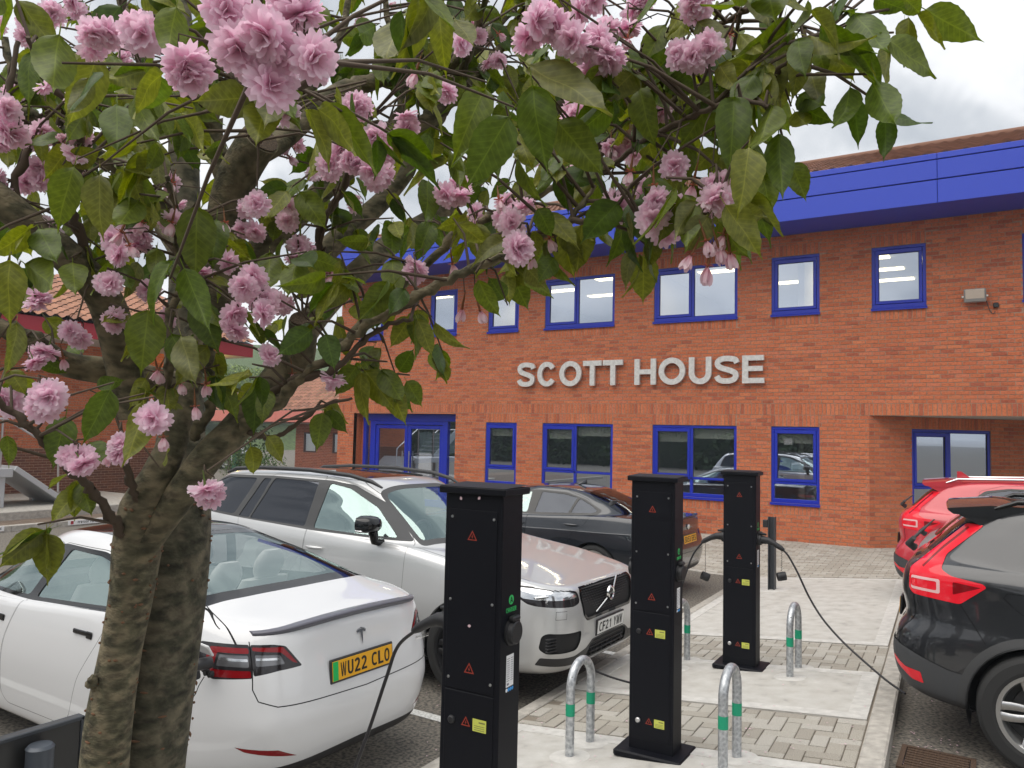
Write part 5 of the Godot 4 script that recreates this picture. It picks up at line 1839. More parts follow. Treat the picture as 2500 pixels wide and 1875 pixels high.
func black_saloon() -> void:
	var car := car_base("black_saloon_car", "dark grey-black saloon with multi-spoke wheel, tail towards the office forecourt", Vector3(-3.72, ground_y(-5, -10.92), -10.92), PI, 0.0)
	var R := [
		{"xf": 4.7, "xr": 0.3, "ef": 4.5, "er": 5.0, "w": [[0, 0.76], [1, 0.8], [4.8, 0.74]], "y": [[0, 0.26], [1.2, 0.2], [4.8, 0.2]], "n": 3},
		{"xf": 4.85, "xr": 0.08, "ef": 5.0, "er": 6.0, "w": [[0, 0.84], [1, 0.88], [4, 0.88], [4.9, 0.82]], "y": [[0, 0.34], [1.2, 0.24], [3.8, 0.24], [4.9, 0.26]], "n": 6},
		{"xf": 4.92, "xr": 0.01, "ef": 5.0, "er": 6.5, "w": [[0, 0.88], [1, 0.915], [4, 0.91], [4.9, 0.86]], "y": [[0, 0.5], [1.4, 0.4], [4.9, 0.42]], "n": 7},
		{"xf": 4.93, "xr": 0.0, "ef": 5.0, "er": 6.5, "w": [[0, 0.89], [1, 0.93], [4, 0.93], [4.9, 0.87]], "y": [[0, 0.68], [4.9, 0.6]], "n": 7},
		{"xf": 4.9, "xr": 0.05, "ef": 5.0, "er": 6.5, "w": [[0, 0.87], [1, 0.915], [4, 0.915], [4.9, 0.85]], "y": [[0, 0.86], [2.5, 0.83], [4.9, 0.74]], "n": 5},
		{"xf": 4.86, "xr": 0.06, "ef": 5.0, "er": 6.5, "w": [[0, 0.86], [1, 0.905], [4, 0.905], [4.9, 0.83]], "y": [[0, 0.9], [2.5, 0.86], [4.9, 0.76]], "n": 6},
		{"xf": 4.75, "xr": 0.07, "ef": 4.5, "er": 6.5, "w": [[0, 0.8], [1.0, 0.86], [3.8, 0.875], [4.8, 0.72]], "y": [[0, 1.065], [1.0, 1.06], [2.2, 1.0], [3.4, 0.95], [4.4, 0.86], [4.75, 0.78]], "n": 5},
		{"xf": 4.2, "xr": 0.2, "ef": 4.0, "er": 5.0, "w": [[0.1, 0.76], [1.0, 0.82], [3.6, 0.84], [4.3, 0.6]], "y": [[0.2, 1.085], [1.0, 1.095], [2.2, 1.035], [3.5, 0.985], [4.2, 0.93]], "n": 5},
		{"xf": 3.55, "xr": 0.62, "ef": 3.6, "er": 3.8, "w": [[0.6, 0.74], [1.4, 0.8], [3.1, 0.8], [3.55, 0.74]], "y": [[0.62, 1.105], [1.2, 1.1], [2.2, 1.055], [3.1, 1.01], [3.55, 1.0]], "n": 8},
		{"xf": 3.1, "xr": 1.02, "ef": 3.4, "er": 3.4, "w": [[1.0, 0.66], [2.0, 0.7], [3.1, 0.68]], "y": [[1.02, 1.28], [2.0, 1.26], [3.1, 1.22]], "n": 8},
		{"xf": 2.68, "xr": 1.42, "ef": 3.2, "er": 3.2, "w": [[1.4, 0.57], [2.1, 0.59], [2.7, 0.57]], "y": [[1.42, 1.41], [2.1, 1.435], [2.68, 1.4]], "n": 5},
		{"xf": 2.5, "xr": 1.7, "ef": 3.0, "er": 3.0, "w": [[1.6, 0.36], [2.6, 0.36]], "y": [[1.7, 1.455], [2.1, 1.468], [2.5, 1.45]], "n": 4},
		{"xf": 2.3, "xr": 1.9, "ef": 2.5, "er": 2.5, "w": [[1.8, 0.015], [2.4, 0.015]], "y": [[1.9, 1.475], [2.3, 1.475]]},
	]
	var P: Material = M.paint_grey
	var wf := rounded(V([[3.15, 1.045], [2.85, 1.22], [2.5, 1.345], [2.3, 1.368], [2.3, 1.07]]), 0.03)
	var wr := rounded(V([[2.17, 1.075], [2.12, 1.375], [1.75, 1.36], [1.53, 1.32], [1.6, 1.1]]), 0.025)
	var wq := rounded(V([[1.56, 1.105], [1.49, 1.31], [1.28, 1.22], [1.17, 1.15], [1.22, 1.12]]), 0.03)
	var dlo := rounded(V([[3.26, 1.02], [2.9, 1.235], [2.52, 1.37], [2.2, 1.402], [1.72, 1.388], [1.42, 1.305], [1.1, 1.155], [1.16, 1.09], [2.2, 1.045]]), 0.04)
	var feats := [
		{"n": "arch_opening", "v": "S", "p": circle2(Vector2(1.13, 0.345), 0.385), "hole": true},
		{"n": "arch_opening", "v": "S", "p": circle2(Vector2(4.1, 0.345), 0.385), "hole": true},
		{"n": "front_window", "v": "S", "p": wf, "m": M.car_glass, "hole": true, "off": -0.004},
		{"n": "rear_side_window", "v": "S", "p": wr, "m": M.tint_glass, "off": -0.004},
		{"n": "quarter_window", "v": "S", "p": wq, "m": M.tint_glass, "off": -0.004},
		{"n": "window_trim", "v": "S", "p": dlo, "m": M.gloss_black, "off": 0.001},
		{"n": "rear_window", "v": "T", "p": rounded(V([[0.68, -0.1], [0.7, 0.5], [0.8, 0.58], [1.3, 0.52], [1.42, 0.46], [1.44, -0.1]]), 0.05), "m": M.tint_glass, "merge": true, "off": -0.002},
		{"n": "windscreen", "v": "T", "p": rounded(V([[2.72, -0.1], [2.71, 0.5], [3.0, 0.58], [3.35, 0.66], [3.5, 0.35], [3.52, -0.1]]), 0.05), "m": M.car_glass, "hole": true, "merge": true, "off": -0.002},
		{"n": "front_door", "v": "S", "p": rounded(V([[3.4, 0.95], [3.3, 1.02], [2.92, 1.26], [2.55, 1.41], [2.24, 1.43], [2.26, 0.9], [2.28, 0.36], [2.35, 0.3], [3.3, 0.3], [3.42, 0.5]]), 0.04), "m": P, "g": 0.003},
		{"n": "rear_door", "v": "S", "p": rounded(V([[2.255, 0.9], [2.235, 1.43], [1.72, 1.42], [1.35, 1.3], [1.2, 1.1], [1.3, 0.95], [1.5, 0.8], [1.62, 0.45], [1.75, 0.3], [2.2, 0.3], [2.275, 0.36]]), 0.04), "m": P, "g": 0.003},
		{"n": "tail_light_bar", "v": "R", "p": rounded(V([[0.47, 0.845], [0.6, 0.875], [0.95, 0.9], [1.0, 0.87], [0.85, 0.84], [0.5, 0.825]]), 0.01), "m": M.lamp_red, "off": 0.001},
		{"n": "tail_light", "v": "R", "p": rounded(V([[0.42, 0.83], [0.5, 0.9], [0.85, 0.945], [1.1, 0.95], [1.06, 0.85], [0.85, 0.81], [0.5, 0.8]]), 0.015), "m": M.lamp_dark, "off": -0.001},
		{"n": "boot_gap", "v": "R", "p": seam([[0.74, 1.04], [0.72, 0.78], [0.68, 0.66], [0.6, 0.62], [-0.02, 0.61]], 0.003)},
		{"n": "lower_bumper", "v": "R", "p": rounded(V([[-0.2, 0.28], [-0.2, 0.4], [0.6, 0.4], [0.95, 0.42], [1.0, 0.36], [0.8, 0.28]]), 0.02), "m": M.dark_plastic, "merge": true},
		{"n": "headlight", "v": "F", "p": rounded(V([[0.5, 0.64], [0.6, 0.72], [1.0, 0.76], [1.0, 0.68], [0.7, 0.62]]), 0.02), "m": M.lamp_chrome},
		{"n": "front_grille", "v": "F", "p": rounded(V([[-0.2, 0.5], [0.38, 0.52], [0.4, 0.7], [-0.2, 0.72]]), 0.03), "m": M.dark_plastic, "merge": true},
	]
	var made := car_body(car, {"rings": R, "feats": feats, "paint": P})
	for sd in [0, 1]:
		var s := 1.0 if sd == 0 else -1.0
		door_handle(made.front_door[sd], 2.4, 0.92, 0.915, s, P)
		door_handle(made.rear_door[sd], 1.5, 0.95, 0.905, s, P)
		for x in [1.13, 4.1]:
			wheel(car, Vector3(x, 0.345, 0.79 * s), s, 0.345, 0.25, 0.262, 20, M.rim_silver, 2)
			wheel_well(car, Vector3(x, 0.345, 0.79 * s), s, 0.4)
		wing_mirror(car, 3.05, 1.12, 0.86, s, P)
	number_plate(car, Vector3(0.02, 0.79, 0), -1.0, "SR53 EES", true, false, 0.1)
	var b := MB.new()
	b.lathe([Vector2(0.0, 0.012), Vector2(0.038, 0.01), Vector2(0.042, 0.0)], 24, Transform3D(Basis(Vector3.FORWARD, -PI / 2 - 0.2), Vector3(0.05, 0.955, 0)))
	obj("badge", b, M.chrome, car)
	b = MB.new()
	var rows := []
	for k in 6:
		var f := k / 5.0
		var row := PackedVector3Array()
		for q in 8:
			var a := TAU * q / 8
			row.append(Vector3(1.85 - 0.16 * f, 1.468 + 0.075 * f * (1.0 if sin(a) > 0.3 else 0.35) + 0.01 * sin(a), cos(a) * 0.024 * (1.0 - 0.7 * f)))
		rows.append(row)
	b.loft(rows, true, true)
	obj("roof_antenna", b, P, car)
	b = MB.new()
	var sec := []
	for i in 21:
		var z := lerpf(-0.72, 0.72, i / 20.0)
		var x := 0.075 + 0.12 * (absf(z) / 0.72) ** 5
		sec.append(PackedVector3Array([Vector3(x + 0.07, 1.08, z), Vector3(x - 0.012, 1.094, z), Vector3(x - 0.012, 1.084, z), Vector3(x + 0.02, 1.06, z)]))
	b.loft(sec, true, true)
	obj("spoiler", b, M.gloss_black, car)
	cabin(car, 1.2, 3.4, 1.03, 0.72, [[2.35, 0.37, 0.52], [2.35, -0.37, 0.52], [1.5, 0.4, 0.52], [1.5, -0.4, 0.52]], M.seat_dark, 0.46)


func suv_rings(h := 1.0) -> Array:
	return [
		{"xf": 4.15, "xr": 0.22, "ef": 6.0, "er": 7.0, "w": [[0, 0.78], [1, 0.82], [4.3, 0.76]], "y": [[0, 0.3], [4.3, 0.26]], "n": 3},
		{"xf": 4.35, "xr": 0.06, "ef": 7.0, "er": 8.0, "w": [[0, 0.84], [1, 0.9], [3.5, 0.9], [4.4, 0.85]], "y": [[0, 0.38], [0.8, 0.3], [3.6, 0.28], [4.4, 0.3]], "n": 6},
		{"xf": 4.42, "xr": 0.0, "ef": 7.0, "er": 8.0, "w": [[0, 0.86], [1, 0.925], [3.5, 0.92], [4.4, 0.87]], "y": [[0, 0.55], [4.4, 0.48]], "n": 7},
		{"xf": 4.425, "xr": 0.02, "ef": 7.0, "er": 8.0, "w": [[0, 0.86], [1, 0.93], [3.5, 0.93], [4.4, 0.87]], "y": [[0, 0.72], [4.4, 0.66]], "n": 6},
		{"xf": 4.4, "xr": 0.075, "ef": 7.0, "er": 8.0, "w": [[0, 0.84], [1, 0.915], [3.5, 0.915], [4.4, 0.86]], "y": [[0, 0.84], [4.4, 0.8]], "n": 6},
		{"xf": 4.36, "xr": 0.05, "ef": 7.0, "er": 8.0, "w": [[0, 0.82], [1, 0.9], [3.3, 0.905], [4.4, 0.84]], "y": [[0, 1.0], [2, 0.97], [4.4, 0.92]], "n": 6},
		{"xf": 4.2, "xr": 0.07, "ef": 6.0, "er": 8.0, "w": [[0, 0.8], [0.6, 0.865], [3.2, 0.88], [4.2, 0.76]], "y": [[0, 1.13 * h], [1.5, 1.1 * h], [3, 1.06 * h], [4.2, 0.99 * h]], "n": 6},
		{"xf": 3.7, "xr": 0.12, "ef": 5.0, "er": 7.0, "w": [[0, 0.77], [0.6, 0.83], [3.0, 0.85], [3.8, 0.6]], "y": [[0.1, 1.2 * h], [1.5, 1.16 * h], [2.9, 1.12 * h], [3.7, 1.08 * h]], "n": 6},
		{"xf": 3.2, "xr": 0.2, "ef": 4.2, "er": 6.0, "w": [[0.2, 0.74], [0.8, 0.8], [2.8, 0.82], [3.2, 0.76]], "y": [[0.2, 1.26 * h], [1.0, 1.21 * h], [2.8, 1.14 * h], [3.2, 1.12 * h]], "n": 8},
		{"xf": 2.8, "xr": 0.36, "ef": 3.8, "er": 5.5, "w": [[0.3, 0.67], [1.0, 0.73], [2.8, 0.71]], "y": [[0.3, 1.43 * h], [2.8, 1.36 * h]], "n": 8},
		{"xf": 2.4, "xr": 0.55, "ef": 3.6, "er": 5.0, "w": [[0.5, 0.58], [1.2, 0.64], [2.4, 0.6]], "y": [[0.55, 1.575 * h], [1.5, 1.595 * h], [2.4, 1.56 * h]], "n": 6},
		{"xf": 2.2, "xr": 0.75, "ef": 3.5, "er": 4.0, "w": [[0.7, 0.38], [2.2, 0.38]], "y": [[0.75, 1.62 * h], [1.5, 1.64 * h], [2.2, 1.61 * h]], "n": 4},
		{"xf": 1.95, "xr": 1.0, "ef": 2.5, "er": 2.5, "w": [[0.9, 0.015], [2.1, 0.015]], "y": [[1.0, 1.645 * h], [1.95, 1.645 * h]]},
	]

func black_suv() -> Node3D:
	var car := car_base("black_suv", "black compact SUV with tall red L-shaped tail light and grey bumper", Vector3(-0.62, ground_y(0.5, -6.68), -6.68), 0.0, -0.015)
	var P: Material = M.paint_black
	var feats := [
		{"n": "arch_opening", "v": "S", "p": circle2(Vector2(0.86, 0.36), 0.405), "hole": true},
		{"n": "arch_opening", "v": "S", "p": circle2(Vector2(3.56, 0.36), 0.405), "hole": true},
		{"n": "arch_cladding", "v": "S", "p": circle2(Vector2(0.86, 0.36), 0.465), "m": M.trim_grey, "off": 0.006},
		{"n": "arch_cladding", "v": "S", "p": circle2(Vector2(3.56, 0.36), 0.465), "m": M.trim_grey, "off": 0.006},
		{"n": "front_window", "v": "S", "p": rounded(V([[2.75, 1.19], [2.4, 1.45], [2.1, 1.52], [1.86, 1.525], [1.86, 1.2]]), 0.03), "m": M.tint_glass, "off": -0.003},
		{"n": "rear_side_window", "v": "S", "p": rounded(V([[1.74, 1.205], [1.74, 1.525], [1.3, 1.52], [1.08, 1.48], [0.95, 1.38], [1.0, 1.27], [1.2, 1.23]]), 0.03), "m": M.tint_glass, "off": -0.003},
		{"n": "window_trim", "v": "S", "p": rounded(V([[2.86, 1.165], [2.43, 1.48], [2.1, 1.548], [1.3, 1.545], [1.05, 1.505], [0.9, 1.39], [0.96, 1.25], [1.2, 1.205]]), 0.03), "m": M.gloss_black, "off": 0.001},
		{"n": "tail_light_inner", "v": "S", "p": rounded(V([[0.13, 1.035], [0.285, 1.03], [0.285, 1.088], [0.13, 1.088]]), 0.012), "m": M.lamp_red_bright, "off": 0.002},
		{"n": "tail_light_guide", "v": "S", "p": rounded(V([[0.13, 1.018], [0.305, 1.012], [0.305, 1.105], [0.13, 1.105]]), 0.015), "m": mat("lamp_pink", lin(0.75, 0.45, 0.45), 0.15), "off": 0.004},
		{"n": "tail_light_edge", "v": "S", "p": rounded(V([[0.38, 1.02], [0.54, 1.085], [0.38, 1.1]]), 0.01), "m": M.lamp_red, "off": 0.002},
		{"n": "tail_light_edge", "v": "S", "p": seam([[0.2, 1.17], [0.32, 1.3], [0.47, 1.445]], 0.006), "m": M.lamp_red, "off": 0.002},
		{"n": "tail_light", "v": "S", "p": rounded(V([[0.115, 1.02], [0.14, 0.985], [0.42, 0.965], [0.57, 1.09], [0.55, 1.11], [0.37, 1.135], [0.31, 1.17], [0.34, 1.26], [0.56, 1.465], [0.46, 1.468], [0.26, 1.28], [0.12, 1.15]]), 0.02), "m": M.lamp_red_bright, "off": 0.003},
		{"n": "rear_window", "v": "R", "p": rounded(V([[-0.2, 1.28], [0.6, 1.26], [0.66, 1.31], [0.6, 1.56], [0.55, 1.58], [-0.2, 1.6]]), 0.03), "m": M.tint_glass, "merge": true, "off": -0.002},
		{"n": "tailgate_gap", "v": "R", "p": seam([[0.74, 0.98], [0.73, 0.84], [0.68, 0.72], [0.6, 0.66], [-0.02, 0.65]], 0.004)},
		{"n": "bumper_gap", "v": "S", "p": seam(curve([[0.42, 0.965], [0.5, 0.84], [0.56, 0.74]]), 0.0025)},
		{"n": "rear_bumper_reflector", "v": "R", "p": rounded(V([[0.6, 0.55], [0.66, 0.545], [0.76, 0.5], [0.87, 0.49], [0.87, 0.42], [0.79, 0.43], [0.74, 0.465], [0.63, 0.52]]), 0.01), "m": M.lamp_red_bright, "off": 0.009},
		{"n": "rear_bumper", "v": "R", "p": rounded(V([[-0.2, 0.2], [-0.2, 0.62], [0.66, 0.65], [0.8, 0.62], [1.05, 0.54], [1.22, 0.52], [1.4, 0.6], [1.45, 0.2]]), 0.02), "m": mat("bumper_plastic", lin(0.05, 0.052, 0.056), 0.6), "merge": true, "off": 0.007},
		{"n": "fuel_flap_gap", "v": "S", "p": seam([[0.71, 0.99], [0.66, 1.04], [0.68, 1.07], [0.9, 1.07], [0.9, 0.96], [0.76, 0.95], [0.72, 0.98]], 0.002)},
		{"n": "sill_cladding", "v": "S", "p": rounded(V([[1.2, 0.2], [1.3, 0.5], [3.1, 0.5], [3.2, 0.2]]), 0.03), "m": M.trim_grey, "off": 0.005},
		{"n": "front_door", "v": "S", "p": rounded(V([[2.9, 1.12], [2.45, 1.52], [2.1, 1.58], [1.8, 1.58], [1.78, 0.55], [2.85, 0.52]]), 0.04), "m": P, "g": 0.003},
		{"n": "rear_door", "v": "S", "p": rounded(V([[1.79, 1.58], [1.25, 1.58], [0.98, 1.5], [0.98, 1.22], [1.1, 0.95], [1.32, 0.72], [1.36, 0.55], [1.77, 0.55]]), 0.04), "m": P, "g": 0.003},
		{"n": "windscreen", "v": "T", "p": rounded(V([[2.5, -0.1], [2.5, 0.5], [2.9, 0.64], [3.08, 0.4], [3.12, -0.1]]), 0.05), "m": M.tint_glass, "merge": true, "off": -0.002},
		{"n": "headlight", "v": "F", "p": rounded(V([[0.5, 0.8], [0.55, 0.92], [1.0, 0.95], [0.95, 0.82]]), 0.02), "m": M.lamp_chrome},
		{"n": "front_grille", "v": "F", "p": rounded(V([[-0.2, 0.6], [0.42, 0.62], [0.45, 0.88], [-0.2, 0.9]]), 0.03), "m": M.dark_plastic, "merge": true},
	]
	var made := car_body(car, {"rings": suv_rings(), "feats": feats, "paint": P})
	for sd in [0, 1]:
		var s := 1.0 if sd == 0 else -1.0
		door_handle(made.front_door[sd], 1.95, 1.02, 0.91, s, P)
		door_handle(made.rear_door[sd], 1.15, 1.04, 0.905, s, P)
		for x in [0.86, 3.56]:
			wheel(car, Vector3(x, 0.36, 0.815 * s), s, 0.36, 0.245, 0.245, 5, M.rim_silver, 1)
			wheel_well(car, Vector3(x, 0.36, 0.815 * s), s, 0.415)
		wing_mirror(car, 2.6, 1.24, 0.9, s, P)
		var b := MB.new()
		b.tube(PackedVector3Array([Vector3(0.62, 1.58, 0.6 * s), Vector3(0.75, 1.63, 0.6 * s), Vector3(1.5, 1.655, 0.62 * s), Vector3(2.2, 1.62, 0.6 * s), Vector3(2.35, 1.57, 0.59 * s)]), [0.01, 0.018, 0.018, 0.018, 0.01], 8)
		obj("roof_rail", b, M.gloss_black, car)
	spoiler_blade(car, P, 1.0)
	var b := MB.new()   # wiper
	b.tube(PackedVector3Array([Vector3(0.1, 1.22, 0.02), Vector3(0.06, 1.25, 0.05), Vector3(0.1, 1.3, 0.1)]), [0.03, 0.026, 0.018], 8)
	b.tube(PackedVector3Array([Vector3(0.09, 1.29, 0.08), Vector3(0.16, 1.36, -0.4)]), [0.012, 0.008], 6)
	obj("wiper", b, M.trim_grey, car)
	b = MB.new()
	b.bbox(Transform3D(Basis(Vector3.UP, -PI / 2), Vector3(0.055, 0.88, -0.62)), Vector3(0.14, 0.03, 0.004), 0.001)
	obj("badge", b, M.chrome, car)
	number_plate(car, Vector3(0.02, 0.82, 0), -1.0, "LM21 RBN", true, false, 0.05)
	return car

func spoiler_blade(car: Node3D, P: Material, h: float) -> void:
	var sec := []
	for i in 25:
		var z := lerpf(-0.6, 0.6, i / 24.0)
		var k := absf(z) / 0.6
		var x0 := 0.33 + 0.03 * k * k
		var y := (1.615 - 0.035 * k * k) * h
		sec.append(PackedVector3Array([Vector3(0.85, y + 0.012, z), Vector3(0.6, y + 0.02, z), Vector3(x0, y - 0.01, z), Vector3(x0 - 0.012, y - 0.026, z), Vector3(x0 + 0.02, y - 0.05, z), Vector3(0.62, y - 0.06, z)]))
	var b := MB.new()
	b.loft(sec, true, true)
	obj("spoiler", b, P, car)
	for s in [1.0, -1.0]:
		b = MB.new()
		b.plate(PackedVector2Array([Vector2(0.34, 1.565 * h), Vector2(0.6, 1.43 * h), Vector2(0.66, 1.44 * h), Vector2(0.9, 1.6 * h), Vector2(0.6, 1.6 * h)]), 0.02, Transform3D(Basis(Vector3.RIGHT, -0.42 * s), Vector3(0, 0.0, 0.0)) * at(0, 0.245 * s * s - 0.11, 0.0) if false else Transform3D(Basis.IDENTITY, Vector3(0, 0, 0.585 * s + (0.01 if s > 0 else 0.01))))
		obj("spoiler_side", b, P, car)

func far_cars(dk: Node3D) -> void:
	for q in [["red_suv", "bright red SUV with silver roof rail behind the black one, nearest the office", M.paint_red, Vector3(-1.12, ground_y(0.5, -11.6), -11.75), 1.0], ["grey_hatchback", "silver-grey hatchback mostly hidden between the red and the black SUV", mat("paint_pewter", lin(0.3, 0.31, 0.32), 0.35, 0.4), Vector3(-0.72, ground_y(0.5, -9.25), -9.25), 0.9], ["white_hatchback", "white hatchback seen only as a reflection in the office windows", M.paint_white, Vector3(-8.2, ground_y(-6.0, 1.6), 1.9), 0.92], ["silver_hatchback", "silver car parked far off beside the low red-roofed building", M.paint_silver, Vector3(-37.5, 0.0, -27.2), 0.92], ["black_hatchback", "dark hatchback seen only as a reflection, behind the white one", M.paint_grey, Vector3(-3.5, ground_y(-6.0, 1.5), 4.6), 0.95, PI]]:
		var c: Node3D = dk.duplicate()
		c.name = numbered(q[0])
		add_child(c)
		c.set_meta("label", q[1])
		c.position = q[3]
		c.scale = Vector3(0.98, q[4], 1.0)
		for n in c.find_children("*", "MeshInstance3D", true, false):
			if n.material_override == M.paint_black:
				n.material_override = q[2]
			elif n.material_override == M.gloss_black and n.name.begins_with("roof_rail"):
				n.material_override = M.chrome
		if q.size() > 5:
			c.rotation.y = q[5]
		if q[0] == "red_suv":
			var b := MB.new()
			b.plate(PackedVector2Array([Vector2(0, 0), Vector2(0.17, 0), Vector2(0.05, 0.09), Vector2(0.0, 0.09)]), 0.03, at(0.72, 1.63, 0.015))
			obj("roof_antenna", b, M.paint_red, c)


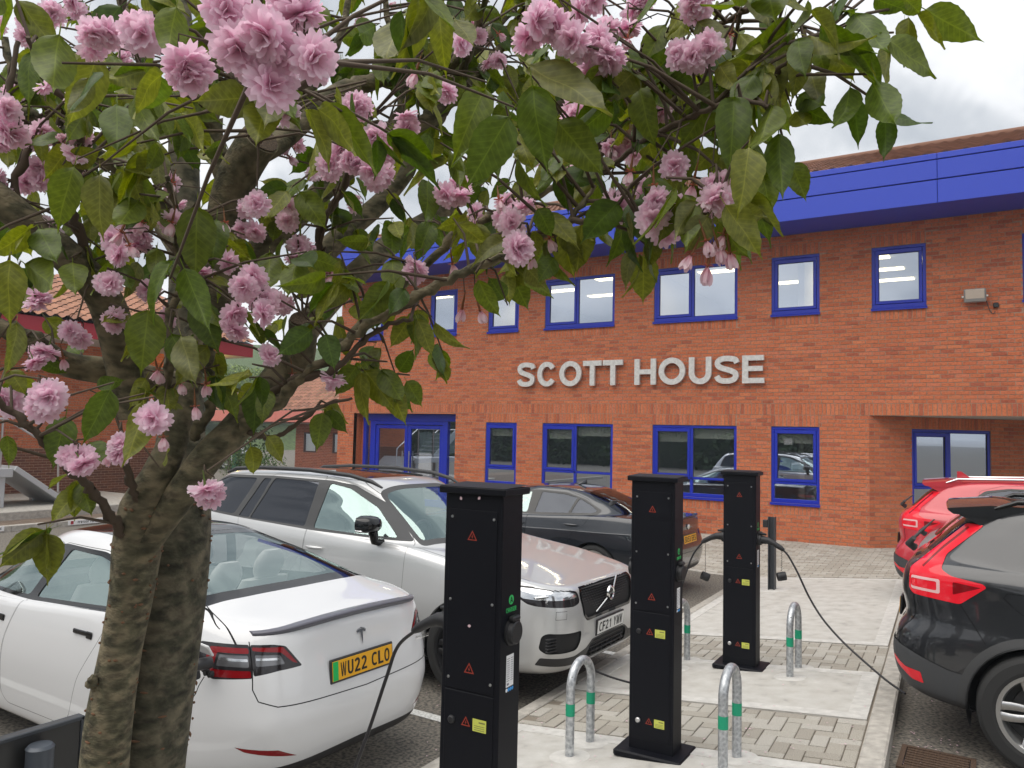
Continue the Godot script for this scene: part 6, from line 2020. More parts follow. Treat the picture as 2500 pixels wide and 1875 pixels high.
const BRANCHES := [
	["trunk", [[-1.724, 1.187, -1.128, 0.0996], [-1.668, 1.422, -1.098, 0.0953], [-1.619, 1.593, -1.080, 0.0906], [-1.578, 1.755, -1.070, 0.0854], [-1.552, 1.880, -1.066, 0.0818], [-1.539, 1.983, -1.066, 0.0767], [-1.548, 2.073, -1.078, 0.0693], [-1.578, 2.164, -1.099, 0.0572], [-1.609, 2.270, -1.119, 0.0477], [-1.658, 2.427, -1.148, 0.0425], [-1.705, 2.594, -1.177, 0.0393], [-1.756, 2.772, -1.202, 0.0393], [-1.809, 2.959, -1.226, 0.0393], [-1.861, 3.156, -1.250, 0.0366], [-1.919, 3.363, -1.269, 0.0325], [-1.962, 3.621, -1.270, 0.0238]]],
	["stem", [[-1.618, 1.291, -0.974, 0.0546], [-1.581, 1.496, -0.958, 0.0481], [-1.547, 1.648, -0.944, 0.0456], [-1.515, 1.794, -0.941, 0.0406], [-1.487, 1.909, -0.939, 0.0432], [-1.466, 2.005, -0.933, 0.0476], [-1.434, 2.082, -0.924, 0.0460], [-1.383, 2.149, -0.915, 0.0307], [-1.376, 2.212, -0.938, 0.0274], [-1.411, 2.287, -0.982, 0.0247], [-1.451, 2.388, -1.032, 0.0218], [-1.485, 2.494, -1.062, 0.0184]]],
	["limb", [[-1.454, 1.997, -0.929, 0.0334], [-1.408, 2.055, -0.941, 0.0313], [-1.338, 2.127, -0.945, 0.0307], [-1.299, 2.191, -0.965, 0.0307], [-1.272, 2.242, -1.001, 0.0302], [-1.253, 2.303, -1.044, 0.0298], [-1.248, 2.378, -1.101, 0.0298], [-1.251, 2.469, -1.163, 0.0300], [-1.256, 2.535, -1.226, 0.0290], [-1.253, 2.620, -1.316, 0.0282], [-1.249, 2.716, -1.429, 0.0252], [-1.233, 2.803, -1.551, 0.0205], [-1.208, 2.896, -1.678, 0.0164], [-1.185, 3.048, -1.800, 0.0119]]],
	["stub", [[-1.227, 2.369, -1.114, 0.0289], [-1.187, 2.399, -1.090, 0.0282], [-1.153, 2.437, -1.061, 0.0284], [-1.138, 2.461, -1.045, 0.0271]]],
	["branch", [[-1.300, 2.223, -0.985, 0.0201], [-1.213, 2.270, -1.012, 0.0144], [-1.113, 2.332, -1.011, 0.0096], [-1.016, 2.389, -1.008, 0.0084], [-0.931, 2.436, -1.011, 0.0082], [-0.836, 2.480, -1.020, 0.0079], [-0.744, 2.513, -1.027, 0.0077], [-0.676, 2.531, -1.034, 0.0068], [-0.609, 2.555, -1.038, 0.0059], [-0.556, 2.583, -1.046, 0.0051], [-0.521, 2.638, -1.063, 0.0029]]],
	["branch", [[-0.669, 2.535, -1.038, 0.0068], [-0.615, 2.562, -1.034, 0.0066], [-0.562, 2.579, -1.042, 0.0058], [-0.492, 2.568, -1.028, 0.0042], [-0.425, 2.558, -1.011, 0.0040], [-0.369, 2.541, -0.989, 0.0038], [-0.327, 2.540, -0.980, 0.0031], [-0.294, 2.565, -0.974, 0.0024]]],
	["branch", [[-1.016, 2.389, -1.008, 0.0084], [-0.992, 2.466, -1.077, 0.0079], [-0.949, 2.556, -1.156, 0.0081], [-0.871, 2.639, -1.199, 0.0081], [-0.768, 2.672, -1.202, 0.0070], [-0.669, 2.701, -1.203, 0.0059], [-0.575, 2.743, -1.199, 0.0049], [-0.487, 2.782, -1.192, 0.0039], [-0.416, 2.815, -1.175, 0.0030]]],
	["limb", [[-1.447, 2.588, -1.138, 0.0316], [-1.410, 2.652, -1.156, 0.0295], [-1.337, 2.727, -1.196, 0.0263], [-1.286, 2.823, -1.256, 0.0257], [-1.240, 2.903, -1.326, 0.0219], [-1.184, 2.995, -1.426, 0.0181], [-1.099, 3.085, -1.496, 0.0149], [-1.046, 3.215, -1.578, 0.0117], [-1.021, 3.349, -1.643, 0.0096]]],
	["limb", [[-1.476, 2.454, -1.070, 0.0348], [-1.432, 2.533, -1.068, 0.0364], [-1.401, 2.629, -1.057, 0.0400], [-1.369, 2.711, -1.036, 0.0402], [-1.324, 2.770, -1.024, 0.0404], [-1.266, 2.809, -1.010, 0.0394], [-1.234, 2.827, -1.005, 0.0380]]],
	["limb", [[-1.270, 2.812, -1.031, 0.0247], [-1.261, 2.856, -1.081, 0.0234], [-1.246, 2.941, -1.154, 0.0222], [-1.235, 3.024, -1.238, 0.0200], [-1.211, 3.093, -1.366, 0.0178], [-1.146, 3.141, -1.462, 0.0160], [-1.086, 3.237, -1.552, 0.0141], [-1.041, 3.360, -1.630, 0.0120]]],
	["limb", [[-1.370, 2.743, -1.044, 0.0197], [-1.377, 2.824, -1.010, 0.0175], [-1.371, 2.903, -0.985, 0.0154], [-1.374, 2.999, -0.999, 0.0117], [-1.373, 3.123, -1.026, 0.0079]]],
	["limb", [[-1.378, 2.600, -1.239, 0.0282], [-1.358, 2.673, -1.305, 0.0278], [-1.336, 2.748, -1.372, 0.0263], [-1.301, 2.833, -1.447, 0.0235], [-1.261, 2.958, -1.522, 0.0193], [-1.228, 3.125, -1.590, 0.0160], [-1.223, 3.311, -1.638, 0.0126]]],
	["limb", [[-1.534, 2.266, -0.954, 0.0331], [-1.530, 2.361, -0.926, 0.0347], [-1.506, 2.442, -0.887, 0.0357], [-1.493, 2.510, -0.843, 0.0338], [-1.482, 2.560, -0.775, 0.0316], [-1.491, 2.601, -0.719, 0.0290], [-1.498, 2.639, -0.665, 0.0274], [-1.522, 2.691, -0.598, 0.0242]]],
	["limb", [[-1.530, 2.340, -1.045, 0.0266], [-1.553, 2.351, -0.982, 0.0300], [-1.590, 2.362, -0.911, 0.0292], [-1.615, 2.371, -0.848, 0.0257], [-1.586, 2.404, -0.769, 0.0181], [-1.614, 2.441, -0.689, 0.0131]]],
	["limb", [[-1.695, 2.750, -1.148, 0.0252], [-1.687, 2.808, -1.030, 0.0195], [-1.662, 2.837, -0.926, 0.0184], [-1.645, 2.848, -0.817, 0.0164], [-1.603, 2.854, -0.725, 0.0135], [-1.567, 2.854, -0.629, 0.0110]]],
	["limb", [[-1.736, 2.670, -1.187, 0.0235], [-1.845, 2.787, -1.169, 0.0193], [-1.936, 2.845, -1.108, 0.0156], [-2.036, 2.950, -1.037, 0.0132], [-2.136, 3.103, -0.963, 0.0108], [-2.165, 3.247, -0.935, 0.0084]]],
	["branch", [[-1.445, 2.039, -0.885, 0.0099], [-1.416, 2.085, -0.840, 0.0087], [-1.395, 2.132, -0.790, 0.0076], [-1.376, 2.172, -0.740, 0.0073], [-1.351, 2.205, -0.694, 0.0063], [-1.351, 2.243, -0.656, 0.0061], [-1.362, 2.273, -0.624, 0.0053], [-1.350, 2.307, -0.569, 0.0043]]],
	["branch", [[-1.407, 2.085, -0.905, 0.0081], [-1.388, 2.133, -0.866, 0.0070], [-1.361, 2.187, -0.831, 0.0060], [-1.346, 2.238, -0.813, 0.0042]]],
	["branch", [[-1.321, 2.231, -0.948, 0.0108], [-1.293, 2.286, -0.961, 0.0099], [-1.296, 2.358, -0.954, 0.0099], [-1.297, 2.430, -0.948, 0.0090], [-1.299, 2.498, -0.918, 0.0080], [-1.287, 2.562, -0.885, 0.0070], [-1.252, 2.627, -0.843, 0.0051], [-1.224, 2.686, -0.797, 0.0041]]],
	["branch", [[-1.320, 2.292, -0.884, 0.0087], [-1.286, 2.368, -0.865, 0.0077], [-1.273, 2.433, -0.845, 0.0076], [-1.225, 2.514, -0.845, 0.0066], [-1.215, 2.565, -0.812, 0.0057]]],
	["branch", [[-1.045, 2.736, -0.847, 0.0078], [-0.905, 2.733, -0.698, 0.0060], [-0.796, 2.695, -0.591, 0.0051], [-0.695, 2.631, -0.541, 0.0046], [-0.614, 2.596, -0.512, 0.0042], [-0.564, 2.587, -0.509, 0.0036], [-0.540, 2.608, -0.522, 0.0027]]],
	["branch", [[-1.227, 2.896, -1.312, 0.0108], [-1.170, 2.984, -1.341, 0.0097], [-1.150, 3.092, -1.345, 0.0087], [-1.185, 3.210, -1.314, 0.0076], [-1.202, 3.318, -1.296, 0.0054]]],
	["branch", [[-1.198, 3.104, -1.551, 0.0108], [-1.098, 3.142, -1.492, 0.0091], [-1.011, 3.193, -1.425, 0.0076], [-0.927, 3.244, -1.355, 0.0051]]],
	["branch", [[-1.077, 2.975, -1.636, 0.0096], [-0.895, 2.980, -1.513, 0.0087], [-0.738, 2.939, -1.378, 0.0077], [-0.594, 2.885, -1.295, 0.0061], [-0.459, 2.876, -1.203, 0.0055], [-0.362, 2.887, -1.145, 0.0043], [-0.275, 2.868, -1.082, 0.0033], [-0.219, 2.873, -1.058, 0.0025]]],
	["branch", [[-0.594, 2.885, -1.295, 0.0052], [-0.492, 2.827, -1.245, 0.0049], [-0.404, 2.778, -1.185, 0.0045], [-0.331, 2.757, -1.115, 0.0035], [-0.266, 2.754, -1.073, 0.0032], [-0.215, 2.779, -1.067, 0.0025], [-0.177, 2.817, -1.088, 0.0019]]],
	["branch", [[-0.669, 2.701, -1.203, 0.0059], [-0.555, 2.694, -1.157, 0.0047], [-0.450, 2.712, -1.102, 0.0043], [-0.356, 2.708, -1.043, 0.0040], [-0.283, 2.697, -0.995, 0.0031], [-0.242, 2.680, -0.999, 0.0024]]],
	["branch", [[-1.286, 2.602, -1.238, 0.0095], [-1.256, 2.684, -1.191, 0.0082], [-1.145, 2.736, -1.139, 0.0067], [-1.053, 2.787, -1.074, 0.0054], [-0.995, 2.831, -1.048, 0.0044]]],
	["branch", [[-1.213, 2.306, -1.010, 0.0090], [-1.113, 2.341, -1.011, 0.0070], [-1.017, 2.356, -1.011, 0.0059], [-0.959, 2.405, -1.019, 0.0050], [-0.897, 2.435, -1.021, 0.0041], [-0.830, 2.437, -1.003, 0.0031]]],
	["branch", [[-1.485, 2.533, -0.822, 0.0108], [-1.456, 2.610, -0.776, 0.0087], [-1.419, 2.664, -0.735, 0.0076], [-1.347, 2.723, -0.717, 0.0065], [-1.316, 2.783, -0.673, 0.0055], [-1.303, 2.814, -0.620, 0.0045], [-1.268, 2.849, -0.580, 0.0036]]],
	["branch", [[-1.506, 2.609, -0.709, 0.0077], [-1.505, 2.679, -0.681, 0.0067], [-1.483, 2.747, -0.690, 0.0059], [-1.510, 2.830, -0.666, 0.0051], [-1.494, 2.940, -0.668, 0.0042]]],
	["branch", [[-1.645, 2.848, -0.817, 0.0087], [-1.603, 2.955, -0.836, 0.0077], [-1.544, 3.043, -0.866, 0.0067], [-1.510, 3.159, -0.878, 0.0048]]],
	["branch", [[-1.861, 3.156, -1.250, 0.0177], [-1.802, 3.284, -1.277, 0.0139], [-1.725, 3.386, -1.318, 0.0101], [-1.681, 3.514, -1.336, 0.0076]]],
	["branch", [[-1.809, 2.959, -1.226, 0.0172], [-1.876, 3.108, -1.185, 0.0136], [-1.916, 3.243, -1.150, 0.0111], [-1.966, 3.401, -1.107, 0.0074]]],
	["branch", [[-1.253, 2.933, -1.115, 0.0119], [-1.206, 3.018, -1.138, 0.0099], [-1.171, 3.108, -1.153, 0.0079], [-1.153, 3.218, -1.157, 0.0060]]],
	["branch", [[-1.261, 2.251, -1.007, 0.0064], [-1.186, 2.230, -1.008, 0.0053], [-1.137, 2.244, -1.015, 0.0044], [-1.054, 2.289, -1.016, 0.0034], [-0.975, 2.305, -1.017, 0.0025]]],
	["spur", [[-1.539, 1.702, -0.921, 0.0084], [-1.534, 1.725, -0.899, 0.0083], [-1.518, 1.750, -0.883, 0.0064]]],
]
const LEAVES := [
	[-1.022, 2.753, -0.505, -1.004, 2.638, -0.484],
	[-1.029, 2.751, -0.559, -1.073, 2.647, -0.553],
	[-1.103, 2.726, -0.633, -1.067, 2.643, -0.614],
	[-1.034, 2.716, -0.618, -1.022, 2.641, -0.650],
	[-1.282, 2.747, -0.815, -1.259, 2.665, -0.810],
	[-1.109, 2.615, -0.579, -1.130, 2.519, -0.564],
	[-1.029, 2.589, -0.572, -1.039, 2.499, -0.577],
	[-1.135, 2.619, -0.799, -1.125, 2.492, -0.793],
	[-1.150, 2.612, -0.849, -1.127, 2.516, -0.824],
	[-1.192, 2.589, -1.002, -1.150, 2.492, -0.970],
	[-0.716, 2.835, -0.808, -0.695, 2.732, -0.772],
	[-0.603, 2.797, -0.764, -0.600, 2.714, -0.774],
	[-0.643, 2.836, -0.854, -0.609, 2.791, -0.854],
	[-0.527, 2.672, -0.762, -0.536, 2.582, -0.719],
	[-0.475, 2.619, -0.739, -0.526, 2.535, -0.726],
	[-0.865, 2.703, -1.079, -0.842, 2.612, -1.050],
	[-1.027, 2.616, -1.103, -1.056, 2.602, -1.049],
	[-1.409, 2.565, -0.867, -1.379, 2.488, -0.840],
	[-1.161, 2.436, -0.737, -1.167, 2.326, -0.733],
	[-1.175, 2.403, -0.790, -1.129, 2.321, -0.810],
	[-1.188, 2.480, -0.539, -1.188, 2.383, -0.537],
	[-1.236, 2.397, -0.575, -1.198, 2.321, -0.562],
	[-1.276, 2.495, -0.601, -1.178, 2.444, -0.624],
	[-1.342, 2.548, -0.793, -1.357, 2.481, -0.735],
	[-1.225, 2.475, -0.871, -1.163, 2.381, -0.872],
	[-1.122, 2.509, -1.170, -1.054, 2.463, -1.140],
	[-0.924, 2.655, -1.164, -0.908, 2.578, -1.112],
	[-0.761, 2.602, -1.034, -0.734, 2.567, -1.081],
	[-0.678, 2.487, -0.977, -0.664, 2.420, -1.015],
	[-0.989, 2.581, -1.129, -0.948, 2.497, -1.096],
	[-0.937, 2.469, -1.170, -0.919, 2.424, -1.099],
	[-1.090, 2.424, -1.196, -1.087, 2.370, -1.134],
	[-0.858, 2.447, -1.103, -0.823, 2.384, -1.128],
	[-0.669, 2.657, -0.437, -0.685, 2.599, -0.436],
	[-1.418, 2.949, -0.952, -1.315, 2.852, -0.932],
	[-1.220, 2.975, -1.192, -1.261, 2.901, -1.152],
	[-1.009, 3.036, -1.083, -1.010, 2.961, -0.999],
	[-0.887, 2.909, -0.814, -0.857, 2.868, -0.816],
	[-1.268, 2.627, -0.951, -1.228, 2.568, -0.971],
	[-1.238, 2.622, -1.207, -1.227, 2.588, -1.255],
	[-1.224, 2.628, -0.802, -1.177, 2.542, -0.786],
	[-1.258, 2.679, -1.072, -1.271, 2.648, -1.078],
	[-1.317, 2.689, -0.680, -1.284, 2.715, -0.715],
	[-1.547, 2.870, -1.113, -1.592, 2.923, -1.112],
	[-1.379, 2.833, -1.103, -1.344, 2.740, -1.032],
	[-1.464, 2.835, -1.286, -1.501, 2.857, -1.223],
	[-1.318, 2.779, -1.263, -1.306, 2.729, -1.314],
	[-1.011, 2.409, -1.129, -1.019, 2.338, -1.089],
	[-0.698, 2.474, -1.083, -0.723, 2.511, -1.076],
	[-0.981, 2.364, -1.151, -0.946, 2.408, -1.149],
	[-0.476, 2.678, -0.793, -0.470, 2.572, -0.809],
	[-0.475, 2.656, -0.855, -0.418, 2.578, -0.877],
	[-0.504, 2.726, -0.831, -0.392, 2.649, -0.850],
	[-0.279, 2.691, -0.975, -0.271, 2.590, -0.935],
	[-0.251, 2.607, -0.939, -0.246, 2.520, -0.902],
	[-0.239, 2.682, -1.000, -0.242, 2.592, -0.967],
	[-0.231, 2.646, -1.008, -0.233, 2.559, -1.034],
	[-0.229, 2.626, -1.070, -0.208, 2.574, -1.080],
	[-0.310, 2.537, -0.967, -0.340, 2.487, -0.960],
	[-0.285, 2.545, -0.958, -0.242, 2.475, -0.978],
	[-0.299, 2.530, -0.974, -0.269, 2.474, -0.991],
	[-0.298, 2.554, -0.997, -0.245, 2.536, -1.039],
	[-0.285, 2.772, -1.083, -0.286, 2.723, -1.106],
	[-0.253, 2.766, -1.104, -0.253, 2.715, -1.126],
	[-0.213, 2.791, -1.067, -0.222, 2.712, -1.077],
	[-0.213, 2.771, -1.128, -0.198, 2.721, -1.085],
	[-0.188, 2.798, -1.083, -0.139, 2.747, -1.086],
	[-0.151, 2.831, -1.103, -0.110, 2.743, -1.077],
	[-0.135, 2.882, -1.168, -0.099, 2.855, -1.178],
	[-0.102, 2.886, -1.189, -0.087, 2.874, -1.207],
	[-0.228, 2.741, -1.121, -0.184, 2.699, -1.092],
	[-0.225, 2.727, -1.124, -0.194, 2.683, -1.099],
	[-0.234, 2.717, -1.119, -0.210, 2.674, -1.105],
	[-0.224, 2.813, -1.059, -0.267, 2.747, -0.997],
	[-0.340, 2.817, -1.164, -0.361, 2.791, -1.160],
	[-0.350, 2.842, -1.037, -0.299, 2.780, -1.041],
	[-0.414, 2.788, -1.060, -0.361, 2.762, -1.088],
	[-0.354, 2.727, -1.043, -0.275, 2.725, -1.072],
	[-0.447, 2.950, -1.205, -0.430, 2.902, -1.205],
	[-0.495, 2.855, -1.182, -0.456, 2.830, -1.232],
	[-0.606, 2.790, -1.235, -0.572, 2.813, -1.282],
	[-0.612, 2.685, -1.003, -0.595, 2.632, -0.958],
	[-0.616, 2.739, -1.115, -0.614, 2.694, -1.133],
	[-0.595, 2.695, -0.954, -0.567, 2.636, -0.940],
	[-0.470, 2.703, -1.209, -0.467, 2.638, -1.150],
	[-0.416, 2.676, -1.127, -0.410, 2.613, -1.102],
	[-0.507, 2.663, -1.188, -0.488, 2.615, -1.182],
	[-0.375, 2.718, -1.208, -0.418, 2.679, -1.210],
	[-0.498, 2.640, -1.196, -0.456, 2.662, -1.184],
	[-0.595, 2.730, -1.187, -0.530, 2.673, -1.154],
	[-0.573, 2.585, -0.976, -0.556, 2.543, -1.004],
	[-0.586, 2.592, -1.026, -0.520, 2.537, -1.012],
	[-0.601, 2.563, -1.019, -0.589, 2.515, -1.007],
	[-0.640, 2.519, -1.057, -0.624, 2.490, -1.083],
	[-0.577, 2.524, -1.037, -0.585, 2.491, -1.015],
	[-0.327, 2.888, -1.167, -0.345, 2.847, -1.132],
	[-0.283, 2.883, -1.135, -0.274, 2.859, -1.151],
	[-0.181, 2.871, -1.141, -0.162, 2.806, -1.095],
	[-0.193, 2.808, -1.138, -0.158, 2.756, -1.151],
	[-0.204, 2.811, -1.131, -0.195, 2.767, -1.112],
	[-0.393, 2.963, -1.237, -0.373, 2.994, -1.277],
	[-0.241, 2.810, -1.108, -0.268, 2.769, -1.102],
	[-0.303, 2.813, -1.187, -0.304, 2.769, -1.124],
	[-1.116, 2.394, -0.768, -1.062, 2.313, -0.754],
	[-1.069, 2.298, -0.627, -1.085, 2.217, -0.600],
	[-1.077, 2.284, -0.683, -1.086, 2.185, -0.683],
	[-1.329, 2.260, -0.704, -1.314, 2.171, -0.679],
	[-1.345, 2.216, -0.757, -1.291, 2.179, -0.754],
	[-1.065, 2.217, -0.873, -1.068, 2.158, -0.897],
	[-1.041, 2.234, -0.886, -1.025, 2.189, -0.925],
	[-1.212, 2.473, -0.880, -1.153, 2.399, -0.886],
	[-1.382, 2.315, -0.785, -1.362, 2.333, -0.817],
	[-1.363, 2.316, -0.856, -1.281, 2.300, -0.863],
	[-1.359, 2.296, -0.919, -1.291, 2.269, -0.885],
	[-1.283, 2.180, -0.857, -1.247, 2.206, -0.856],
	[-1.407, 2.336, -0.649, -1.385, 2.305, -0.660],
	[-1.491, 2.331, -0.715, -1.519, 2.281, -0.722],
	[-1.572, 2.375, -0.780, -1.559, 2.337, -0.822],
	[-1.707, 2.397, -0.930, -1.742, 2.427, -0.914],
	[-1.352, 2.562, -0.904, -1.311, 2.520, -0.938],
	[-1.342, 2.544, -0.793, -1.326, 2.483, -0.807],
	[-1.666, 2.466, -0.832, -1.626, 2.416, -0.860],
]
const BLOSSOMS := [
	[-0.549, 2.593, -0.411, 2, 0.024],
	[-0.516, 2.604, -0.430, 2, 0.024],
	[-0.506, 2.560, -0.417, 3, 0.027],
	[-0.497, 2.571, -0.445, 2, 0.018],
	[-0.627, 2.582, -0.434, 2, 0.017],
	[-0.739, 2.647, -0.453, 2, 0.022],
	[-0.978, 2.742, -0.533, 3, 0.030],
	[-0.745, 2.662, -0.626, 4, 0.040],
	[-0.917, 2.785, -0.923, 2, 0.023],
	[-0.887, 2.755, -0.944, 2, 0.023],
	[-0.970, 2.720, -0.953, 3, 0.028],
	[-0.901, 2.684, -0.940, 4, 0.035],
	[-0.905, 2.681, -0.997, 2, 0.020],
	[-0.920, 2.761, -1.041, 2, 0.021],
	[-0.901, 2.812, -1.049, 2, 0.021],
	[-1.050, 2.625, -0.851, 1, 0.002],
	[-1.230, 2.647, -0.974, 3, 0.036],
	[-1.168, 2.662, -1.011, 2, 0.023],
	[-1.026, 2.479, -0.818, 3, 0.030],
	[-1.004, 2.442, -0.835, 3, 0.030],
	[-1.081, 2.425, -0.847, 2, 0.027],
	[-1.053, 2.470, -0.920, 2, 0.016],
	[-1.075, 2.376, -0.913, 1, 0.002],
	[-1.177, 2.548, -0.896, 1, 0.003],
	[-1.304, 2.550, -0.935, 1, 0.004],
	[-1.249, 2.542, -0.733, 3, 0.027],
	[-1.316, 2.599, -0.805, 3, 0.025],
	[-1.267, 2.483, -0.726, 2, 0.016],
	[-1.393, 2.511, -0.882, 1, 0.005],
	[-1.461, 2.764, -0.702, 2, 0.025],
	[-1.389, 2.753, -0.630, 3, 0.031],
	[-1.515, 2.754, -0.669, 2, 0.025],
	[-1.589, 2.736, -0.742, 3, 0.027],
	[-1.656, 2.779, -0.815, 1, 0.010],
	[-1.715, 3.081, -0.756, 3, 0.039],
	[-1.519, 3.045, -0.763, 3, 0.036],
	[-0.896, 2.913, -1.163, 2, 0.023],
	[-0.832, 2.687, -1.102, 3, 0.029],
	[-0.846, 2.661, -1.213, 2, 0.023],
	[-1.146, 2.595, -1.030, 2, 0.018],
	[-1.112, 2.546, -1.055, 2, 0.018],
	[-1.119, 2.717, -1.156, 1, 0.010],
	[-0.859, 2.532, -1.037, 2, 0.012],
	[-0.746, 2.643, -1.159, 2, 0.021],
	[-1.420, 2.456, -0.692, 2, 0.016],
	[-1.412, 2.411, -0.759, 2, 0.017],
	[-1.362, 2.438, -0.789, 2, 0.017],
	[-1.370, 2.462, -0.899, 2, 0.018],
	[-1.016, 2.341, -1.012, 1, 0.003],
	[-1.217, 2.604, -0.807, 1, 0.003],
	[-1.353, 2.720, -0.891, 1, 0.004],
	[-0.752, 2.903, -1.017, 1, 0.006],
	[-0.553, 2.619, -0.454, 1, 0.017],
	[-0.500, 2.773, -0.830, 3, 0.027],
	[-0.474, 2.788, -0.845, 3, 0.024],
	[-0.462, 2.755, -0.855, 3, 0.021],
	[-0.424, 2.747, -0.880, 3, 0.021],
	[-0.461, 2.747, -0.916, 2, 0.019],
	[-0.512, 2.782, -1.058, 3, 0.022],
	[-0.463, 2.830, -0.967, 1, 0.005],
	[-0.454, 2.858, -1.030, 1, 0.007],
	[-0.351, 2.765, -0.983, 2, 0.016],
	[-0.329, 2.779, -0.996, 2, 0.016],
	[-0.361, 2.869, -1.028, 2, 0.020],
	[-0.381, 2.636, -1.033, 1, 0.004],
	[-0.467, 2.591, -1.042, 2, 0.014],
	[-0.389, 2.559, -0.975, 2, 0.016],
	[-0.370, 2.550, -0.987, 2, 0.016],
	[-0.354, 2.541, -0.998, 2, 0.013],
	[-0.394, 2.541, -1.032, 1, 0.007],
	[-0.301, 2.558, -0.971, 1, 0.007],
	[-0.568, 2.520, -0.924, 2, 0.010],
	[-0.632, 2.576, -0.999, 1, 0.007],
	[-0.461, 2.924, -1.080, 2, 0.014],
	[-0.529, 2.919, -1.038, 2, 0.018],
	[-0.533, 2.725, -1.168, 2, 0.016],
	[-0.513, 2.749, -1.179, 1, 0.008],
	[-0.431, 2.616, -1.062, 1, 0.004],
	[-0.316, 2.592, -1.018, 1, 0.003],
	[-0.589, 2.786, -1.128, 3, 0.016],
	[-1.141, 2.280, -0.584, 4, 0.023],
	[-1.219, 2.192, -0.660, 4, 0.022],
	[-0.972, 2.258, -0.632, 1, 0.001],
	[-1.000, 2.152, -0.741, 2, 0.014],
	[-1.253, 2.212, -0.755, 2, 0.012],
	[-1.410, 2.284, -0.651, 2, 0.012],
	[-1.472, 2.369, -0.724, 3, 0.021],
	[-1.087, 2.340, -1.086, 1, 0.003],
]
const FADED := [
	[-1.261, 2.689, -0.833],
	[-1.172, 2.591, -0.778],
	[-1.138, 2.606, -0.857],
	[-1.198, 2.561, -0.705],
	[-1.185, 2.539, -0.714],
	[-1.215, 2.590, -0.751],
	[-0.819, 2.854, -0.979],
	[-0.895, 2.762, -1.057],
	[-0.878, 2.711, -1.071],
	[-0.703, 2.642, -1.068],
	[-1.093, 2.546, -1.067],
	[-1.288, 2.347, -0.842],
	[-1.157, 2.355, -1.041],
	[-0.830, 2.553, -1.113],
	[-0.758, 2.457, -1.047],
	[-0.732, 2.454, -1.063],
	[-0.330, 2.485, -0.958],
	[-0.313, 2.504, -0.967],
	[-0.312, 2.471, -0.970],
	[-0.299, 2.495, -0.977],
	[-0.287, 2.489, -0.985],
	[-0.294, 2.513, -0.979],
	[-0.306, 2.561, -0.967],
	[-0.388, 2.591, -0.973],
	[-0.343, 2.592, -1.001],
	[-0.313, 2.593, -1.020],
	[-0.465, 2.834, -0.966],
	[-0.435, 2.815, -0.986],
	[-0.602, 2.790, -1.120],
	[-0.585, 2.790, -1.130],
	[-0.572, 2.798, -1.138],
	[-0.540, 2.737, -1.163],
	[-0.311, 2.824, -1.063],
	[-0.474, 2.660, -1.091],
	[-0.583, 2.553, -1.031],
	[-0.608, 2.527, -1.017],
	[-1.194, 2.342, -0.782],
	[-1.143, 2.282, -0.819],
	[-1.170, 2.323, -0.858],
	[-1.235, 2.228, -0.824],
	[-1.434, 2.366, -0.749],
	[-1.253, 2.325, -0.865],
	[-1.265, 2.197, -0.748],
]


# ---------- the cherry tree ----------
func leaf_mesh(seed_: int, bend: float, fold: float, width: float) -> ArrayMesh:
	var rg := RandomNumberGenerator.new()
	rg.seed = seed_
	var ny := 16
	var nx := 4
	var pos := []
	var tw := rg.randf_range(-0.25, 0.25)
	for i in ny + 1:
		var t := float(i) / ny
		var w := width * (sin(PI * pow(t, 0.8)) ** 0.75 * (1.0 - 0.35 * t) if t < 0.88 else width * 0.0)
		w = width * pow(sin(PI * clampf(pow(t, 0.72), 0, 1)), 0.85) * (1.05 - 0.3 * t)
		if t > 0.78:
			w = lerpf(w, 0.01, smoothstep(0.76, 0.94, t))
		if i == ny:
			w = 0.0
		var row := []
		for k in range(-nx, nx + 1):
			var f := float(k) / nx
			var ser := 1.0 + (0.05 if (i % 2 == 0 and absi(k) == nx) else 0.0)
			var x := f * w * ser
			var z := absf(f) * w * fold - bend * t * t + 0.02 * sin(f * 3.0 + t * 9.0 + seed_) + tw * f * w * t
			row.append([Vector3(x, t * (1.0 - 0.1 * bend * t), z), Vector2(0.5 + 0.5 * f * w / width, t)])
		pos.append(row)
	var st := SurfaceTool.new()
	st.begin(Mesh.PRIMITIVE_TRIANGLES)
	for i in ny:
		for k in nx * 2:
			for q in [[i, k], [i + 1, k + 1], [i, k + 1], [i, k], [i + 1, k], [i + 1, k + 1]]:
				st.set_uv(pos[q[0]][q[1]][1])
				st.set_smooth_group(0)
				st.add_vertex(pos[q[0]][q[1]][0])
	# stalk
	for s in [-1, 1]:
		for q in [Vector3(-0.008, 0, 0), Vector3(0.008, 0, 0), Vector3(0.006 * s, -0.22, 0.04)]:
			st.set_uv(Vector2(0.5, 0.02))
			st.add_vertex(q)
	st.index()
	st.generate_normals()
	return st.commit()

func leaf_texture() -> ImageTexture:
	var w := 128
	var h := 256
	var img := Image.create(w, h, true, Image.FORMAT_RGBA8)
	var fn := FastNoiseLite.new()
	fn.frequency = 0.03
	fn.seed = 8
	for y in h:
		for x in w:
			var u := absf(x - w * 0.5) / (w * 0.5)
			var t := float(y) / h
			var n := 0.9 + 0.16 * fn.get_noise_2d(x, y)
			var mid := exp(-u * u * 900.0)
			var ph := fposmod((t - u * 0.22) * 11.0, 1.0)
			var vein := exp(-pow((ph - 0.5) * 9.0, 2.0)) * (1.0 - u * 0.6) * 0.55
			var k := clampf(maxf(mid, vein), 0.0, 1.0)
			var c := Color(0.82 * n, 0.84 * n, 0.8 * n).lerp(Color(1.0, 1.0, 0.95), k * 0.75)
			img.set_pixel(x, y, c)
	img.generate_mipmaps()
	return ImageTexture.create_from_image(img)

